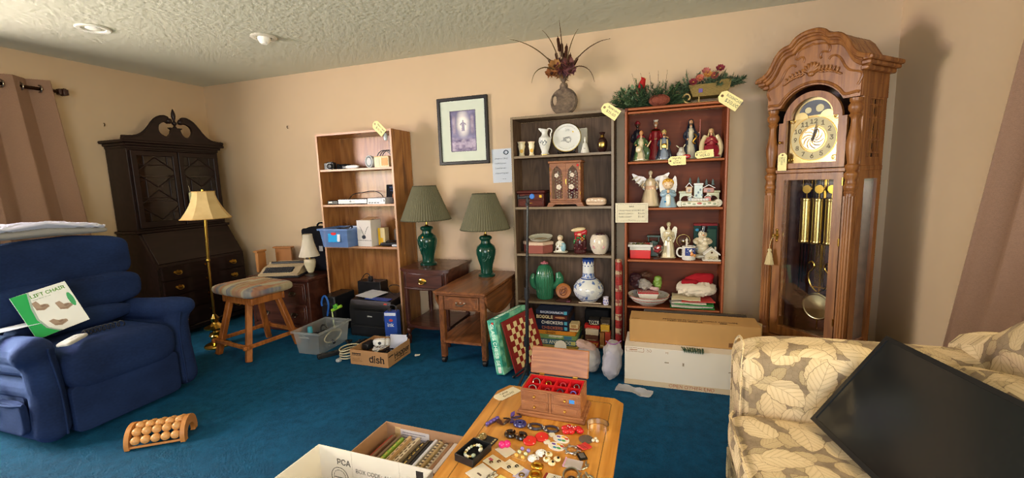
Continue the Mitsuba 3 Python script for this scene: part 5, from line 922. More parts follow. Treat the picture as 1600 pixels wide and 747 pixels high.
t.a('glass_body', lathe([(0, 0), (.045, 0), (.05, .01), (.04, .03), (.048, .06), (.052, .1), (.04, .125), (0, .13)], 30), 'g#3d1a1c'); t.a('holly', J(*[mv(sph(0, 0, .014, .012, (.7, .5, 1.6), 1), .034*math.cos(a), -.03+.012*math.sin(a), .118+.01*math.sin(a*3), ry=a*57) for a in np.arange(9)*.7]), 'g#2c6a35'); t.a('berries', J(*[sph(.03*math.cos(a), -.045, .125+.014*math.sin(a), .007, n=1) for a in np.arange(7)*.9]), 'g#a52025'); t.a('gold_bow', J(*[sph(.025+.012*math.cos(a), -.045, .118+.012*math.sin(a), .008, (1, .5, .7), 1) for a in np.arange(4)*1.57]), 'k#cfa84a')
t.a('hat', mv(hull([((-.02, 0, .15), .028), ((.03, 0, .16), .026), ((.045, -.01, .175), .014)]), 0, 0, .0), 'g#a3262a', smooth=60); t.a('hat_brim', mv(sup(0, 0, 0, .115, .05, .035, .7, 1), -.012, -.004, .188, ry=-8), 'g#cdb98d', smooth=60); t.a('face', J(sph(.0, -.026, .15, .016, (1.1, .7, .8))), 'g#d39d78', smooth=60); t.a('beaded_glass', J(*[sph(.04*math.cos(a)*1.08, .04*math.sin(a)*1.08, .04+.03*(k % 3), .010, n=1) for k, a in enumerate(np.arange(16)*.3927)]), 'g#562426')
t = Thing('pot_vase', 'round cream vase with pink blossoms and dark trinkets at its mouth', 'vase', (-.418, 3.355, Z3)); t.a('body', lathe([(0, 0), (.045, 0), (.05, .006), (.066, .035), (.075, .075), (.072, .115), (.058, .145), (.05, .15), (.046, .145), (.06, .11), (0, .09)], 40), 'g#cfc2ae'); t.a('blossoms', J(*[sph(.03*i-.03+.01*math.cos(a), -.07+abs(.03*i-.03)*.25, .06+.03*(i % 2)+.009*math.sin(a), .008, (1, .35, .8), 1) for i in range(3) for a in np.arange(5)*1.2566]), 'g#c28a8b'); t.a('trinkets', J(*[sph(r_.uniform(-.035, .035), r_.uniform(-.03, .03), .15, .012, n=1) for _ in range(7)]), 's#3a2224')
# row four
t = Thing('cactus_jar', 'green glazed ceramic cactus cookie jar with a pink flower knob on the fourth grey shelf', 'cookie jar', (-.872, 3.38, Z4))
def ribbed(prof, k, amp, n=96, s=(1, 1, 1)):
    m = lathe(prof, n); v = m.vertices; a = np.arctan2(v[:, 1], v[:, 0]); r = np.hypot(v[:, 0], v[:, 1]); f = 1+amp*np.cos(k*a)*(r > .02); v[:, 0] *= f; v[:, 1] *= f; m.vertices = v; m.apply_scale(s); return m
t.a('body', ribbed([(0, 0), (.06, 0), (.066, .01), (.072, .06), (.076, .12), (.074, .18), (.068, .205), (0, .206)], 22, .035), 'g#2f6b4c', smooth=50); t.a('lid', ribbed([(.0, .207), (.07, .207), (.07, .212), (.062, .24), (.048, .27), (.02, .288), (0, .29)], 22, .03), 'g#2c6648', smooth=50)
arm = lambda pts, r: tube(pts, r, 16, 5)
t.a('arm', arm([(.06, 0, .1), (.1, 0, .115), (.125, -.005, .15), (.122, -.005, .19), (.112, -.005, .222)], [.026, .03, .034, .033, .018]), 'g#2f6b4c', smooth=60); t.a('arm', arm([(-.06, 0, .08), (-.092, 0, .1), (-.105, -.005, .14), (-.102, -.005, .18), (-.095, -.005, .205)], [.02, .024, .025, .024, .012]), 'g#2f6b4c', smooth=60)
t.a('spines', J(*[cyl((.0765*math.sin(a), -.0765*math.cos(a), z), (.082*math.sin(a), -.082*math.cos(a), z), .0018, .0005, 5) for a in np.linspace(-1.1, 1.1, 8) for z in (.03, .07, .11, .15, .19)]), 'g#557f5f')
t.a('flower_knob', J(*[mv(sph(0, 0, 0, .013, (1, .8, .7), 1), .02*math.cos(a), .02*math.sin(a), .295) for a in np.arange(7)*.9], sph(0, 0, .3, .014, n=1)), 'g#a95f66', smooth=60)
t = Thing('coaster_set', 'round carved wooden coasters on a dark stand beside the green cactus jar', 'coaster set', (-.700, 3.305, Z4)); t.a('stand', J(bb(-.06, .06, -.03, .03, 0, .018, .004), bb(-.045, .045, -.02, .02, .018, .026)), 's#3c1c14'); t.a('disc', mv(lathe([(0, 0), (.058, 0), (.062, .006), (.062, .02), (.056, .026), (.048, .022), (0, .022)], 40), 0, .012, .086, rx=86), 's#9a5f30'); t.a('carving', mv(J(*[tube([(.012+.03*k/3, 0, 0)], .002) for k in ()] or [tube([(.042*math.cos(a)*(.4+.1*k), .042*math.sin(a+k)*(.4+.15*k), .023) for a in np.linspace(0, 2*PI, 20)], .003, 5) for k in range(4)]), 0, .012, .086, rx=86), 's#6b3a1c')
t.a('corner_block', bb(.03, .058, -.034, -.03, .003, .016), 's#6b3a4a')
t = Thing('delft_vase', 'large white bottle vase with cobalt blue flowers beside the green cactus jar', 'vase', (-.508, 3.355, Z4))
def delft_c(p, n, uv):
    x, y, z = p.x+.508, p.y-3.355, p.z-.3625
    th = dr.atan2(x, -y); u = th*.11
    w = L3('#d3d5d0'); b1, b2 = L3('#26407f'), L3('#5b78ae')
    f = voronoi(u*26+3, z*26); pet = fbm(u*55, z*55, 2, 3)
    m = smoothstep(.42, .30, f[0])*(f[2] > .42)*smoothstep(.42, .5, pet)
    vine = smoothstep(.035, .012, dr.abs(fbm(u*17, z*17, 7, 2)-.5))
    body = smoothstep(.012, .02, z)*smoothstep(.2, .19, z)
    oval = smoothstep(.95, 1.0, dr.sqrt(dr.square((u-.05)/.05)+dr.square((z-.1)/.062)))
    c = mix(w, mix(b1, b2, pet), dr.clip((m*.95+vine*.6)*body*(.35+.65*oval), 0, 1))
    ringz = dr.abs(z-.215); c = mix(c, mix(b1, b2, noise(u*150, z*150)), smoothstep(.022, .016, ringz)*(.45+.55*smoothstep(.4, .6, noise(u*90, z*60))))
    c = mix(c, b1, smoothstep(.001, .004, z-.315-.012*dr.sin(th*10)))
    c = mix(c, b1, smoothstep(.005, .003, dr.abs(z-.292))*smoothstep(.2, .5, dr.sin(th*10)))
    return mix(c, b1, smoothstep(.004, .0025, dr.abs(z-.028))+smoothstep(.004, .0025, dr.abs(z-.19)))
pr('delft_glaze', proc(delft_c), .12, specular=.5)
t.a('body', lathe([(0, 0), (.058, 0), (.062, .004), (.075, .018), (.105, .05), (.12, .09), (.116, .125), (.09, .165), (.06, .188), (.049, .2), (.045, .23), (.043, .3), (.046, .345), (.042, .347), (.038, .3), (.038, .2), (0, .15)], 64), 'delft_glaze', smooth=50)
t = Thing('toothpick_cup', 'tiny white cup with blue flowers beside the large blue and white vase', 'cup', (-.362, 3.275, Z4)); t.a('cup', lathe([(0, 0), (.017, 0), (.02, .004), (.022, .03), (.019, .058), (.021, .064), (.018, .064), (.016, .03), (0, .02)], 24), 'g#c6c2cc'); t.a('flowers', J(*[sph(.0205*math.sin(a), -.0205*math.cos(a), .02+.02*(k % 2), .006, (1, .4, 1), 1) for k, a in enumerate(np.linspace(-1, 1, 6))]), 'g#4d4f9a')
t = Thing('wooden_spoon', 'pale wooden spoon handle lying on the fourth grey shelf edge', 'spoon', (-.485, 3.283, Z4+.005), 2); t.a('handle', tube([(-.09, 0, 0), (0, 0, 0), (.085, 0, 0)], [.005, .004, .0035], 8), 's#cdbca0')
# ---------- cherry bookcase: nativity ----------
Y1, Y2, Y3, Y4 = 1.4475, 1.1125, .7285, .3725
def folds(m, k, amp, seed=0):
    v = m.vertices.copy(); a = np.arctan2(v[:, 1], v[:, 0]); h_ = v[:, 2].max()
    f = 1+amp*np.sin(k*a+seed)*(1-v[:, 2]/h_)**.5; v[:, 0] *= f; v[:, 1] *= f; m = m.copy(); m.vertices = v; return m
def figure(t, h_, robe, cloak, skin, hair, headwear=None, kneel=False, beard=None, base='g#b9ab86', trim=None, w=1.0, arms='fold', gloss='g'):
    robe, cloak, base, trim, hair = (('y'+x[1:]) if x and x[0] == 'g' else x for x in (robe, cloak, base, trim, hair))
    """porcelain figure facing -y: robe, cloak shell, arms with hands, head with nose, eyes and hair, headwear"""
    hd = h_*(.145 if kneel else .12); nz = h_-hd*(1.15 if headwear else 1.0); wb = h_*(.27 if kneel else .2)*w; sh = h_*(.155 if kneel else .115)*w
    t.a('base', sup(0, 0, h_*.0235, wb*2.2, wb*1.7, h_*.045, .6, .9), base, smooth=60)
    prof = [(0, .01), (wb*.95, .01), (wb*.9, h_*.12), (wb*.7, nz*.42), (sh*.82, nz*.62), (sh*.95, nz*.78), (sh*.75, nz*.86), (h_*.04, nz*.9), (h_*.035, nz*.95), (0, nz*.95)]
    if kneel: prof = [(0, .01), (wb*.98, .01), (wb*1.0, h_*.12), (wb*.8, nz*.32), (sh*.85, nz*.5), (sh*1.0, nz*.72), (sh*.8, nz*.83), (h_*.045, nz*.88), (h_*.04, nz*.95), (0, nz*.95)]
    t.a('robe', folds(lathe(prof, 40, s=(1, .78, 1)), 9, .05), robe, smooth=60)
    if cloak:
        c = folds(lathe([(wb*1.02, .012), (wb*.98, h_*.14), (wb*.78, nz*.42), (sh*1.0, nz*.62), (sh*1.14, nz*.78), (sh*.9, nz*.88), (h_*.05, nz*.91)], 40, s=(1, .82, 1)), 7, .05, 1)
        ce = c.triangles_center; an = np.arctan2(ce[:, 0], -ce[:, 1]); c = c.submesh([np.nonzero(np.abs(an) > .62)[0]], append=True)
        c2 = c.copy(); c2.invert(); t.a('cloak', J(c, mv(c2, s=(.985, .985, 1))), cloak, smooth=60)
    for s in (-1, 1):
        S_ = np.array([s*sh*.95, 0, nz*.8])
        if arms == 'fold': E_, H_ = S_+[s*sh*.25, -sh*.35, -nz*.2], np.array([s*sh*.18, -sh*1.05, nz*.62])
        elif arms == 'pray': E_, H_ = S_+[s*sh*.1, -sh*.5, -nz*.18], np.array([s*sh*.08, -sh*1.0, nz*.74])
        elif arms == 'staff': E_, H_ = S_+[s*sh*.35, -sh*.3, -nz*.16], (np.array([sh*1.75, -sh*.5, nz*.74]) if s > 0 else np.array([-sh*.75, -sh*.85, nz*.58]))
        else: E_, H_ = S_+[s*sh*.5, -sh*.2, -nz*.14], np.array([s*sh*1.1, -sh*1.0, nz*.62])
        t.a('sleeve', tube([S_, E_, H_], [h_*.034, h_*.036, h_*.03], 9, 4), cloak or robe); t.a('hand', sph(*H_, h_*.026, (1, 1, 1.2), 1), skin, smooth=60)
    hz = nz+hd*.42; r = hd*.5
    t.a('head', J(sph(0, -r*.1, hz, r, (.85, .95, 1.12)), sph(0, -r*1.05, hz-r*.08, r*.2, (.7, 1, 1), 1), cyl((0, 0, nz*.9), (0, 0, hz), r*.5)), skin, smooth=60)
    t.a('eyes', J(*[sph(s*r*.32, -r*.92, hz+r*.12, r*.1, n=1) for s in (-1, 1)]), 's#2a1d18')
    if beard: t.a('beard', J(sph(0, -r*.62, hz-r*.62, r*.52, (1, .75, 1.25))), beard, smooth=60)
    if hair: hr = sph(0, r*.22, hz+r*.18, r*1.02, (.95, .95, 1.05)); t.a('hair', hr, hair, smooth=60)
    if headwear == 'crown': t.a('crown', J(lathe([(r*.8, 0), (r*.86, r*.5), (r*1.0, r*.75), (r*.8, r*.6), (r*.74, 0)], 16, 0, 0, hz+r*.65), *[sph(r*.9*math.cos(a), r*.9*math.sin(a), hz+r*1.45, r*.16, n=1) for a in np.arange(7)*.9], sph(0, 0, hz+r*1.35, r*.35, n=1)), trim)
    if headwear == 'turban': t.a('turban', J(*[lathe([(r*(.95-.12*k)+r*.2*math.cos(a), r*.2*math.sin(a)) for a in np.linspace(0, 2*PI, 9)], 18, 0, 0, hz+r*(.5+.26*k)) for k in range(3)], sph(0, 0, hz+r*.95, r*.75), sph(0, 0, hz+r*1.7, r*.18, n=1)), trim, smooth=60)
    if headwear == 'veil':
        v = lathe([(r*1.75, -r*3.2), (r*1.55, -r*1.8), (r*1.15, -r*.6), (r*1.12, r*.3), (r*.8, r*1.0), (0, r*1.28)], 28, 0, r*.12, hz)
        ce = v.triangles_center-[0, 0, 0]; an = np.arctan2(ce[:, 0], -ce[:, 1]); v = v.submesh([np.nonzero((np.abs(an) > .85) | (ce[:, 2] > hz+r*.75))[0]], append=True); v2 = v.copy(); v2.invert(); t.a('veil', J(v, mv(v2, s=(.98, .98, 1))), trim, smooth=60)
    return nz, sh, hz, r
t = Thing('nativity_king', 'standing nativity king in black and red with a red turban, leftmost on the cherry shelf', 'figurine', (-.142, 3.43, Y1)); figure(t, .30, 'g#22222c', 'g#28262f', 'g#4a2c22', 'g#1b1413', 'turban', beard='g#17110f', trim='g#8c1f2a', arms='fold', w=.85); t.a('red_sash', mv(sup(-.02, -.035, .175, .06, .03, .045, .7), ry=15), 'g#8c1f33', smooth=60)
t = Thing('nativity_shepherd', 'kneeling red-haired shepherd boy figurine in green and cream on the cherry shelf', 'figurine', (-.112, 3.325, Y1)); figure(t, .222, 'g#c2b48f', 'g#4f6a42', 'g#c9905f', 'g#a3552a', kneel=True, w=.9, arms='open'); t.a('leg', tube([(.03, -.03, .09), (.045, -.06, .08), (.045, -.06, .015)], [.018, .016, .011], 9, 3), 'g#40573a'); t.a('flute', cyl((.045, -.055, .1), (.07, -.07, .14), .005), 'g#b79a66'); t.a('satchel', sup(-.015, -.05, .085, .04, .03, .045, .6), 'g#cbbd95', smooth=60)
t = Thing('nativity_king', 'standing nativity king in crimson with a white crowned turban behind the kneeling king', 'figurine', (-.012, 3.42, Y1)); nz, sh, hz, r = figure(t, .30, 'g#8e2429', 'g#8e1f27', 'g#a87650', 'g#b9b3a4', 'crown', beard='g#b9aea0', trim='g#cdc7b8', arms='fold', w=.9); t.a('robe_panel', mv(sup(.022, -.036, .12, .035, .02, .14, .5), ry=18), 'g#b99b6b', smooth=60); t.a('gold_collar', lathe([(.028, 0), (.036, -.012), (.03, -.014), (.026, -.002)], 20, 0, 0, nz*.9), 'k#c9a24a')
t = Thing('nativity_king', 'kneeling dark-haired nativity king in navy holding a gold casket', 'figurine', (.046, 3.325, Y1)); figure(t, .215, 'g#7d8896', 'g#252c3c', 'g#c08a5c', 'g#231a16', 'turban', kneel=True, beard='g#2c1d17', trim='g#a99655', arms='fold', w=.95); t.a('casket', J(bb(-.016, .016, -.06, -.035, .085, .108, .003), sph(0, -.047, .11, .012, (1.2, 1, .8), 1)), 'k#d0a84c'); t.a('stole', J(*[tube([(s*.02, -.012, .15), (s*.022, -.038, .12), (s*.02, -.045, .075)], .006, 6, 3) for s in (-1, 1)]), 'g#bfae78')
t = Thing('nativity_lamb', 'small white lying donkey-eared lamb figurine with pointed ears in the nativity row', 'figurine', (.162, 3.318, Y1)); t.a('body', skin([[((.0, 0, .035), .03), ((.0, .04, .035), .032)], [((0, -.005, .04), .022), ((0, -.02, .07), .018), ((0, -.038, .064), .012)], [((-.02, -.02, .012), .01), ((-.02, -.05, .01), .008)], [((.02, -.02, .012), .01), ((.02, -.05, .01), .008)]], .007, 6), 'g#c3bfae', smooth=60); t.a('ear', mv(sph(0, 0, .014, .007, (.6, .5, 2.2), 1), -.014, -.014, .083, ry=-50), 'g#bdb698'); t.a('ear', mv(sph(0, 0, .014, .007, (.6, .5, 2.2), 1), .012, -.014, .083, ry=30), 'g#bdb698'); t.a('eyes', J(sph(-.011, -.034, .07, .0025, n=1), sph(.011, -.034, .07, .0025, n=1)), 's#241b16'); t.a('red_ribbon', sup(.035, -.03, .02, .05, .03, .03, .7), 'g#a3262c', smooth=60)
t = Thing('nativity_joseph', 'tall bearded nativity figure in cream and dark blue holding a thin staff', 'figurine', (.228, 3.41, Y1)); figure(t, .292, 'g#c6bda2', 'g#2a3140', 'g#c08e66', 'g#1d1a1c', 'veil', beard='g#54402f', trim='g#252934', arms='staff', w=.95); t.a('staff', cyl((.058, -.030, .004), (.060, -.02, .28), .0032), 'g#a8655a'); t.a('gold_sash', tube([(.018, -.036, .18), (.03, -.045, .15), (.012, -.05, .125), (.028, -.05, .11)], .0065, 6, 4), 'k#cba04a')
t = Thing('nativity_mary', 'seated nativity figurine in crimson with praying hands under a long cream veil', 'figurine', (.356, 3.35, Y1)); figure(t, .212, 'g#87222e', None, 'g#cf9c70', 'g#7d5330', 'veil', kneel=True, trim='g#c4ab78', arms='pray', w=1.1); t.a('skirt', folds(lathe([(0, .01), (.062, .01), (.062, .05), (.045, .09), (0, .1)], 30, 0, -.012, 0, (1, .8, 1)), 8, .06), 'g#7f1f2b', smooth=60); t.a('mantle', J(*[tube([(s*.035, .0, .16), (s*.056, -.01, .11), (s*.062, -.03, .06), (s*.05, -.045, .02)], [.014, .017, .016, .012], 9, 4) for s in (-1, 1)]), 'g#c9b78c', smooth=60); t.a('stone', sup(.030, .0, .0235, .085, .085, .045, .6), 'g#aca38b', smooth=60)
# row two
t = Thing('winged_angel', 'large cream angel figurine with outstretched wings on the second cherry shelf', 'figurine', (-.045, 3.385, Y2)); nz, sh, hz, r = figure(t, .268, 'g#cdb793', None, 'g#d5c3a6', 'g#c3b195', arms='open', w=1.35, base='g#c7b48c')
for s in (-1, 1):
    o = [(s*.02, .20), (s*.05, .225), (s*.09, .232), (s*.125, .25), (s*.135, .246), (s*.118, .21), (s*.1, .18), (s*.07, .16), (s*.05, .13), (s*.035, .11), (s*.022, .15)]
    w_ = t.a('wing', ext(o, .014, 'y', .02), 'g#cfc2a9', smooth=20)
    for k in range(4): t.a('feather', mv(sph(0, 0, 0, .011, (.6, .45, 2.6), 1), s*(.045+.022*k), .018, .155+.02*k, ry=-s*(25+12*k)), 'g#d6caae', under=w_, smooth=60)
t.a('sash', folds(lathe([(.03, .135), (.042, .128), (.044, .15), (.032, .158)], 30, s=(1, .78, 1)), 7, .06), 'g#c79f80', smooth=60)
t = Thing('praying_angel', 'small blue-robed praying angel figurine with golden hair and a blue sticker', 'figurine', (.078, 3.31, Y2)); t.a('robe', folds(lathe([(0, .0), (.062, .0), (.055, .02), (.044, .06), (.036, .1), (.028, .125), (0, .13)], 36, s=(1, .85, 1)), 8, .05), 'g#8fa9b8', smooth=60); t.a('underskirt', mv(sup(0, -.038, .050, .034, .03, .095, .6)), 'g#cdc8b6', smooth=60)
for s in (-1, 1): t.a('sleeve', tube([(s*.03, 0, .115), (s*.04, -.02, .09), (s*.008, -.045, .105)], [.014, .016, .01], 9, 4), 'g#93aebd'); t.a('wing', ext([(s*.01, .1), (s*.03, .09), (s*.055, .11), (s*.062, .16), (s*.055, .215), (s*.045, .225), (s*.03, .2)], .014, 'y', .022), 'g#c9bda3', smooth=20)
t.a('hands', J(sph(-.004, -.047, .115, .009, (.6, .8, 1.6), 1), sph(.004, -.047, .115, .009, (.6, .8, 1.6), 1)), 'g#d8b48c', smooth=60); t.a('head', sph(0, -.006, .162, .036, (1, .95, .98), 3), 'g#dcbb94', smooth=60); t.a('hair', J(sph(0, .004, .173, .038, (1.06, .95, .9), 3), *[sph(.02*k, -.028+.004*abs(k), .19, .012, n=1) for k in (-1, 0, 1)]), 'g#cf9c3a', smooth=60); t.a('eyes', J(*[tube([(s*.014-.005, -.039, .158), (s*.014, -.041, .1555), (s*.014+.005, -.039, .158)], .0013, 5) for s in (-1, 1)]), 's#5a3b2a'); t.a('price_sticker', bb(-.026, -.008, -.051, -.047, .036, .048), 'm#2c6f9e')
t = Thing('christmas_village', 'long porcelain snowy village centrepiece with little houses, on the second cherry shelf', 'village ornament', (.288, 3.345, Y2))
t.a('scroll_base', J(bb(-.125, .125, -.04, .04, .0, .04, .008), cyl((-.128, -.035, .022), (-.128, .035, .022), .022, n=18), cyl((.122, -.035, .026), (.122, .035, .026), .026, n=18)), 'g#c9c0a2'); t.a('base_print', J(*[sph(-.1+.033*k, -.0405, .02+.006*(k % 2), .010, (1.2, .15, .7), 1) for k in range(7)]), 'g#8c9474'); t.a('red_print', sph(.0, -.041, .024, .012, (1.4, .15, .6), 1), 'g#b0483a')
for s in (-1, 1): t.a('arch', J(ext(Polygon([(s*.13, .04), (s*.13, .098), (s*.05, .098), (s*.05, .04)]).difference(Point(s*.09, .045).buffer(.032)), .02, 'y', -.0), bb(min(s*.138, s*.05), max(s*.138, s*.05), -.008, .028, .096, .112, .004)), 'g#b4b083')
def cottage(x, y, z, w, d, h_, wall, roof='g#d3cfc4'):
    k = t.a('cottage', J(bb(x-w/2, x+w/2, y-d/2, y+d/2, z, z+h_)), wall); t.a('roof', ext([(x-w*.62, z+h_*.92), (x, z+h_*1.65), (x+w*.62, z+h_*.92), (x+w*.56, z+h_*.86), (x, z+h_*1.5), (x-w*.56, z+h_*.86)], d*1.15, 'y', y-d*.57), roof, under=k); t.a('window', J(bb(x-w*.15, x+w*.15, y-d/2-.001, y-d/2, z+h_*.2, z+h_*.6, 0)), 'g#57402a', under=k)
cottage(-.068, .0, .098, .042, .04, .045, 'g#b08a50'); cottage(.06, .0, .098, .07, .05, .035, 'g#9a5a3c'); cottage(-.05, -.025, .04, .05, .02, .025, 'g#8b8d86'); cottage(.055, -.025, .04, .04, .02, .03, 'g#b3543f')
t.a('church', J(bb(-.035, .022, -.02, .03, .04, .155, .003)), 'g#a9b3a4'); t.a('snow_roof', bb(-.038, .026, -.024, .034, .153, .166, .005), 'g#d2cfc6'); t.a('snow_drift', J(*[sph(-.04+.018*k, -.034, .05, .014, (1, .7, .8), 1) for k in range(6)]), 'g#d2cfc6', smooth=60); t.a('church_print', J(*[sph(-.02+.013*k, -.0205, .08+.02*(k % 3), .007, (1, .2, 1.2), 1) for k in range(4)]), 'g#5d6d78')
for x, z in ((-.005, .166), (.048, .15), (.09, .15), (-.06, .165)): t.a('fir_tree', J(lathe([(0, 0), (.013, 0), (.006, .02), (.010, .02), (.003, .04), (0, .046)], 10, x, .02, z)), 'g#5c6b6a')
# row three
t = Thing('red_tub', 'red plastic tub with a white rim holding small trinkets on the third cherry shelf', 'tub', (-.112, 3.345, Y3))
def tub(w0, w1, d0, d1, z0, z1): return hull([((s*w0/2, q*d0/2, z0), .006) for s in (-1, 1) for q in (-1, 1)]+[((s*w1/2, q*d1/2, z1), .006) for s in (-1, 1) for q in (-1, 1)], 12)
t.a('body', tub(.135, .14, .085, .09, .006, .06), 's#c42421'); t.a('rim', J(mv(bin_mesh(.145, .095, .155, .105, .05, .01, .003), 0, 0, .058)), 's#c9c5bb', smooth=20); t.a('trinkets', J(*[sph(r_.uniform(-.06, .06), r_.uniform(-.035, .035), .096+r_.uniform(0, .012), .013, n=1) for _ in range(12)]), 's#6d6a4c', smooth=60); t.a('red_trinket', J(*[sph(.03+.015*k, .01*k, .105, .010, n=1) for k in range(3)]), 's#9c2d2f')
t = Thing('glass_goblet', 'small clear stemmed glass filled with red beads beside the red tub', 'goblet', (.012, 3.315, Y3)); t.a('glass', lathe([(0, 0), (.03, 0), (.03, .003), (.008, .012), (.006, .035), (.02, .045), (.036, .065), (.037, .085), (.032, .1), (.031, .1), (.035, .085), (.034, .066), (.018, .047), (0, .043)], 30), 'glass'); t.a('beads', J(*[sph(.018*math.cos(a)*(k % 3)/2, .018*math.sin(a)*(k % 3)/2, .058+.012*(k % 4), .010, n=1) for k, a in enumerate(np.arange(18)*1.1)]), 'g#97202a')
t = Thing('green_caddy', 'dark green wooden caddy standing behind the red tub and the goblet', 'caddy', (-.02, 3.43, Y3)); t.a('body', J(bb(-.03, .035, -.02, .02, 0, .115, .003)), 's#17301f'); t.a('top', J(ext([(-.045, .15), (.05, .15), (.05, .163), (-.045, .163)], .05, 'y', -.025), bb(-.04, -.03, -.01, .01, .11, .15), bb(.034, .044, -.01, .01, .11, .15), bb(-.012, .016, -.021, -.02, .06, .12, .001)), 's#1c3a26')
t = Thing('cream_angel', 'tall plain cream angel figurine with folded heart-shaped wings on the third cherry shelf', 'figurine', (.088, 3.37, Y3)); figure(t, .27, 'g#cdbf9b', None, 'g#cbbb96', 'g#c9b993', arms='pray', w=.95, base='g#cbbd98')
for s in (-1, 1): t.a('wing', ext(Polygon([(s*.012, .1), (s*.02, .2), (s*.03, .222)]+[(s*(.04+.02*math.sin(a)), .215+.02*math.cos(a)) for a in np.linspace(0, 1.6, 6)]+[(s*.058, .19), (s*.052, .15), (s*.035, .11)]), .014, 'y', .018), 'g#cbbd98', smooth=20)
t.a('harp', J(tube([(.0, -.045, .13), (-.014, -.05, .165), (.01, -.05, .175), (.016, -.047, .14), (.0, -.045, .13)], .004, 6, 3)), 'g#b8a878')
t = Thing('glass_globe', 'clear glass globe with gold trim standing behind the printed mug', 'globe', (.193, 3.42, Y3)); t.a('foot', lathe([(0, 0), (.035, 0), (.035, .04), (.025, .06), (.025, .085), (0, .085)], 24), 's#3a2418'); t.a('globe', sph(0, 0, .125, .05, n=3), 'glass', smooth=60); t.a('gold_trim', J(*[tube([(.046*math.cos(a), -.01, .125+.046*math.sin(a)) for a in np.linspace(0, 2*PI, 33)], .002, 5)], sph(0, 0, .12, .02, (1, 1, .8), 1)), 'k#b49a5c')
t = Thing('printed_mug', 'white mug printed with a blue night sky and an orange cat', 'mug', (.226, 3.315, Y3)); t.a('body', lathe([(0, 0), (.042, 0), (.046, .004), (.046, .098), (.044, .1), (.042, .098), (.042, .01), (0, .008)], 40), 'g#cfcabf'); t.a('handle', tube([(-.045, 0, .08), (-.068, 0, .082), (-.08, 0, .055), (-.07, 0, .028), (-.044, 0, .022)], .0065, 9, 5), 'g#cfcabf')
pn = lathe([(.0463, .035), (.0466, .035), (.0466, .09), (.0463, .09)], 60); ce = pn.triangles_center; an = np.arctan2(ce[:, 0], -ce[:, 1]); t.a('night_print', pn.submesh([np.nonzero((an > -.6) & (an < 1.3))[0]], append=True), 'g#343f78', smooth=60); t.a('printed_pet', J(*[mv(sph(x, 0, z, r, (1, .25, 1), 2), .0466*math.sin(a), -.0466*math.cos(a)) for x, z, r, a in ((0, .045, .014, .35), (0, .062, .009, .3), (0, .036, .012, .8))]), 'g#c98443', smooth=60); t.a('white_print', J(*[mv(sph(0, 0, z, r, (1, .25, 1.2), 1), .0468*math.sin(a), -.0468*math.cos(a)) for z, r, a in ((.07, .008, .15), (.078, .006, .3), (.07, .004, .6), (.08, .003, -.2), (.06, .003, -.3))]), 'g#d9d5cc')
t = Thing('candle_stick', 'white candle ornament standing upright in the printed mug', 'candle', (.212, 3.322, Y3+.01)); t.a('candle', J(cyl((0, 0, 0), (0, 0, .125), .007), lathe([(0, .125), (.008, .126), (.009, .135), (0, .155)], 12), sph(.004, -.006, .11, .007, n=1)), 'g#d2c8b4')
t = Thing('ornament_carton', 'dark green printed carton with a red top edge behind the snowman', 'box', (.345, 3.455, Y3)); t.a('carton', bb(-.078, .078, -.03, .024, 0, .25, .001), 'm#233d38'); t.a('red_edge', bb(-.0785, .0785, -.031, .0245, .235, .251, .001), 'm#7a2a2c'); t.a('badge', ext(Polygon(arc(-.057, .205, .013, 0, 360, 16, .010)), .001, 'y', -.031), 'm#3f86a8', smooth=False); t.a('printed_window', bb(-.03, .07, -.0308, -.03, .03, .21, 0), 'm#3d5c4c', smooth=False); t.a('red_label', bb(-.08, .0, -.0312, -.03, .0, .03, 0), 'm#6b2428', smooth=False)
t = Thing('snowman_figurine', 'cream ceramic snowman in a black top hat hugging a smaller snowman', 'figurine', (.320, 3.375, Y3)); t.a('base', sup(0, 0, .0175, .1, .075, .034, .6), 'g#bcae90', smooth=60); t.a('body', J(sph(0, 0, .075, .048, (1, .95, .95)), sph(0, 0, .13, .038), sph(0, -.005, .178, .03)), 'g#c8bb9d', smooth=60); t.a('arm', tube([(-.03, 0, .145), (-.055, -.02, .13), (-.035, -.045, .12)], .012, 8, 3), 'g#c8bb9d'); t.a('arm', tube([(.03, 0, .145), (.055, -.02, .13), (.03, -.045, .12)], .012, 8, 3), 'g#c8bb9d'); t.a('small_snowman', J(sph(.015, -.045, .118, .02), sph(.015, -.048, .148, .015)), 'g#cfc3a6', smooth=60); t.a('hat', mv(J(lathe([(0, 0), (.034, 0), (.034, .005), (.022, .006), (.022, .04), (0, .04)], 22)), .006, -.0, .2, ry=12), 'g#1d1b20'); t.a('nose', cyl((0, -.032, .178), (.012, -.05, .176), .005, .001, 8), 'g#c56a35'); t.a('eyes', J(sph(-.01, -.033, .186, .003, n=1), sph(.01, -.033, .186, .003, n=1)), 's#1d1b20'); t.a('patch', sph(-.036, -.03, .075, .012, (1, .6, 1), 1), 'g#70767a')
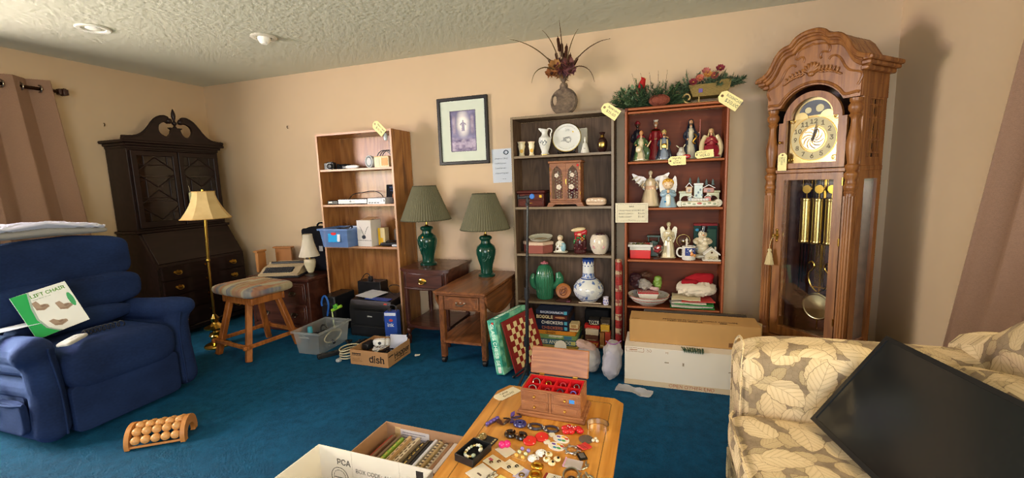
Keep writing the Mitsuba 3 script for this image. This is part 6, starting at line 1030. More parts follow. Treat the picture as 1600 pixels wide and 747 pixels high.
t = Thing('ceramic_birdhouse', 'white ceramic cottage ornament with a round hole at the right of the third cherry shelf', 'house ornament', (.374, 3.298, Y3)); t.a('base', bb(-.06, .06, -.035, .035, 0, .012, .004), 'g#c6c0b2'); t.a('walls', ext([(-.042, .01), (.042, .01), (.042, .06), (0, .092), (-.042, .06)], .055, 'y', -.028), 'g#c2b89f'); t.a('roof', ext([(-.056, .05), (0, .098), (.056, .05), (.052, .042), (0, .086), (-.052, .042)], .066, 'y', -.036), 'g#d0ccc2'); t.a('hole', mv(lathe([(0, 0), (.007, 0), (.007, .001), (0, .001)], 14), 0, -.0282, .062, rx=90), 'g#4a3524'); t.a('bush', J(*[sph(.015*k-.02, -.03, .022+.006*(k % 2), .010, n=1) for k in range(4)]), 'g#b5a98a', smooth=60); t.a('chimney', bb(.018, .03, -.01, .005, .075, .1), 'g#c2b89f')
# row four
t = Thing('serving_bowl', 'large white bowl with a red striped rim heaped with candy packets', 'bowl', (-.05, 3.322, Y4)); t.a('bowl', lathe([(0, 0), (.055, 0), (.065, .008), (.12, .035), (.148, .07), (.152, .082), (.148, .083), (.115, .045), (.06, .014), (0, .012)], 48), 'g#cdc6b8'); t.a('red_rim', J(lathe([(.135, .0525), (.1385, .056), (.137, .058), (.134, .0545)], 48), lathe([(.1475, .083), (.1525, .082), (.152, .079)], 48)), 'g#a8443a'); t.a('rim_print', J(*[mv(sph(0, 0, 0, .009, (1.2, .3, .7), 1), .136*math.cos(a), .136*math.sin(a), .064) for a in np.arange(16)*.3927]), 'g#8f8450')
t = Thing('candy_box', 'white and red paper candy tray standing in the red striped bowl', 'box', (-.055, 3.315, Y4+.045), 5); t.a('tray', tub(.10, .14, .08, .1, .0, .055), 'm#c9c2b4'); t.a('red_band', J(bb(-.074, .074, -.057, .057, .052, .061)), 'm#a32a30')
def crumple(x, y, z, sx, sy, sz, seed, sub=26, amp=.03, f=16):
    m = sup(0, 0, 0, sx, sy, sz, .75, .8, sub); v = m.vertices; n_ = v/np.linalg.norm(v, axis=1, keepdims=True); d = np.abs(meshkit.fbm(v*f+seed*7, 3, seed)-.5)*2; m.vertices = v+n_*(d[:, None]-.3)*amp+[x, y, z]; return m
for nm_, c, p_, s_, sd in (('dark wine', 's#3c2026', (-.105, .035, .175), (.10, .09, .12), 1), ('silver grey', 's#8f8880', (-.04, -.005, .152), (.10, .075, .075), 2), ('lime green', 's#73913a', (.055, .03, .16), (.065, .08, .10), 3), ('pale pink', 's#b99a94', (.03, -.02, .128), (.075, .05, .03), 4), ('brown', 's#55382c', (-.03, .03, .222), (.09, .07, .05), 5)):
    solo('candy_bag', nm_+' crinkled candy bag heaped in the red striped bowl', 'candy bag', crumple(0, 0, 0, *s_, sd, 20, .03, 24), c, (-.04+p_[0], 3.335+p_[1], Y4+p_[2]), group='candy bags in the striped bowl', smooth=22)
t = Thing('santa_hat', 'red santa hat with a wide white fur brim on the pile of gift bags', 'hat', (.285, 3.365, Y4+.094)); fur = sup(0, 0, .04, .27, .19, .1, .6, .8, 40); v = fur.vertices; v += (meshkit.fbm(v*60, 3)-.5)[:, None]*np.array([.03, .03, .03]); fur.vertices = v; t.a('fur_brim', fur, 'c#cfc3ad', smooth=70); t.a('hat', wob(hull([((-.04, .02, .08), .045), ((.07, .02, .09), .05), ((.09, 0, .125), .03), ((.0, .0, .12), .03)], 16).subdivide(), .01, 20), 'c#961c24', smooth=60); t.a('fold', wob(sup(-.045, -.02, .085, .12, .07, .05, .7), .008, 20), 'c#8c1a22', smooth=60)
bags = [('m#2f7a3c', 'green'), ('m#c8c4b8', 'white'), ('m#3d8a46', 'bright green'), ('m#c9bfae', 'cream'), ('m#b7443e', 'red'), ('m#c2b48f', 'tan')]
for i, (c, n_) in enumerate(bags): solo('gift_bag', f'{n_} flat folded paper gift bag in the pile under the santa hat', 'gift bag', wob(bx(0, 0, 0, .30-.02*i, .17, .006, 0).subdivide().subdivide().subdivide(), .007, 12, i), c, (.255+.008*i*(-1)**i, 3.335-.012*(i % 2), Y4+.009+.0125*i), 6*math.sin(i*2), group='folded gift bags', smooth=50)
# ---------- on top of the bookcases ----------
t = Thing('pottery_vase', 'flat round brown pottery vase with an off-centre hole on top of the grey-brown bookcase', 'vase', (-.685, 3.37, 1.8285))
def stone_c(p, n, uv): return mix(L3('#3a2c22'), L3('#7a6650'), dr.clip(fbm(p.x*45, p.y*45, p.z*45, 3)*1.5-.25, 0, 1))
prb('rough_pottery', proc(stone_c), .7, lambda p, n, uv: fbm(p.x*90, p.y*90, p.z*90, 2), .006, 1e-3)
disc = Polygon(arc(0, .1, .105, 0, 360, 48)).intersection(sbox(-.2, 0, .2, .3)).union(sbox(-.03, .19, .03, .225)).difference(Polygon(arc(-.072, .115, .016, 0, 360, 20, .036)))
m = ext(disc.buffer(-.012), .05, 'y', -.025); m2 = ext(disc.buffer(-.004), .03, 'y', -.015); m3 = ext(disc, .014, 'y', -.007)
t.a('body', J(m, m2, m3), 'rough_pottery'); t.a('mouth', lathe([(.018, .21), (.026, .21), (.027, .235), (.023, .238), (.017, .232)], 22), 'rough_pottery')
FX, FY, FZ = -.685, 3.37, 2.055
def blade(name, lab, pts, r, col, grp): solo(name, lab, 'dried plant', tube(pts, r, 5, 6), col, group=grp)
BQ = Thing('dried_bouquet', 'dried bouquet of cattails, brown grass blades and autumn leaves in the pottery vase', 'dried flowers')
tips = [(-1.03, 3.12, 2.36), (-.655, 3.10, 2.43), (-.53, 3.14, 2.37), (-.31, 3.12, 2.27), (-.79, 3.15, 2.40), (-.42, 3.12, 2.0), (-.88, 3.15, 2.04)]
for i, tp in enumerate(tips):
    tp = np.array(tp); b = np.array([FX, FY, FZ]); mid = b*.5+tp*.5+[0, 0, .09 if i not in (5, 6) else .12]
    BQ.a('grass_blade', tube([b, b*.75+mid*.25+[0, 0, .04], mid, tp], [.004, .005, .004, .0012], 5, 6), 's#4a3626' if i % 2 else 's#5c4a30')
for i, (dx, dz, dy) in enumerate(((-.11, .2, -.05), (.0, .3, -.06), (.015, .24, -.02), (.07, .21, -.07), (-.02, .33, -.1), (.12, .19, -.03), (-.05, .24, -.05), (.045, .27, -.09))):
    p0, p1 = np.array([FX, FY, FZ]), np.array([FX+dx, FY+dy, FZ+dz]); d_ = (p1-p0)/np.linalg.norm(p1-p0); ct = BQ.a('cattail', tube([p0, p1], .003, 5), 's#5b4630'); BQ.a('spike', tube([p1-d_*.11, p1-d_*.1, p1-d_*.02, p1-d_*.01], [.004, .011, .011, .003], 8), 'c#3d2418', under=ct)
LF = ('m#5c3422', 'm#6f4a2c', 'm#52302a', 'm#805a38', 'm#6b4046')
def leafmesh(L_, w): 
    o = [(0, 0), (w*.5, L_*.3), (w*.85, L_*.38), (w*.5, L_*.55), (w*.45, L_*.8), (0, L_), (-w*.45, L_*.8), (-w*.5, L_*.55), (-w*.85, L_*.38), (-w*.5, L_*.3)]
    m = ext(o, .0015, 'z'); m = m.subdivide(); v = m.vertices; v[:, 2] += .18*v[:, 1]**2/L_-.5*np.abs(v[:, 0])**2/w; m.vertices = v; return m
for i in range(26):
    a = i*2.399; el = 10+55*((i*7) % 10)/10; L_ = .07+.03*((i*3) % 5)/5
    BQ.a('leaf', mv(mv(leafmesh(L_, .045), rx=el), FX, FY-.015, FZ+.035+.004*i, rz=math.degrees(a)), LF[i % 5], smooth=40)
for k, (dx, dz) in enumerate(((-.075, .07), (.065, .07), (.0, .1), (-.05, .12), (.05, .125))):
    fk = BQ.a('flower', mv(mv(J(*[mv(mv(leafmesh(.062, .042), rx=25+12*(j % 2)), rz=j*45) for j in range(8)]), rx=55), FX+dx, FY-.06, FZ+dz), ('m#8a5530', 'm#74484a', 'm#643230', 'm#90653a', 'm#5f3a34')[k], smooth=40); BQ.a('centre', sph(FX+dx, FY-.072, FZ+dz+.008, .012, n=1), 'm#4a2c1c', under=fk)
# greenery arrangement
GX, GY, GZ = -.06, 3.375, 1.8265
t = Thing('pine_arrangement', 'evergreen arrangement of pine sprigs on top of the cherry bookcase', 'floral arrangement', (0, 0, 0)); rg = np.random.default_rng(4)
def sprig(b, d, L_, n, nl, r=.0012):
    d = np.array(d, float); d /= np.linalg.norm(d); b = np.array(b, float); out = [tube([b, b+d*L_*.6, b+d*L_+[0, 0, -.01]], .0022, 4)]
    for k in range(n):
        u = (k+1)/n; q = rg.normal(size=3); q -= d*np.dot(q, d)*.6; q /= np.linalg.norm(q); v = q*.75+d*.65; p = b+d*L_*u; s_ = np.cross(v, q+[.1, .2, .3]); s_ /= np.linalg.norm(s_)+1e-9
        e = p+v*nl*(1.1-.4*u); out.append(trimesh.Trimesh([p-s_*r*2, p+s_*r*2, e, p+np.cross(s_, v)*r*2], [[0, 1, 2], [1, 3, 2], [3, 0, 2], [0, 3, 1]], process=False))
    return J(*out)
sp = []
for i in range(110):
    x = rg.uniform(-.17, .17); d = (rg.uniform(-.7, .7)+x*4, rg.uniform(-.8, .3), rg.uniform(.15, 1.0)); sp.append(sprig((GX+x, GY+rg.uniform(-.045, .01), GZ+.01), d, rg.uniform(.09, .2)*(1.15-abs(x)*2.2), 24, .034, .002))
t.a('needles', J(*sp[:60]), 'm#2c3f28', kind='stuff', smooth=False); t.a('needles', J(*sp[60:]), 'm#435a36', kind='stuff', smooth=False)
ivy = []
for i in range(40): a = rg.uniform(0, 6.28); ivy.append(mv(mv(leafmesh(.035, .025), rx=rg.uniform(0, 70)), GX-.15+rg.uniform(-.045, .06), GY-.03+rg.uniform(-.04, .03), GZ+.02+rg.uniform(0, .13), rz=math.degrees(a)))
t.a('ivy_leaves', J(*ivy), 'm#6f8360', kind='stuff', smooth=40); t.a('twigs', J(*[tube([(GX-.02+.03*k, GY, GZ+.05), (GX-.04+.05*k, GY-.02, GZ+.16), (GX-.06+.06*k, GY-.04, GZ+.25)], [.003, .002, .001], 5, 4) for k in range(-1, 4)]), 's#5a4330'); t.a('moss_base', wob(sup(GX, GY+.02, GZ+.032, .3, .09, .045, .7), .012, 25), 'm#3c4a2c', smooth=60)
t = Thing('red_cardinal', 'small red cardinal bird ornament perched in the pine arrangement', 'bird ornament', (-.112, 3.325, 1.982), 55); t.a('body', skin([[((0, 0, -.004), .025), ((0, -.008, .022), .021), ((0, -.016, .038), .016)], [((0, .01, -.008), .018), ((.02, .05, -.035), .007)], [((0, -.012, .045), .01), ((0, .002, .060), .003)]], .005, 3), 'm#9c1d1c', smooth=60); t.a('beak', cyl((0, -.026, .045), (0, -.04, .042), .005, .001, 8), 'm#c98a3a'); t.a('mask', sph(0, -.024, .043, .008, (1, .6, .8), 1), 'm#1c1412'); t.a('perch', tube([(-.03, 0, -.022), (0, 0, -.024), (.03, .01, -.018), (.03, -.01, -.10)], .004, 6, 4), 's#5a3c28'); t.a('nest', wob(sup(.012, .01, -.03, .07, .06, .06, .8), .008, 30), 'm#6b3a2c', smooth=60)
solo('grapevine_ball', 'rounded reddish woven ball at the front of the pine arrangement', 'ornament', J(wob(sph(0, 0, .035, .06, (1.15, .7, .62), 3), .004, 40), *[mv(tube([(.07*math.cos(a), .0, .037*math.sin(a)) for a in np.linspace(0, 2*PI, 24)], .0025, 5), 0, 0, .035, rz=k*30) for k in range(6)]), 'm#7d4232', (.01, 3.288, 1.831), smooth=60)
t = Thing('wicker_sleigh', 'gold wicker sleigh basket with curled runners on top of the cherry bookcase', 'basket', (.33, 3.37, 1.8265))
bkp = [(-.10, .045), (.085, .045), (.125, .075), (.142, .148), (.118, .152), (.0, .118), (-.09, .112), (-.13, .124)]
bm = ext(Polygon(bkp), .12, 'y', -.06); t.a('basket', bm, 'm#5f4d28', smooth=False)
weave = []
for j, z in enumerate(np.linspace(.05, .14, 11)):
    sh_ = Polygon(bkp).intersection(sbox(-.2, z-.0005, .2, z+.0005)); x0, _, x1, _ = sh_.bounds; weave.append(tube([(x, -.062-.002*(-1)**(k+j), z) for k, x in enumerate(np.linspace(x0, x1, 17))], .0042, 5))
t.a('weave', J(*weave), 's#8d7848')
for s in (-1, 1): t.a('runner', tube([(.12, s*.05, .006), (0, s*.05, .006), (-.09, s*.05, .006), (-.14, s*.05, .012), (-.165, s*.05, .045), (-.14, s*.05, .07), (-.118, s*.05, .05), (-.13, s*.05, .03)], .005, 8, 5), 's#c2a66a'); t.a('strut', J(cyl((-.06, s*.05, .006), (-.06, s*.05, .05), .004), cyl((.07, s*.05, .006), (.07, s*.05, .05), .004)), 's#a58c4e')
t.a('purple_sticker', bb(-.065, -.04, -.067, -.0655, .07, .095, 0), 'm#6a5a9a')
t = Thing('pine_garland', 'pine spray with faded pink and orange flowers filling the wicker sleigh', 'floral arrangement', (0, 0, 0)); sp = []
for i in range(80): x = rg.uniform(-.15, .13); sp.append(sprig((.33+x, 3.37+rg.uniform(-.03, .03), 1.925+.04*(x+.14)), (rg.uniform(-.2, 1.0) if x > -.05 else rg.uniform(-1, .3), rg.uniform(-.7, .4), rg.uniform(.0, .6)), rg.uniform(.07, .13), 22, .032, .002))
t.a('needles', J(*sp[:40]), 'm#344430', kind='stuff', smooth=False); t.a('needles', J(*sp[40:]), 'm#4c5c42', kind='stuff', smooth=False)
for k, (dx, dy, dz) in enumerate(((-.06, -.07, .155), (-.01, -.065, .175), (-.1, -.06, .135), (.03, -.06, .165), (.07, -.03, .215), (-.02, -.05, .2))):
    fk = t.a('flower', mv(mv(J(*[mv(mv(leafmesh(.036, .022), rx=25+15*(j % 2)), rz=j*36) for j in range(10)]), rx=50), .33+dx, 3.37+dy, 1.8265+dz), ('m#b0624e', 'm#b9803f', 'm#7d2f35', 'm#a5534a', 'm#7c3038', 'm#a8625a')[k], smooth=40); t.a('centre', sph(.33+dx, 3.37+dy-.008, 1.8265+dz+.005, .008, n=1), 'm#c99a4a', under=fk)
# ---------- games and bags by the bookcases ----------
gy, gx = 3.14, -.905
z = .031
def game(h_, w, d, col, label, words, tcol, name='board_game', x0=gx, extra=None, th=.55):
    global z
    t = Thing(name, label, 'board game', (x0+w/2, gy+d/2, z)); t.a('box', bb(-w/2, w/2, -d/2, d/2, 0, h_-.0015, .0012), col)
    if words: t.a('title', mv(txt(words, h_*th, 0, -d/2, h_*(1-th)/2, .0007, True, center=True), extra or 0), tcol, smooth=False)
    z += h_; return t, -d/2
game(.024, .345, .27, 'm#a58f4a', 'yellow-green board game box at the bottom of the games stack', None, None)
t, f = game(.047, .33, .27, 'm#44616b', 'slate blue SNAKES AND LADDERS game box in the games stack', 'SNAKES AND LADDERS', 'm#cfc9b4'); t.a('picture', bb(.125, .16, f-.0008, f, .008, .038, 0), 'm#b9b26a', smooth=False)
t, f = game(.036, .335, .26, 'm#6f8a55', 'green and white jigsaw box above the SNAKES AND LADDERS game', 'PUZZLE 500', 'm#c9c5a8', th=.35); t.a('picture', bb(.07, .13, f-.0008, f, .004, .03, 0), 'm#3d6a80', smooth=False); t.a('white_band', bb(-.05, .06, f-.0005, f, .02, .032, 0), 'm#c6bfa6', smooth=False)
game(.033, .325, .25, 'm#c07a24', 'orange game box reading YANK QUICK in the middle of the games stack', 'QUICK', 'm#4a2c14', extra=-.03)
xs = -.89
t, f = game(.042, .262, .25, 'm#151d33', 'lower of two navy CHECKERS game boxes with rust red lettering', 'CHECKERS', 'm#a5583c', x0=xs, extra=-.0); t.a('blue_label', bb(.095, .118, f-.0008, f, .008, .034, 0), 'm#4a9ab0', smooth=False)
t, f = game(.043, .262, .25, 'm#141a30', 'upper of two navy CHECKERS game boxes with white lettering', 'CHECKERS', 'm#cfcac0', x0=xs); t.a('blue_label', bb(.095, .118, f-.0008, f, .008, .034, 0), 'm#4a9ab0', smooth=False)
t, f = game(.044, .262, .24, 'm#241516', 'dark brown game box with cream lettering, second from the top of the stack', 'BOGGLE', 'm#d6c49a', x0=xs, extra=-.06); t.a('picture', bb(.01, .118, f-.0008, f, .006, .038, 0), 'm#4a1f1c', smooth=False); t.a('printed_swoosh', ext(Polygon(arc(.062, .022, .04, 0, 360, 18, .008)), .0012, 'y', f-.001), 'm#a9744f', smooth=False)
t, f = game(.033, .258, .24, 'm#172038', 'navy BACKGAMMON game box on top of the games stack', 'BACKGAMMON', 'm#b9bccb', x0=xs); t.a('blue_label', bb(.095, .12, f-.0008, f, .003, .03, 0), 'm#4a9ab0', smooth=False)
t = Thing('small_game_box', 'small cream and brown card box on the wide end of the orange game box', 'card game', (-.592, 3.19, .1712)); t.a('box', bb(-.033, .033, -.045, .045, 0, .06, .001), 'm#c6b183'); t.a('band', bb(-.0335, .0335, -.0457, .0457, .012, .03), 'm#8a5236'); t.a('picture', bb(-.02, .02, -.0462, -.045, .035, .055, 0), 'm#9c7a4a', smooth=False)
t = Thing('black_bin', 'black fabric bin at the back of the lowest bay of the grey-brown bookcase', 'bin', (-.44, 3.39, .031)); t.a('bin', bb(-.095, .095, -.07, .075, 0, .27, .01), 'c#17181b'); t.a('handle', tube([(-.03, -.076, .2), (-.02, -.085, .215), (.02, -.085, .215), (.03, -.076, .2)], .006, 6, 3), 'c#222327')
cards = [(-.468, 3.26, .0, .11, .05, 'm#8c2f22', 'red-orange card game box reading CRAZY, lowest in the small pile', 'CRAZY', 'm#d8a03c'), (-.388, 3.262, .0, .034, .12, 'm#a5743f', 'tan upright card box in the small pile of card games', None, None), (-.344, 3.25, .0, .04, .13, 'm#b0442f', 'red upright card box at the right end of the small pile', None, None),
         (-.468, 3.26, .051, .1, .045, 'm#5c3a2a', 'brown patterned card box in the small pile of card games', None, None), (-.465, 3.26, .097, .10, .05, 'm#c7b89a', 'pale card box with a dark stripe in the small pile of card games', None, None), (-.465, 3.26, .148, .115, .028, 'm#b3261f', 'bright red flat card box high in the small pile', None, None),
         (-.45, 3.265, .177, .08, .05, 'm#1f1d1c', 'black TOTE card box on top of the small pile', 'TOTE', 'm#b9b4a4'), (-.365, 3.26, .132, .065, .055, 'm#d2a533', 'yellow card box in the small pile of card games', None, None), (-.363, 3.265, .188, .07, .04, 'm#3a3126', 'open dark flapped card box above the yellow card box', None, None)]
for x, y, z_, w, h_, c, lab, wd, tc in cards:
    t = Thing('card_game', lab, 'card game', (x, y, z_+.031)); t.a('box', bb(-w/2, w/2, -.035, .03, 0, h_-.001, .001), c); 
    if wd: t.a('title', txt(wd, h_*.45, 0, -.035, h_*.25, .0008, True, center=True), tc, smooth=False)
    t.a('print', bb(-w*.35, w*.35, -.0356, -.035, h_*.1, h_*.2, 0), 'm#c9b48a', smooth=False)
solo('white_disc', 'round white plastic lid leaning before the games stack', 'lid', mv(lathe([(0, 0), (.045, 0), (.047, .004), (.045, .008), (0, .008)], 30), rx=75), 's#cfc8b4', (-.68, 3.07, .075)); solo('yellow_pouch', 'small mustard yellow pouch behind the jewelry box lid', 'pouch', wob(sup(0, 0, .035, .1, .06, .07, .7), .01, 20), 'c#b58d3f', (-.585, 3.05, .0), smooth=60)
def crumple(x, y, z, sx, sy, sz, seed, sub=26, amp=.03, f=16):
    m = sup(0, 0, 0, sx, sy, sz, .75, .8, sub); v = m.vertices; n_ = v/np.linalg.norm(v, axis=1, keepdims=True); d = np.abs(meshkit.fbm(v*f+seed*7, 3, seed)-.5)*2; m.vertices = v+n_*(d[:, None]-.3)*amp+[x, y, z]; return m
t = Thing('plastic_bag', 'crumpled grey plastic bag with a pinkish top on the carpet before the card games', 'plastic bag', (-.44, 2.86, 0)); t.a('bag', crumple(0, 0, .09, .18, .17, .18, 3), 'film_plastic', smooth=25); t.a('contents', crumple(0, 0, .08, .14, .13, .15, 5), 'm#9a9490', smooth=25); t.a('pink_top', mv(crumple(0, 0, 0, .15, .09, .06, 8), -.01, .0, .185, ry=20), 'm#a58a80', smooth=25)
t = Thing('clear_bag', 'clear zip bag stuffed with pale wrap leaning on the white carton', 'plastic bag', (-.283, 2.78, 0), 0, ry=6); t.a('bag', crumple(0, 0, .14, .13, .15, .27, 11), 'film_plastic', smooth=25); t.a('contents', crumple(0, 0, .12, .1, .12, .2, 12), 'm#9a93a8', smooth=25); t.a('zip_edge', tube([(-.05, -.02, .265), (0, -.045, .262), (.045, -.02, .285)], .004, 6, 4), 's#7a4f7a')
t = Thing('plastic_film', 'flat clear plastic film on the carpet in front of the white carton', 'plastic film', (-.12, 2.635, .006), -12); q = bx(0, 0, 0, .22, .085, .0008, 0)
for _ in range(4): q = q.subdivide()
v = q.vertices; v[:, 2] += .025*(meshkit.fbm(v*22, 3)-.35); q.vertices = v; t.a('film', q, 'film_plastic', smooth=20)
def wrap_c(p, n, uv):
    a = noise(p.z*42, 1)+0*p.x; k = dr.floor(p.z*9); s = p.z*9-k
    c = mix(L3('#741a1b'), L3('#9c332c'), noise(p.x*160, p.y*160, p.z*110)); return mix(c, mix(L3('#a89273'), L3('#7d4238'), smoothstep(.45, .62, fbm(p.x*70+p.y*70, p.z*60, 4, 2))), smoothstep(.42, .46, s)*smoothstep(.9, .86, s))
pr('gift_wrap', proc(wrap_c), .3)
t = Thing('wrapping_roll', 'tall red and white patterned gift wrap roll standing between the two taller bookcases', 'wrapping paper', (-.262, 3.215, 0)); t.a('roll', lathe([(.012, 0), (.024, 0), (.024, .735), (.012, .735), (.012, 0)], 22), 'gift_wrap'); t.a('core', lathe([(.010, .001), (.012, .001), (.012, .737), (.010, .737), (.010, .001)], 18), 'm#b59c74')
solo('wrapping_roll', 'plain dark red gift wrap roll behind the patterned roll', 'wrapping paper', lathe([(.01, 0), (.02, 0), (.02, .68), (.01, .68), (.01, 0)], 20), 's#7a1f22', (-.256, 3.285, 0))
# chess set and board
def marble_c(p, n, uv):
    w = fbm(p.x*18, p.y*18, p.z*18, 4); return mix(mix(L3('#2f8a76'), L3('#7fc2a2'), smoothstep(.35, .65, w)), L3('#3a9a9c'), smoothstep(.6, .8, fbm(p.x*9, p.y*9, p.z*9+4, 3)))
pr('teal_print', proc(marble_c), .35)
t = Thing('chess_set_box', 'teal marbled GLASS CHESS SET box leaning against the drop-leaf table', 'chess set', (-1.005, 2.62, .013), -13, ry=-10)
t.a('box', bb(-.033, .033, 0, .42, 0, .385, .002), 'teal_print'); t.a('spine_title', mv(mv(txt('GLASS CHESS SET', .026, 0, 0, 0, .0008, True), ry=90), -.012, -.0001, .36), 'm#cfe3d4', smooth=False)
tp = meshkit.text_mesh('GLASS CHESS SET', .028, .0008, True); t.a('top_title', mv(mv(tp, rz=90), .013, .05, .3851), 'm#cfe3d4', smooth=False)
t.a('cover_picture', J(bb(.0328, .0338, .05, .40, .03, .35, 0)), 'm#4f7d4e', smooth=False); t.a('barcode_label', bb(-.012, .012, -.0008, 0, .012, .055, 0), 'm#cfcfc8', smooth=False); t.a('red_emblem', J(bb(.0, .02, -.0008, 0, .355, .37, 0)), 'm#b0443c', smooth=False)
t = Thing('checkerboard', 'red and cream checkerboard leaning on the teal chess set box', 'game board', (-.895, 2.64, .004), -15.5, ry=-17.5); t.a('board', bb(-.006, .006, 0, .40, 0, .385, .002), 's#7d201c')
for i in range(8):
    for j in range(8):
        if (i+j) % 2: t.a('square', bb(.0058, .0068, .04+i*.04, .08+i*.04, .0325+j*.04, .0725+j*.04, 0), 's#d9c38d', smooth=False)
# microphone stand
t = Thing('microphone_stand', 'black tripod stand with a clamp and blue knob in front of the grey-brown bookcase', 'stand', (-.79, 2.55, 0))
t.a('pole', J(cyl((0, 0, .07), (.012, 0, .62), .0115), cyl((.012, 0, .6), (.034, 0, 1.2), .008)), 'black_metal'); t.a('clutch', J(cyl((.012, 0, .59), (.0125, 0, .66), .018), cyl((.0, 0, .27), (.001, 0, .33), .018), lathe([(0, 0), (.01, 0), (.01, .02), (0, .02)], 12, .022, 0, .86)), 'black_metal')
for a in (-105, 25, 150): 
    c, s = math.cos(math.radians(a)), math.sin(math.radians(a)); k = t.a('leg', tube([(.012*c, .012*s, .30-.18), (.14*c, .14*s, .012)], .0075, 8), 'black_metal'); t.a('foot', sph(.14*c, .14*s, .010, .0105, n=1), 's#0d0d0f', under=k)
t.a('hub', cyl((0, 0, .10), (0, 0, .145), .018), 'black_metal'); t.a('clamp', J(bx(.034, 0, 1.205, .02, .02, .05, .004), bx(.0, 0, 1.232, .05, .02, .018, .004), bx(.04, 0, 1.235, .05, .02, .02, .004), bx(-.024, 0, 1.236, .008, .024, .03, .003), cyl((.034, -.012, 1.19), (.034, -.03, 1.19), .008)), 'black_metal'); t.a('blue_knob', mv(lathe([(0, 0), (.015, 0), (.017, .006), (.014, .014), (0, .015)], 16), .068, -.012, 1.238, rx=90), 's#2c64b0')

# ---------- big cartons under the cherry bookcase ----------
t = Thing('white_carton', 'long white carton printed OPEN OTHER END on the carpet before the cherry bookcase', 'cardboard box', (.265, 2.885, 0), 0); t.a('carton', bb(-.45, .45, -.145, .135, 0, .255, .002), 'm#c9bfae'); t.a('lower_edge', bb(-.4505, .4505, -.1462, -.145, .0, .035, 0), 'm#bda98a', smooth=False); t.a('print', txt('OPEN OTHER END', .021, -.178, -.1465, .008, .0006, False, sx=1.05), 'm#9c5a3c', smooth=False); t.a('printed_marks', J(ext(sbox(-.44, .222, -.33, .248).difference(sbox(-.4375, .2245, -.3325, .2455)), .0005, 'y', -.1455), bb(-.42, -.37, -.1455, -.145, .232, .238, 0), txt('30', .018, -.315, -.145, .226, .0005), txt('H', .016, -.2, -.145, .224, .0005), txt('7', .03, .22, -.146, .02, .0005)), 'm#9a7358', smooth=False); t.a('tear', J(bb(-.205, -.18, -.1456, -.145, .165, .172, 0), bb(-.1, -.09, -.1456, -.145, .155, .175, 0), bb(.16, .175, -.1456, -.145, .14, .146, 0)), 'm#8a7a66', smooth=False)
solo('pine_tips', 'dark green artificial pine tips squeezed out between the two long cartons', 'pine branch', J(*[sprig((.16+.015*i, 2.78, .266), (.3-.04*i, -1, -.1), .055, 16, .02) for i in range(9)]), 'm#2f4a34', smooth=False)
t = Thing('brown_carton', 'long tan cardboard carton lying on top of the white carton', 'cardboard box', (.225, 2.935, .2565), 0); t.a('carton', bb(-.385, .385, -.105, .085, 0, .152, .002), 'm#a8814f'); t.a('top_print', J(txt('ASSEMBLED IN PLACE — HANDLE WITH CARE', .018, -.18, -.06, .1521, .0006, True, face='top', sx=.8), txt('KEEP THIS SIDE UP', .018, -.15, -.09, .1521, .0006, True, face='top', sx=.9), bb(.16, .2, -.085, -.07, .152, .1527, 0)), 'm#4a3520', smooth=False); t.a('tape_hole', ext(Polygon(arc(-.345, -.085, .03, 0, 360, 18, .010)), .0008, 'z', .152), 'm#8f6a3c', smooth=False); t.a('end_label', bb(.21, .24, -.1058, -.105, .012, .04, 0), 'm#6b4a2c', smooth=False)
t = Thing('dark_trim', 'dark flat strip lying along the back of the tan carton', 'strip', (.225, 3.045, 0)); t.a('strip', bb(-.30, .34, -.015, .012, .0, .418, .002), 's#33291f')
t = Thing('carved_molding', 'cream carved wooden molding strip behind the tan carton beside the tall clock', 'molding', (.565, 3.155, 0), -38); t.a('board', bb(-.135, .125, -.01, .01, 0, .355, .003), 's#bfa77a'); t.a('beading', J(*[sph(-.125+.0125*k, -.011, .335, .0065, n=1) for k in range(20)], bb(-.135, .125, -.014, -.01, .30, .318, .002)), 's#c9b48a')

# ---------- book cartons in the foreground ----------
t = Thing('white_box', 'open empty white carton with black print and a round seal beside the carton of books', 'cardboard box', (-1.03, 1.07, 0), -1.5); W_, D_, H_ = .53, .39, .30
t.a('carton', J(bb(-W_/2, W_/2, D_/2-.005, D_/2, 0, H_, .0005), bb(-W_/2, W_/2, -D_/2, -D_/2+.005, 0, H_, .0005), bb(-W_/2, -W_/2+.005, -D_/2, D_/2, 0, H_, .0005), bb(W_/2-.005, W_/2, -D_/2, D_/2, 0, H_, .0005), bb(-W_/2, W_/2, -D_/2, D_/2, 0, .005, .0005)), 'm#cfc8b8')
f = D_/2-.005; t.a('print', J(txt('PCA', .024, -.175, f, .235, .0006, True), txt('BOX CODE: AHEA', .017, -.085, f, .215, .0006), ext(Point(-.165, .18).buffer(.042, 32).difference(Point(-.165, .18).buffer(.0395, 32)), .0006, 'y', f-.0006), ext(Point(-.165, .18).buffer(.03, 32).difference(Point(-.165, .18).buffer(.0285, 32)), .0006, 'y', f-.0006), bb(-.19, -.14, f-.0006, f, .176, .179, 0), bb(-.185, -.145, f-.0006, f, .168, .171, 0)), 'm#5a554c', smooth=False); t.a('dark_patch', bb(.195, .225, f-.0008, f, .21, .285, 0), 'm#2c2826', smooth=False); t.a('fold_line', J(bb(-.1, -.0985, f-.0005, f, .1, .3, 0), bb(.12, .1215, f-.0005, f, .1, .3, 0)), 'm#b3ab9a', smooth=False)
t = Thing('book_box', 'open brown carton packed with books and binders between the white carton and coffee table', 'cardboard box', (-.965, 1.425, 0), -2); W_, D_, H_ = .42, .25, .255
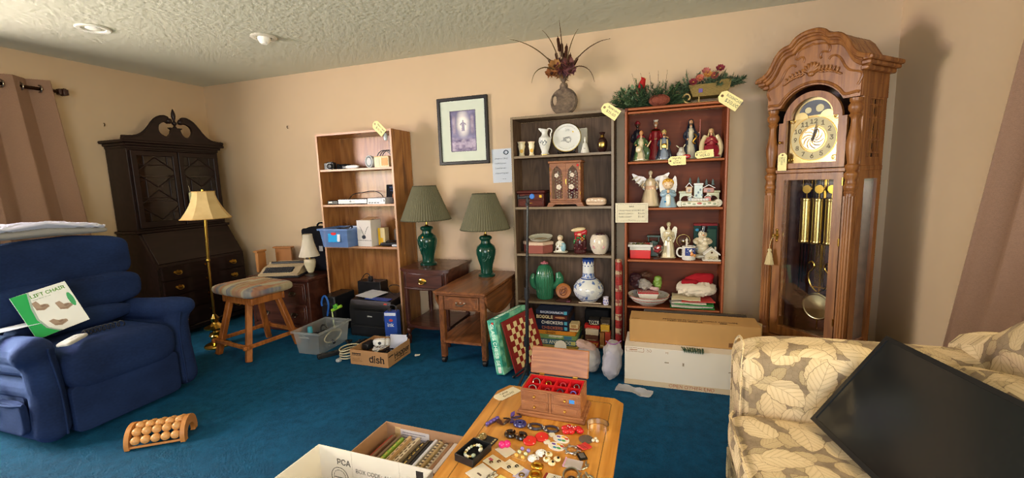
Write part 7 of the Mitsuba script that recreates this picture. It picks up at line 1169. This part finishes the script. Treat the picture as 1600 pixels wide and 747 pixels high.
t.a('carton', open_box(W_, D_, H_, .005), 'm#a07c5c'); t.a('shipping_label', J(bb(-.13, .02, D_/2-.0062, D_/2-.005, .15, .235, 0)), 'm#bdb7b4', smooth=False); t.a('label_print', J(*[bb(-.12, -.02+.02*(k % 2), D_/2-.0066, D_/2-.006, .16+.012*k, .164+.012*k, 0) for k in range(6)]), 'm#7d7a80', smooth=False); t.a('tape', bb(-.16, -.13, D_/2-.0062, D_/2-.005, .17, .24, 0), 'm#c5a878', smooth=False)
bx0 = -.175; bl = [('#b5402f', .012, 'red'), ('#7a5a44', .012, 'brown'), ('#8a4a35', .008, 'rust'), ('#6f5c46', .011, 'dull brown'), ('#7ba23c', .014, 'lime green'), ('#c7ad7c', .016, 'cream'), ('#b99a6e', .013, 'tan'), ('#cdb891', .014, 'pale cream'), ('#5d4a36', .006, 'dark brown'), ('#c3b394', .016, 'ivory'), ('#2a2420', .013, 'black'), ('#332a1c', .014, 'black and gold'), ('#3a3226', .012, 'dark olive')]
x = bx0
for i, (c, w, n_) in enumerate(bl):
    t = Thing('book', f'{n_} book standing spine up in the brown carton' + (f', {["", "first", "second", "third"][0]}' if 0 else ''), 'book', (-.965+x+w/2, 1.42, .006), -2, group='books in the brown carton', ry=4); hh = .208+.012*math.sin(i*2.3); dd = .21-.012*(i % 3)
    t.a('cover', J(bb(-w/2, -w/2+.0015, -dd/2, dd/2, 0, hh, 0), bb(w/2-.0015, w/2, -dd/2, dd/2, 0, hh, 0), bb(-w/2, w/2, -dd/2, dd/2, hh-.002, hh, .0008)), 's'+c); t.a('pages', bb(-w/2+.0015, w/2-.0015, -dd/2+.004, dd/2-.004, .002, hh-.002, 0), 'm#cdbf9d', smooth=False)
    if w > .0125: t.a('spine_print', J(*[bb(-w*.18, w*.18, -dd*.3+.03*k, -dd*.3+.03*k+.018, hh, hh+.0006, 0) for k in range(5)]), 'm#6d5d48' if i in (5, 6, 7, 9) else 'm#c0a45a', smooth=False)
    x += w+.0028
bl2 = [('#1f2026', .018, 'black comb-bound', 0), ('#cfcfce', .014, 'white', 0), ('#cdb98d', .024, 'cream spiral-bound', 1), ('#d3cab4', .021, 'ivory spiral-bound', 1), ('#8f6a4a', .016, 'brown', 0), ('#cfc2b4', .02, 'pale pink', 0), ('#8a3f44', .014, 'wine red', 0)]
x += .004
for i, (c, w, n_, sp_) in enumerate(bl2):
    t = Thing('binder' if sp_ else 'book', f'{n_} book standing spine up at the right of the brown carton', 'binder' if sp_ else 'book', (-.965+x+w/2, 1.42, .006), -2, group='books in the brown carton', ry=3); hh = .215+.01*math.sin(i*1.7); dd = .215
    t.a('cover', bb(-w/2, w/2, -dd/2, dd/2, 0, hh, .002), 's'+c)
    if sp_: t.a('binding', J(mv(cyl((0, -dd/2+.005, hh), (0, dd/2-.005, hh), w*.5, n=14))), 's'+c); t.a('comb', J(*[bb(-w*.22, w*.22, -dd*.42+.019*k, -dd*.42+.019*k+.009, hh+w*.46, hh+w*.53, 0) for k in range(11)]), 's#5a4a3c', smooth=False)
    x += w+.004

# ---------- jewelry box on the coffee table ----------
TZ = .4203
t = Thing('wooden_jewelry_box', 'open wooden jewelry box with red lined trays and four small drawers on the coffee table', 'jewelry box', (-.378, 1.575, TZ), -1)
BW = 'box_walnut'
t.a('base', J(bb(-.135, .135, -.082, .08, 0, .012, .004), bb(-.128, .128, -.076, .074, .01, .02, .003)), BW)
t.a('case', J(bb(-.118, -.112, -.068, .065, .018, .108, .001), bb(.112, .118, -.068, .065, .018, .108, .001), bb(-.118, .118, .06, .066, .018, .108, .001), bb(-.118, .118, -.066, .06, .018, .022, 0), bb(-.118, .118, -.068, -.062, .068, .108, .001), bb(-.118, .118, -.068, -.06, .018, .07, .001), bb(-.004, .004, -.072, -.066, .02, .1, .001)), BW)
for z0 in (.024, .066):
    for s in (-1, 1):
        d = t.a('drawer', J(bb(min(s*.008, s*.112), max(s*.008, s*.112), -.072, -.067, z0, z0+.036, .002), bb(min(s*.016, s*.104), max(s*.016, s*.104), -.075, -.07, z0+.006, z0+.03, .002)), BW); t.a('knob', J(sph(s*.06, -.081, z0+.018, .0055, n=1), cyl((s*.06, -.075, z0+.018), (s*.06, -.08, z0+.018), .0025)), 'brass', under=d)
t.a('blue_sticker', bb(.076, .096, -.0762, -.075, .076, .09, 0), 'm#3f7fc0', smooth=False)
t.a('red_lining', J(bb(-.111, .111, -.061, .059, .07, .074, 0), bb(-.111, .111, .054, .0595, .074, .107, 0), bb(-.111, .111, -.0615, -.056, .074, .106, 0), bb(-.111, -.106, -.06, .058, .074, .106, 0), bb(.106, .111, -.06, .058, .074, .106, 0), bb(-.11, .11, -.003, .003, .074, .1, 0), *[bb(-.0025+.055*k, .0025+.055*k, -.06, .058, .074, .1, 0) for k in (-1, 0, 1)]), 'c#b0161c', smooth=False)
t.a('lid', mv(J(bb(-.122, .122, -.008, .008, .0, .112, .004)), 0, .084, .104, rx=-18), BW)
for x in (-.07, .07): t.a('hinge', J(bx(x, .068, .108, .02, .014, .003, .001), cyl((x-.01, .075, .109), (x+.01, .075, .109), .003)), 'brass')
def ring_mesh(R, r, sq=1.0, n=24, a0=0, a1=2*PI): return tube([(R*math.cos(a), R*sq*math.sin(a), 0) for a in np.linspace(a0, a1, n)], r, 7)
for x, y, R, c, lab in ((-.082, .032, .015, 'k#b9bcb8', 'silver bangle in the back left compartment of the red tray'), (-.082, -.03, .016, 'k#c9cccf', 'silver bangle in the front left compartment of the red tray'), (-.02, -.03, .010, 's#8c1f2a', 'dark red ring in the red tray'), (.03, -.028, .012, 's#2a1d2c', 'dark bracelet in the red tray'), (.082, -.03, .011, 's#5d4f9a', 'violet bracelet in the front right compartment of the red tray'), (.03, .03, .011, 's#97242c', 'wine red bead ring in the red tray'), (-.03, .03, .010, 'k#b0803c', 'gold ring in the red tray'), (.085, .03, .010, 'k#9a8a8c', 'dull silver ring in the back right compartment of the red tray')):
    solo('bracelet', lab, 'bracelet', mv(ring_mesh(R, .003), rx=55), c, (-.378+x, 1.575+y, TZ+.089))
# ---------- jewelry laid out on the table ----------
def at(n, lab, cat_, x, y, rz=0, group=None): return Thing(n, lab, cat_, (x, y, TZ), rz, group)
t = at('price_label', 'cream price tag lying at the far left corner of the coffee table', 'price tag', -.605, 1.645, 62); t.a('card', ext([(-.05, -.028), (.062, -.028), (.062, .028), (-.05, .028), (-.062, .016), (-.062, -.016)], .0015, 'z', 0), 'm#d8cba4'); t.a('handwriting', J(txt('Table', .012, -.03, .006, .0015, .0005, face='top'), txt('$45.00', .013, -.03, -.016, .0015, .0005, face='top')), 'm#7a6a50', smooth=False)
def crystal(c): return sph(0, 0, .012, .012, (.55, 1.5, .6), 1)
t = at('hair_clip', 'violet and pink jewelled hair clip at the left end of the back jewelry row', 'hair clip', -.583, 1.417, -25); t.a('bar', bb(-.006, .006, -.035, .035, .0, .006), 'k#8a7a9a'); t.a('stones', J(*[mv(sph(0, 0, .010, .009, (.8, 1.2, .7), 1), .0, -.025+.016*k, 0) for k in range(4)]), 'g#57468e')
def butterfly(lab, x, y, rz, c): 
    t = at('hair_clip', lab, 'hair clip', x, y, rz); t.a('wing', J(*[mv(ext([(0, 0), (.02, .012), (.028, .03), (.012, .03), (.002, .012)], .004, 'z'), 0, 0, .004, ry=-12, rz=q) for q in (0, 75)]), c); t.a('wing_edge', J(tube([(0, 0, .01), (.024, .03, .012), (0, .036, .012)], .003, 5, 3)), 'g#241512')
butterfly('dark purple butterfly hair clip above the brown one', -.522, 1.458, -35, 'g#453078'); butterfly('dark brown butterfly hair clip below the purple one', -.535, 1.405, 20, 'g#3d1f17')
t = at('scarf_clip', 'blue and violet knotted ring clip in the back jewelry row', 'hair clip', -.477, 1.428); t.a('ring', J(mv(ring_mesh(.019, .0065, .9), 0, 0, .0075), mv(ring_mesh(.010, .004), 0, 0, .012)), 'g#2c2c62'); t.a('tail', ext([(-.02, .01), (-.045, .028), (-.04, .0)], .006, 'z', .003), 'g#33255c')
for x, lab in ((-.418, 'left one of two dark beaded bracelets in the back jewelry row'), (-.358, 'right one of two dark beaded bracelets in the back jewelry row')):
    t = at('beaded_bracelet', lab, 'bracelet', x, 1.43); t.a('cord', mv(ring_mesh(.027, .0035, .72), 0, 0, .004), 's#1f1a22'); t.a('inner_cord', mv(ring_mesh(.022, .003, .7), .003, -.001, .007), 's#2c2430'); t.a('beads', J(*[sph(.027*math.cos(a), .0195*math.sin(a), .006, .0045, n=1) for a in (.2, .6, 3.0, 3.5, 4.2)]), 'k#b5b2b0')
t = at('hair_clip', 'red sparkling flower-shaped hair clip in the back jewelry row', 'hair clip', -.285, 1.437, 10); t.a('petals', J(*[sph(x, y, .010, .013, (1.1, .9, .8), 1) for x, y in ((-.022, .006), (-.018, -.014), (.0, -.012), (.006, .004), (-.008, .014), (.026, .006), (.032, -.006))]), 'g#b51d20', smooth=60); t.a('sparkles', J(*[sph(.007*k-.012, .003*(-1)**k, .021, .003, n=1) for k in range(5)]), 'k#e0d8d0')
t = at('cuff_bracelet', 'polished silver cuff bracelet at the right end of the back jewelry row', 'bracelet', -.195, 1.487, 0); ou = [(.04*math.cos(a), .034*math.sin(a)) for a in np.linspace(-.6, PI+.6, 30)]; inn = [(.0375*math.cos(a), .0315*math.sin(a)) for a in np.linspace(PI+.6, -.6, 30)]; t.a('cuff', ext(ou+inn, .02, 'z', .001), 'chrome')
for k, (x, y) in enumerate(((-.490, 1.356), (-.449, 1.353))): t = at('tortoise_earring', ('left' if k == 0 else 'right')+' one of a pair of dark tortoiseshell crescent earrings', 'earring', x, y, 20+150*k); t.a('crescent', mv(ring_mesh(.016, .0075, 1.0, 20, .6, 5.6), 0, 0, .008), 'g#1d110c'); t.a('fleck', J(sph(.010, .010, .015, .003, n=1), sph(-.015, .003, .015, .003, n=1)), 'g#8a5a24')
for k, (x, y) in enumerate(((-.413, 1.338), (-.378, 1.371))): t = at('red_disc_earring', ('nearer' if k == 0 else 'farther')+' one of a pair of large round red earrings', 'earring', x, y); t.a('disc', mv(lathe([(0, 0), (.023, 0), (.024, .004), (.021, .007), (0, .008)], 26), z=.003, rx=7), 'g#c0261f'); t.a('post', sph(0, -.004, .009, .003, n=1), 'k#caa45a')
for k, (x, y) in enumerate(((-.315, 1.383), (-.322, 1.337))):
    t = at('palette_earring', ('farther' if k == 0 else 'nearer')+' one of two white painter palette earrings with coloured spots', 'earring', x, y, -15); t.a('palette', ext(Polygon(arc(.005, 0, .03, 0, 360, 26, .021)), .004, 'z'), 'g#d5cfbf'); t.a('stud', mv(lathe([(0, 0), (.012, 0), (.012, .004), (0, .005)], 18), -.036, .007, 0), 'g#d0c8b0')
    for c, (px, py) in zip(('g#b0452f', 'g#d0a035', 'g#3f7f9a', 'g#4a8a50', 'g#6a4f8a'), ((.022, .008), (.008, .012), (.004, -.010), (.018, -.007), (-.008, .006))): t.a('paint_spot', ext(Polygon(arc(px, py, .0075, 0, 360, 14, .0045)), .005, 'z'), c)
t = at('stone_pendant', 'round dark grey pendant with pale beads at the right of the jewelry rows', 'pendant', -.226, 1.405); t.a('disc', lathe([(0, 0), (.024, 0), (.025, .003), (.021, .005), (0, .005)], 28), 's#574a3f'); t.a('beads', J(*[sph(.026+.007*k, -.006*(-1)**k, .006, .006, n=1) for k in range(3)]), 'g#c9b89a')
t = at('red_earring_card', 'bent red tag earring below the dark round pendant', 'earring', -.222, 1.358, -35); t.a('plate', J(bx(0, .008, .005, .034, .018, .005, .001), mv(bx(0, 0, 0, .03, .022, .005, .001), 0, -.014, .008, rx=-18)), 'g#b8332f')
t = at('star_charm', 'silver charm bracelet arranged like a star', 'bracelet', -.262, 1.330); t.a('chain', mv(ring_mesh(.02, .0028), 0, 0, .004), 'k#c4c4c2'); t.a('charms', J(*[mv(bx(.0, .0, 0, .016, .008, .005, .001), .024*math.cos(a), .022*math.sin(a), .004, rz=math.degrees(a)) for a in np.arange(6)*PI/3]), 'k#d5d5d2')
t = at('earring_card', 'black card with gold and white striped earrings behind the black gift box', 'earring card', -.575, 1.30, -12); t.a('card', bx(.01, 0, .002, .07, .062, .003, 0), 's#17171a')
for y in (-.014, .012): t.a('earring', J(*[mv(ring_mesh(.013-.004*j, .003), -.01, y, .008+.003*j, rx=15) for j in range(3)]), 'k#c8b684')
t.a('card_print', J(*[bb(.035, .041, -.02+.012*k, -.012+.012*k, .0035, .004, 0) for k in range(4)]), 'm#b9a77a', smooth=False)
t = at('black_gift_box', 'open black gift box holding a bracelet of pale beads, nearest the table edge', 'gift box', -.575, 1.215, -14); t.a('box', open_box(.075, .105, .026, .003), 's#121214'); t.a('velvet', bb(-.034, .034, -.049, .049, .003, .012, 0), 'c#0e0e10', smooth=False)
ba = np.linspace(.5, 5.6, 15)
for k, a in enumerate(ba): t.a('bead', sph(.022*math.cos(a)-.0, .034*math.sin(a), .017, .0055 if k not in (0, 14) else .008, (1, 1.15, 1), 1), ('g#c9c2a6', 'k#c8b277', 'g#9aa58a', 'g#d0ccc0')[k % 4])
t = at('earring_card', 'white card with two hot pink ball earrings', 'earring card', -.483, 1.275, -33); t.a('card', bx(.008, -.004, .001, .06, .046, .0015, 0), 'm#c7bda6')
for x, y in ((-.014, -.002), (-.006, .014)): t.a('earring', sph(x, y, .012, .0125), 'g#c8246a')
t = at('stud_earrings', 'clear card with six small pastel stud earrings', 'earring card', -.417, 1.265, -12); t.a('card', bx(0, 0, .001, .055, .062, .001, 0), 'm#b98a4c')
for i in range(3):
    for s in (-1, 1): t.a('stud', sph(s*.012, .02-.02*i, .006, .007, n=1), ('g#8a78b0', 'g#b3b58a', 'g#c9a04a')[i])
for k, (x, y) in enumerate(((-.375, 1.250), (-.357, 1.284))): t = at('rose_earring', ('nearer' if k == 0 else 'farther')+' one of a pair of white enamel rose earrings', 'earring', x, y); t.a('petals', J(*[mv(ring_mesh(.016-.005*j, .0035, 1, 16, j*.8, j*.8+5.2), 0, 0, .004+.003*j) for j in range(3)], sph(0, 0, .010, .004, n=1)), 'g#d3d0c8')
for k, (x, y) in enumerate(((-.33, 1.252), (-.329, 1.278))): t = at('shell_earring', ('nearer' if k == 0 else 'farther')+' one of a pair of cream shell earrings with gold centres', 'earring', x, y); t.a('shell', sph(0, 0, .008, .0125, (1, .95, .65)), 'g#d0c19c', smooth=60); t.a('centre', sph(-.001, -.004, .014, .005, n=1), 'k#a5823c')
for k, (x, y) in enumerate(((-.31, 1.238), (-.298, 1.262))): t = at('spotted_earring', ('nearer' if k == 0 else 'farther')+' one of a pair of cream earrings with black spots', 'earring', x, y); t.a('button', sph(0, 0, .008, .0125, (1, .95, .6)), 'g#cdb98c', smooth=60); t.a('spot', sph(.003, .0, .0125, .006, (1, 1.2, .6), 1), 'g#1d1712')
t = at('square_brooch', 'small square dark grey brooch below the red tag earring', 'brooch', -.224, 1.305, 30); t.a('frame', bx(0, 0, .003, .028, .034, .006, .002), 'k#3a3632'); t.a('stone', bx(0, 0, .006, .018, .024, .004, .002), 'g#57504a')
t = at('jewelry_bag', 'small clear zip bag with silver pieces at the right of the coffee table', 'zip bag', -.235, 1.257, -3); t.a('bag', bx(-.01, 0, .004, .06, .042, .006, .002), 'film_plastic'); t.a('zip', bx(-.037, 0, .005, .005, .044, .008, .001), 's#b78aa0')
for k in range(3): t.a('silver_piece', mv(sph(0, 0, 0, .006, (.7, 2.2, .6), 1), .03+.007*(k % 2), -.014+.013*k, .008, rz=20*k-30), 'k#c9c4b0')
for k, (x, y, rz) in enumerate(((-.494, 1.200, -27), (-.43, 1.192, -25))):
    t = at('earring_card', 'cream card with '+('tiny red and brown' if k == 0 else 'small black')+' earrings, '+('left' if k == 0 else 'right')+' of two side by side', 'earring card', x, y, rz); t.a('card', bx(0, 0, .0015+.001*k, .066, .046, .0015, 0), 'm#c8b998')
    for s in (-1, 1): t.a('earring', mv(ring_mesh(.005, .0015, 1, 12, .3, 5.6), s*.008+.004, s*.010, .005+.001*k), 'k#6a4a2a' if k == 0 else 'k#2a2724')
    t.a('card_print', bb(-.026, -.01, -.004, .006, .0024+.001*k, .003+.001*k, 0), 'm#a8505a' if k == 0 else 'm#b9aa8a', smooth=False)
t = at('earring_card', 'pale card with silver dangling earrings at the lower left of the table', 'earring card', -.512, 1.135, -30); t.a('card', bx(0, 0, .0015, .08, .07, .0015, 0), 'm#c4b9a4')
for k in range(4): t.a('dangle', mv(sph(0, 0, 0, .005, (.8, 2, .6), 1), .028+.006*(k % 2), .03-.012*k, .006, rz=15*k), 'k#b9b5a8')
t.a('card_print', bb(-.012, .006, -.01, -.004, .0023, .003, 0), 'm#5a4a40', smooth=False)
t = at('yellow_card', 'pale yellow paper card at the bottom edge of the coffee table', 'card', -.435, 1.115, -22); t.a('card', bx(0, 0, .001, .06, .05, .0015, 0), 'm#d2bd6a')
t = at('earring_card', 'lavender card at the lower middle of the table', 'earring card', -.39, 1.172, -18); t.a('card', bx(0, 0, .001, .038, .05, .0015, 0), 'm#a8a0b0'); t.a('earring', mv(ring_mesh(.008, .002), .004, -.008, .004), 'k#9a7a3c')
for k, (x, y, R) in enumerate(((-.352, 1.214, .016), (-.346, 1.172, .017))): t = at('gold_hoop', ('farther oval' if k == 0 else 'nearer rounder')+' one of a pair of yellow gold hoop earrings', 'earring', x, y); t.a('hoop', mv(ring_mesh(R, .006, .7 if k == 0 else .95), 0, 0, .006), 'k#d8a63c')
t = at('earring_card', 'white card with two tiny earrings on a red rectangle', 'earring card', -.292, 1.165, -6); t.a('red_mount', bx(0, 0, .001, .06, .06, .0015, 0), 'm#8a2f22'); t.a('card', bx(0, 0, .0025, .044, .058, .0015, 0), 'm#c7bda2'); t.a('studs', J(sph(.003, .012, .006, .004, n=1), sph(.002, -.008, .006, .004, n=1)), 'k#8a857c')
t = at('silver_bangle', 'wide silver bangle at the lower right of the coffee table', 'bracelet', -.236, 1.185); t.a('bangle', mv(lathe([(.022, 0), (.026, 0), (.027, .006), (.026, .014), (.022, .014), (.021, .006), (.022, 0)], 30), rx=25, z=.010), 'k#a8a296'); t.a('inlay', mv(sph(0, 0, .006, .014, (1, 1, .4), 1), 0, 0, .0), 'k#6a5f50')
t = at('silver_earrings', 'silver leaf earrings at the lower right corner of the jewelry', 'earring', -.215, 1.205, 20); t.a('leaf', J(*[mv(sph(0, 0, .005, .007, (.7, 2.1, .5), 1), .012*k, .006*(-1)**k, 0, rz=25*k-40) for k in range(4)]), 'k#d0ccbc')
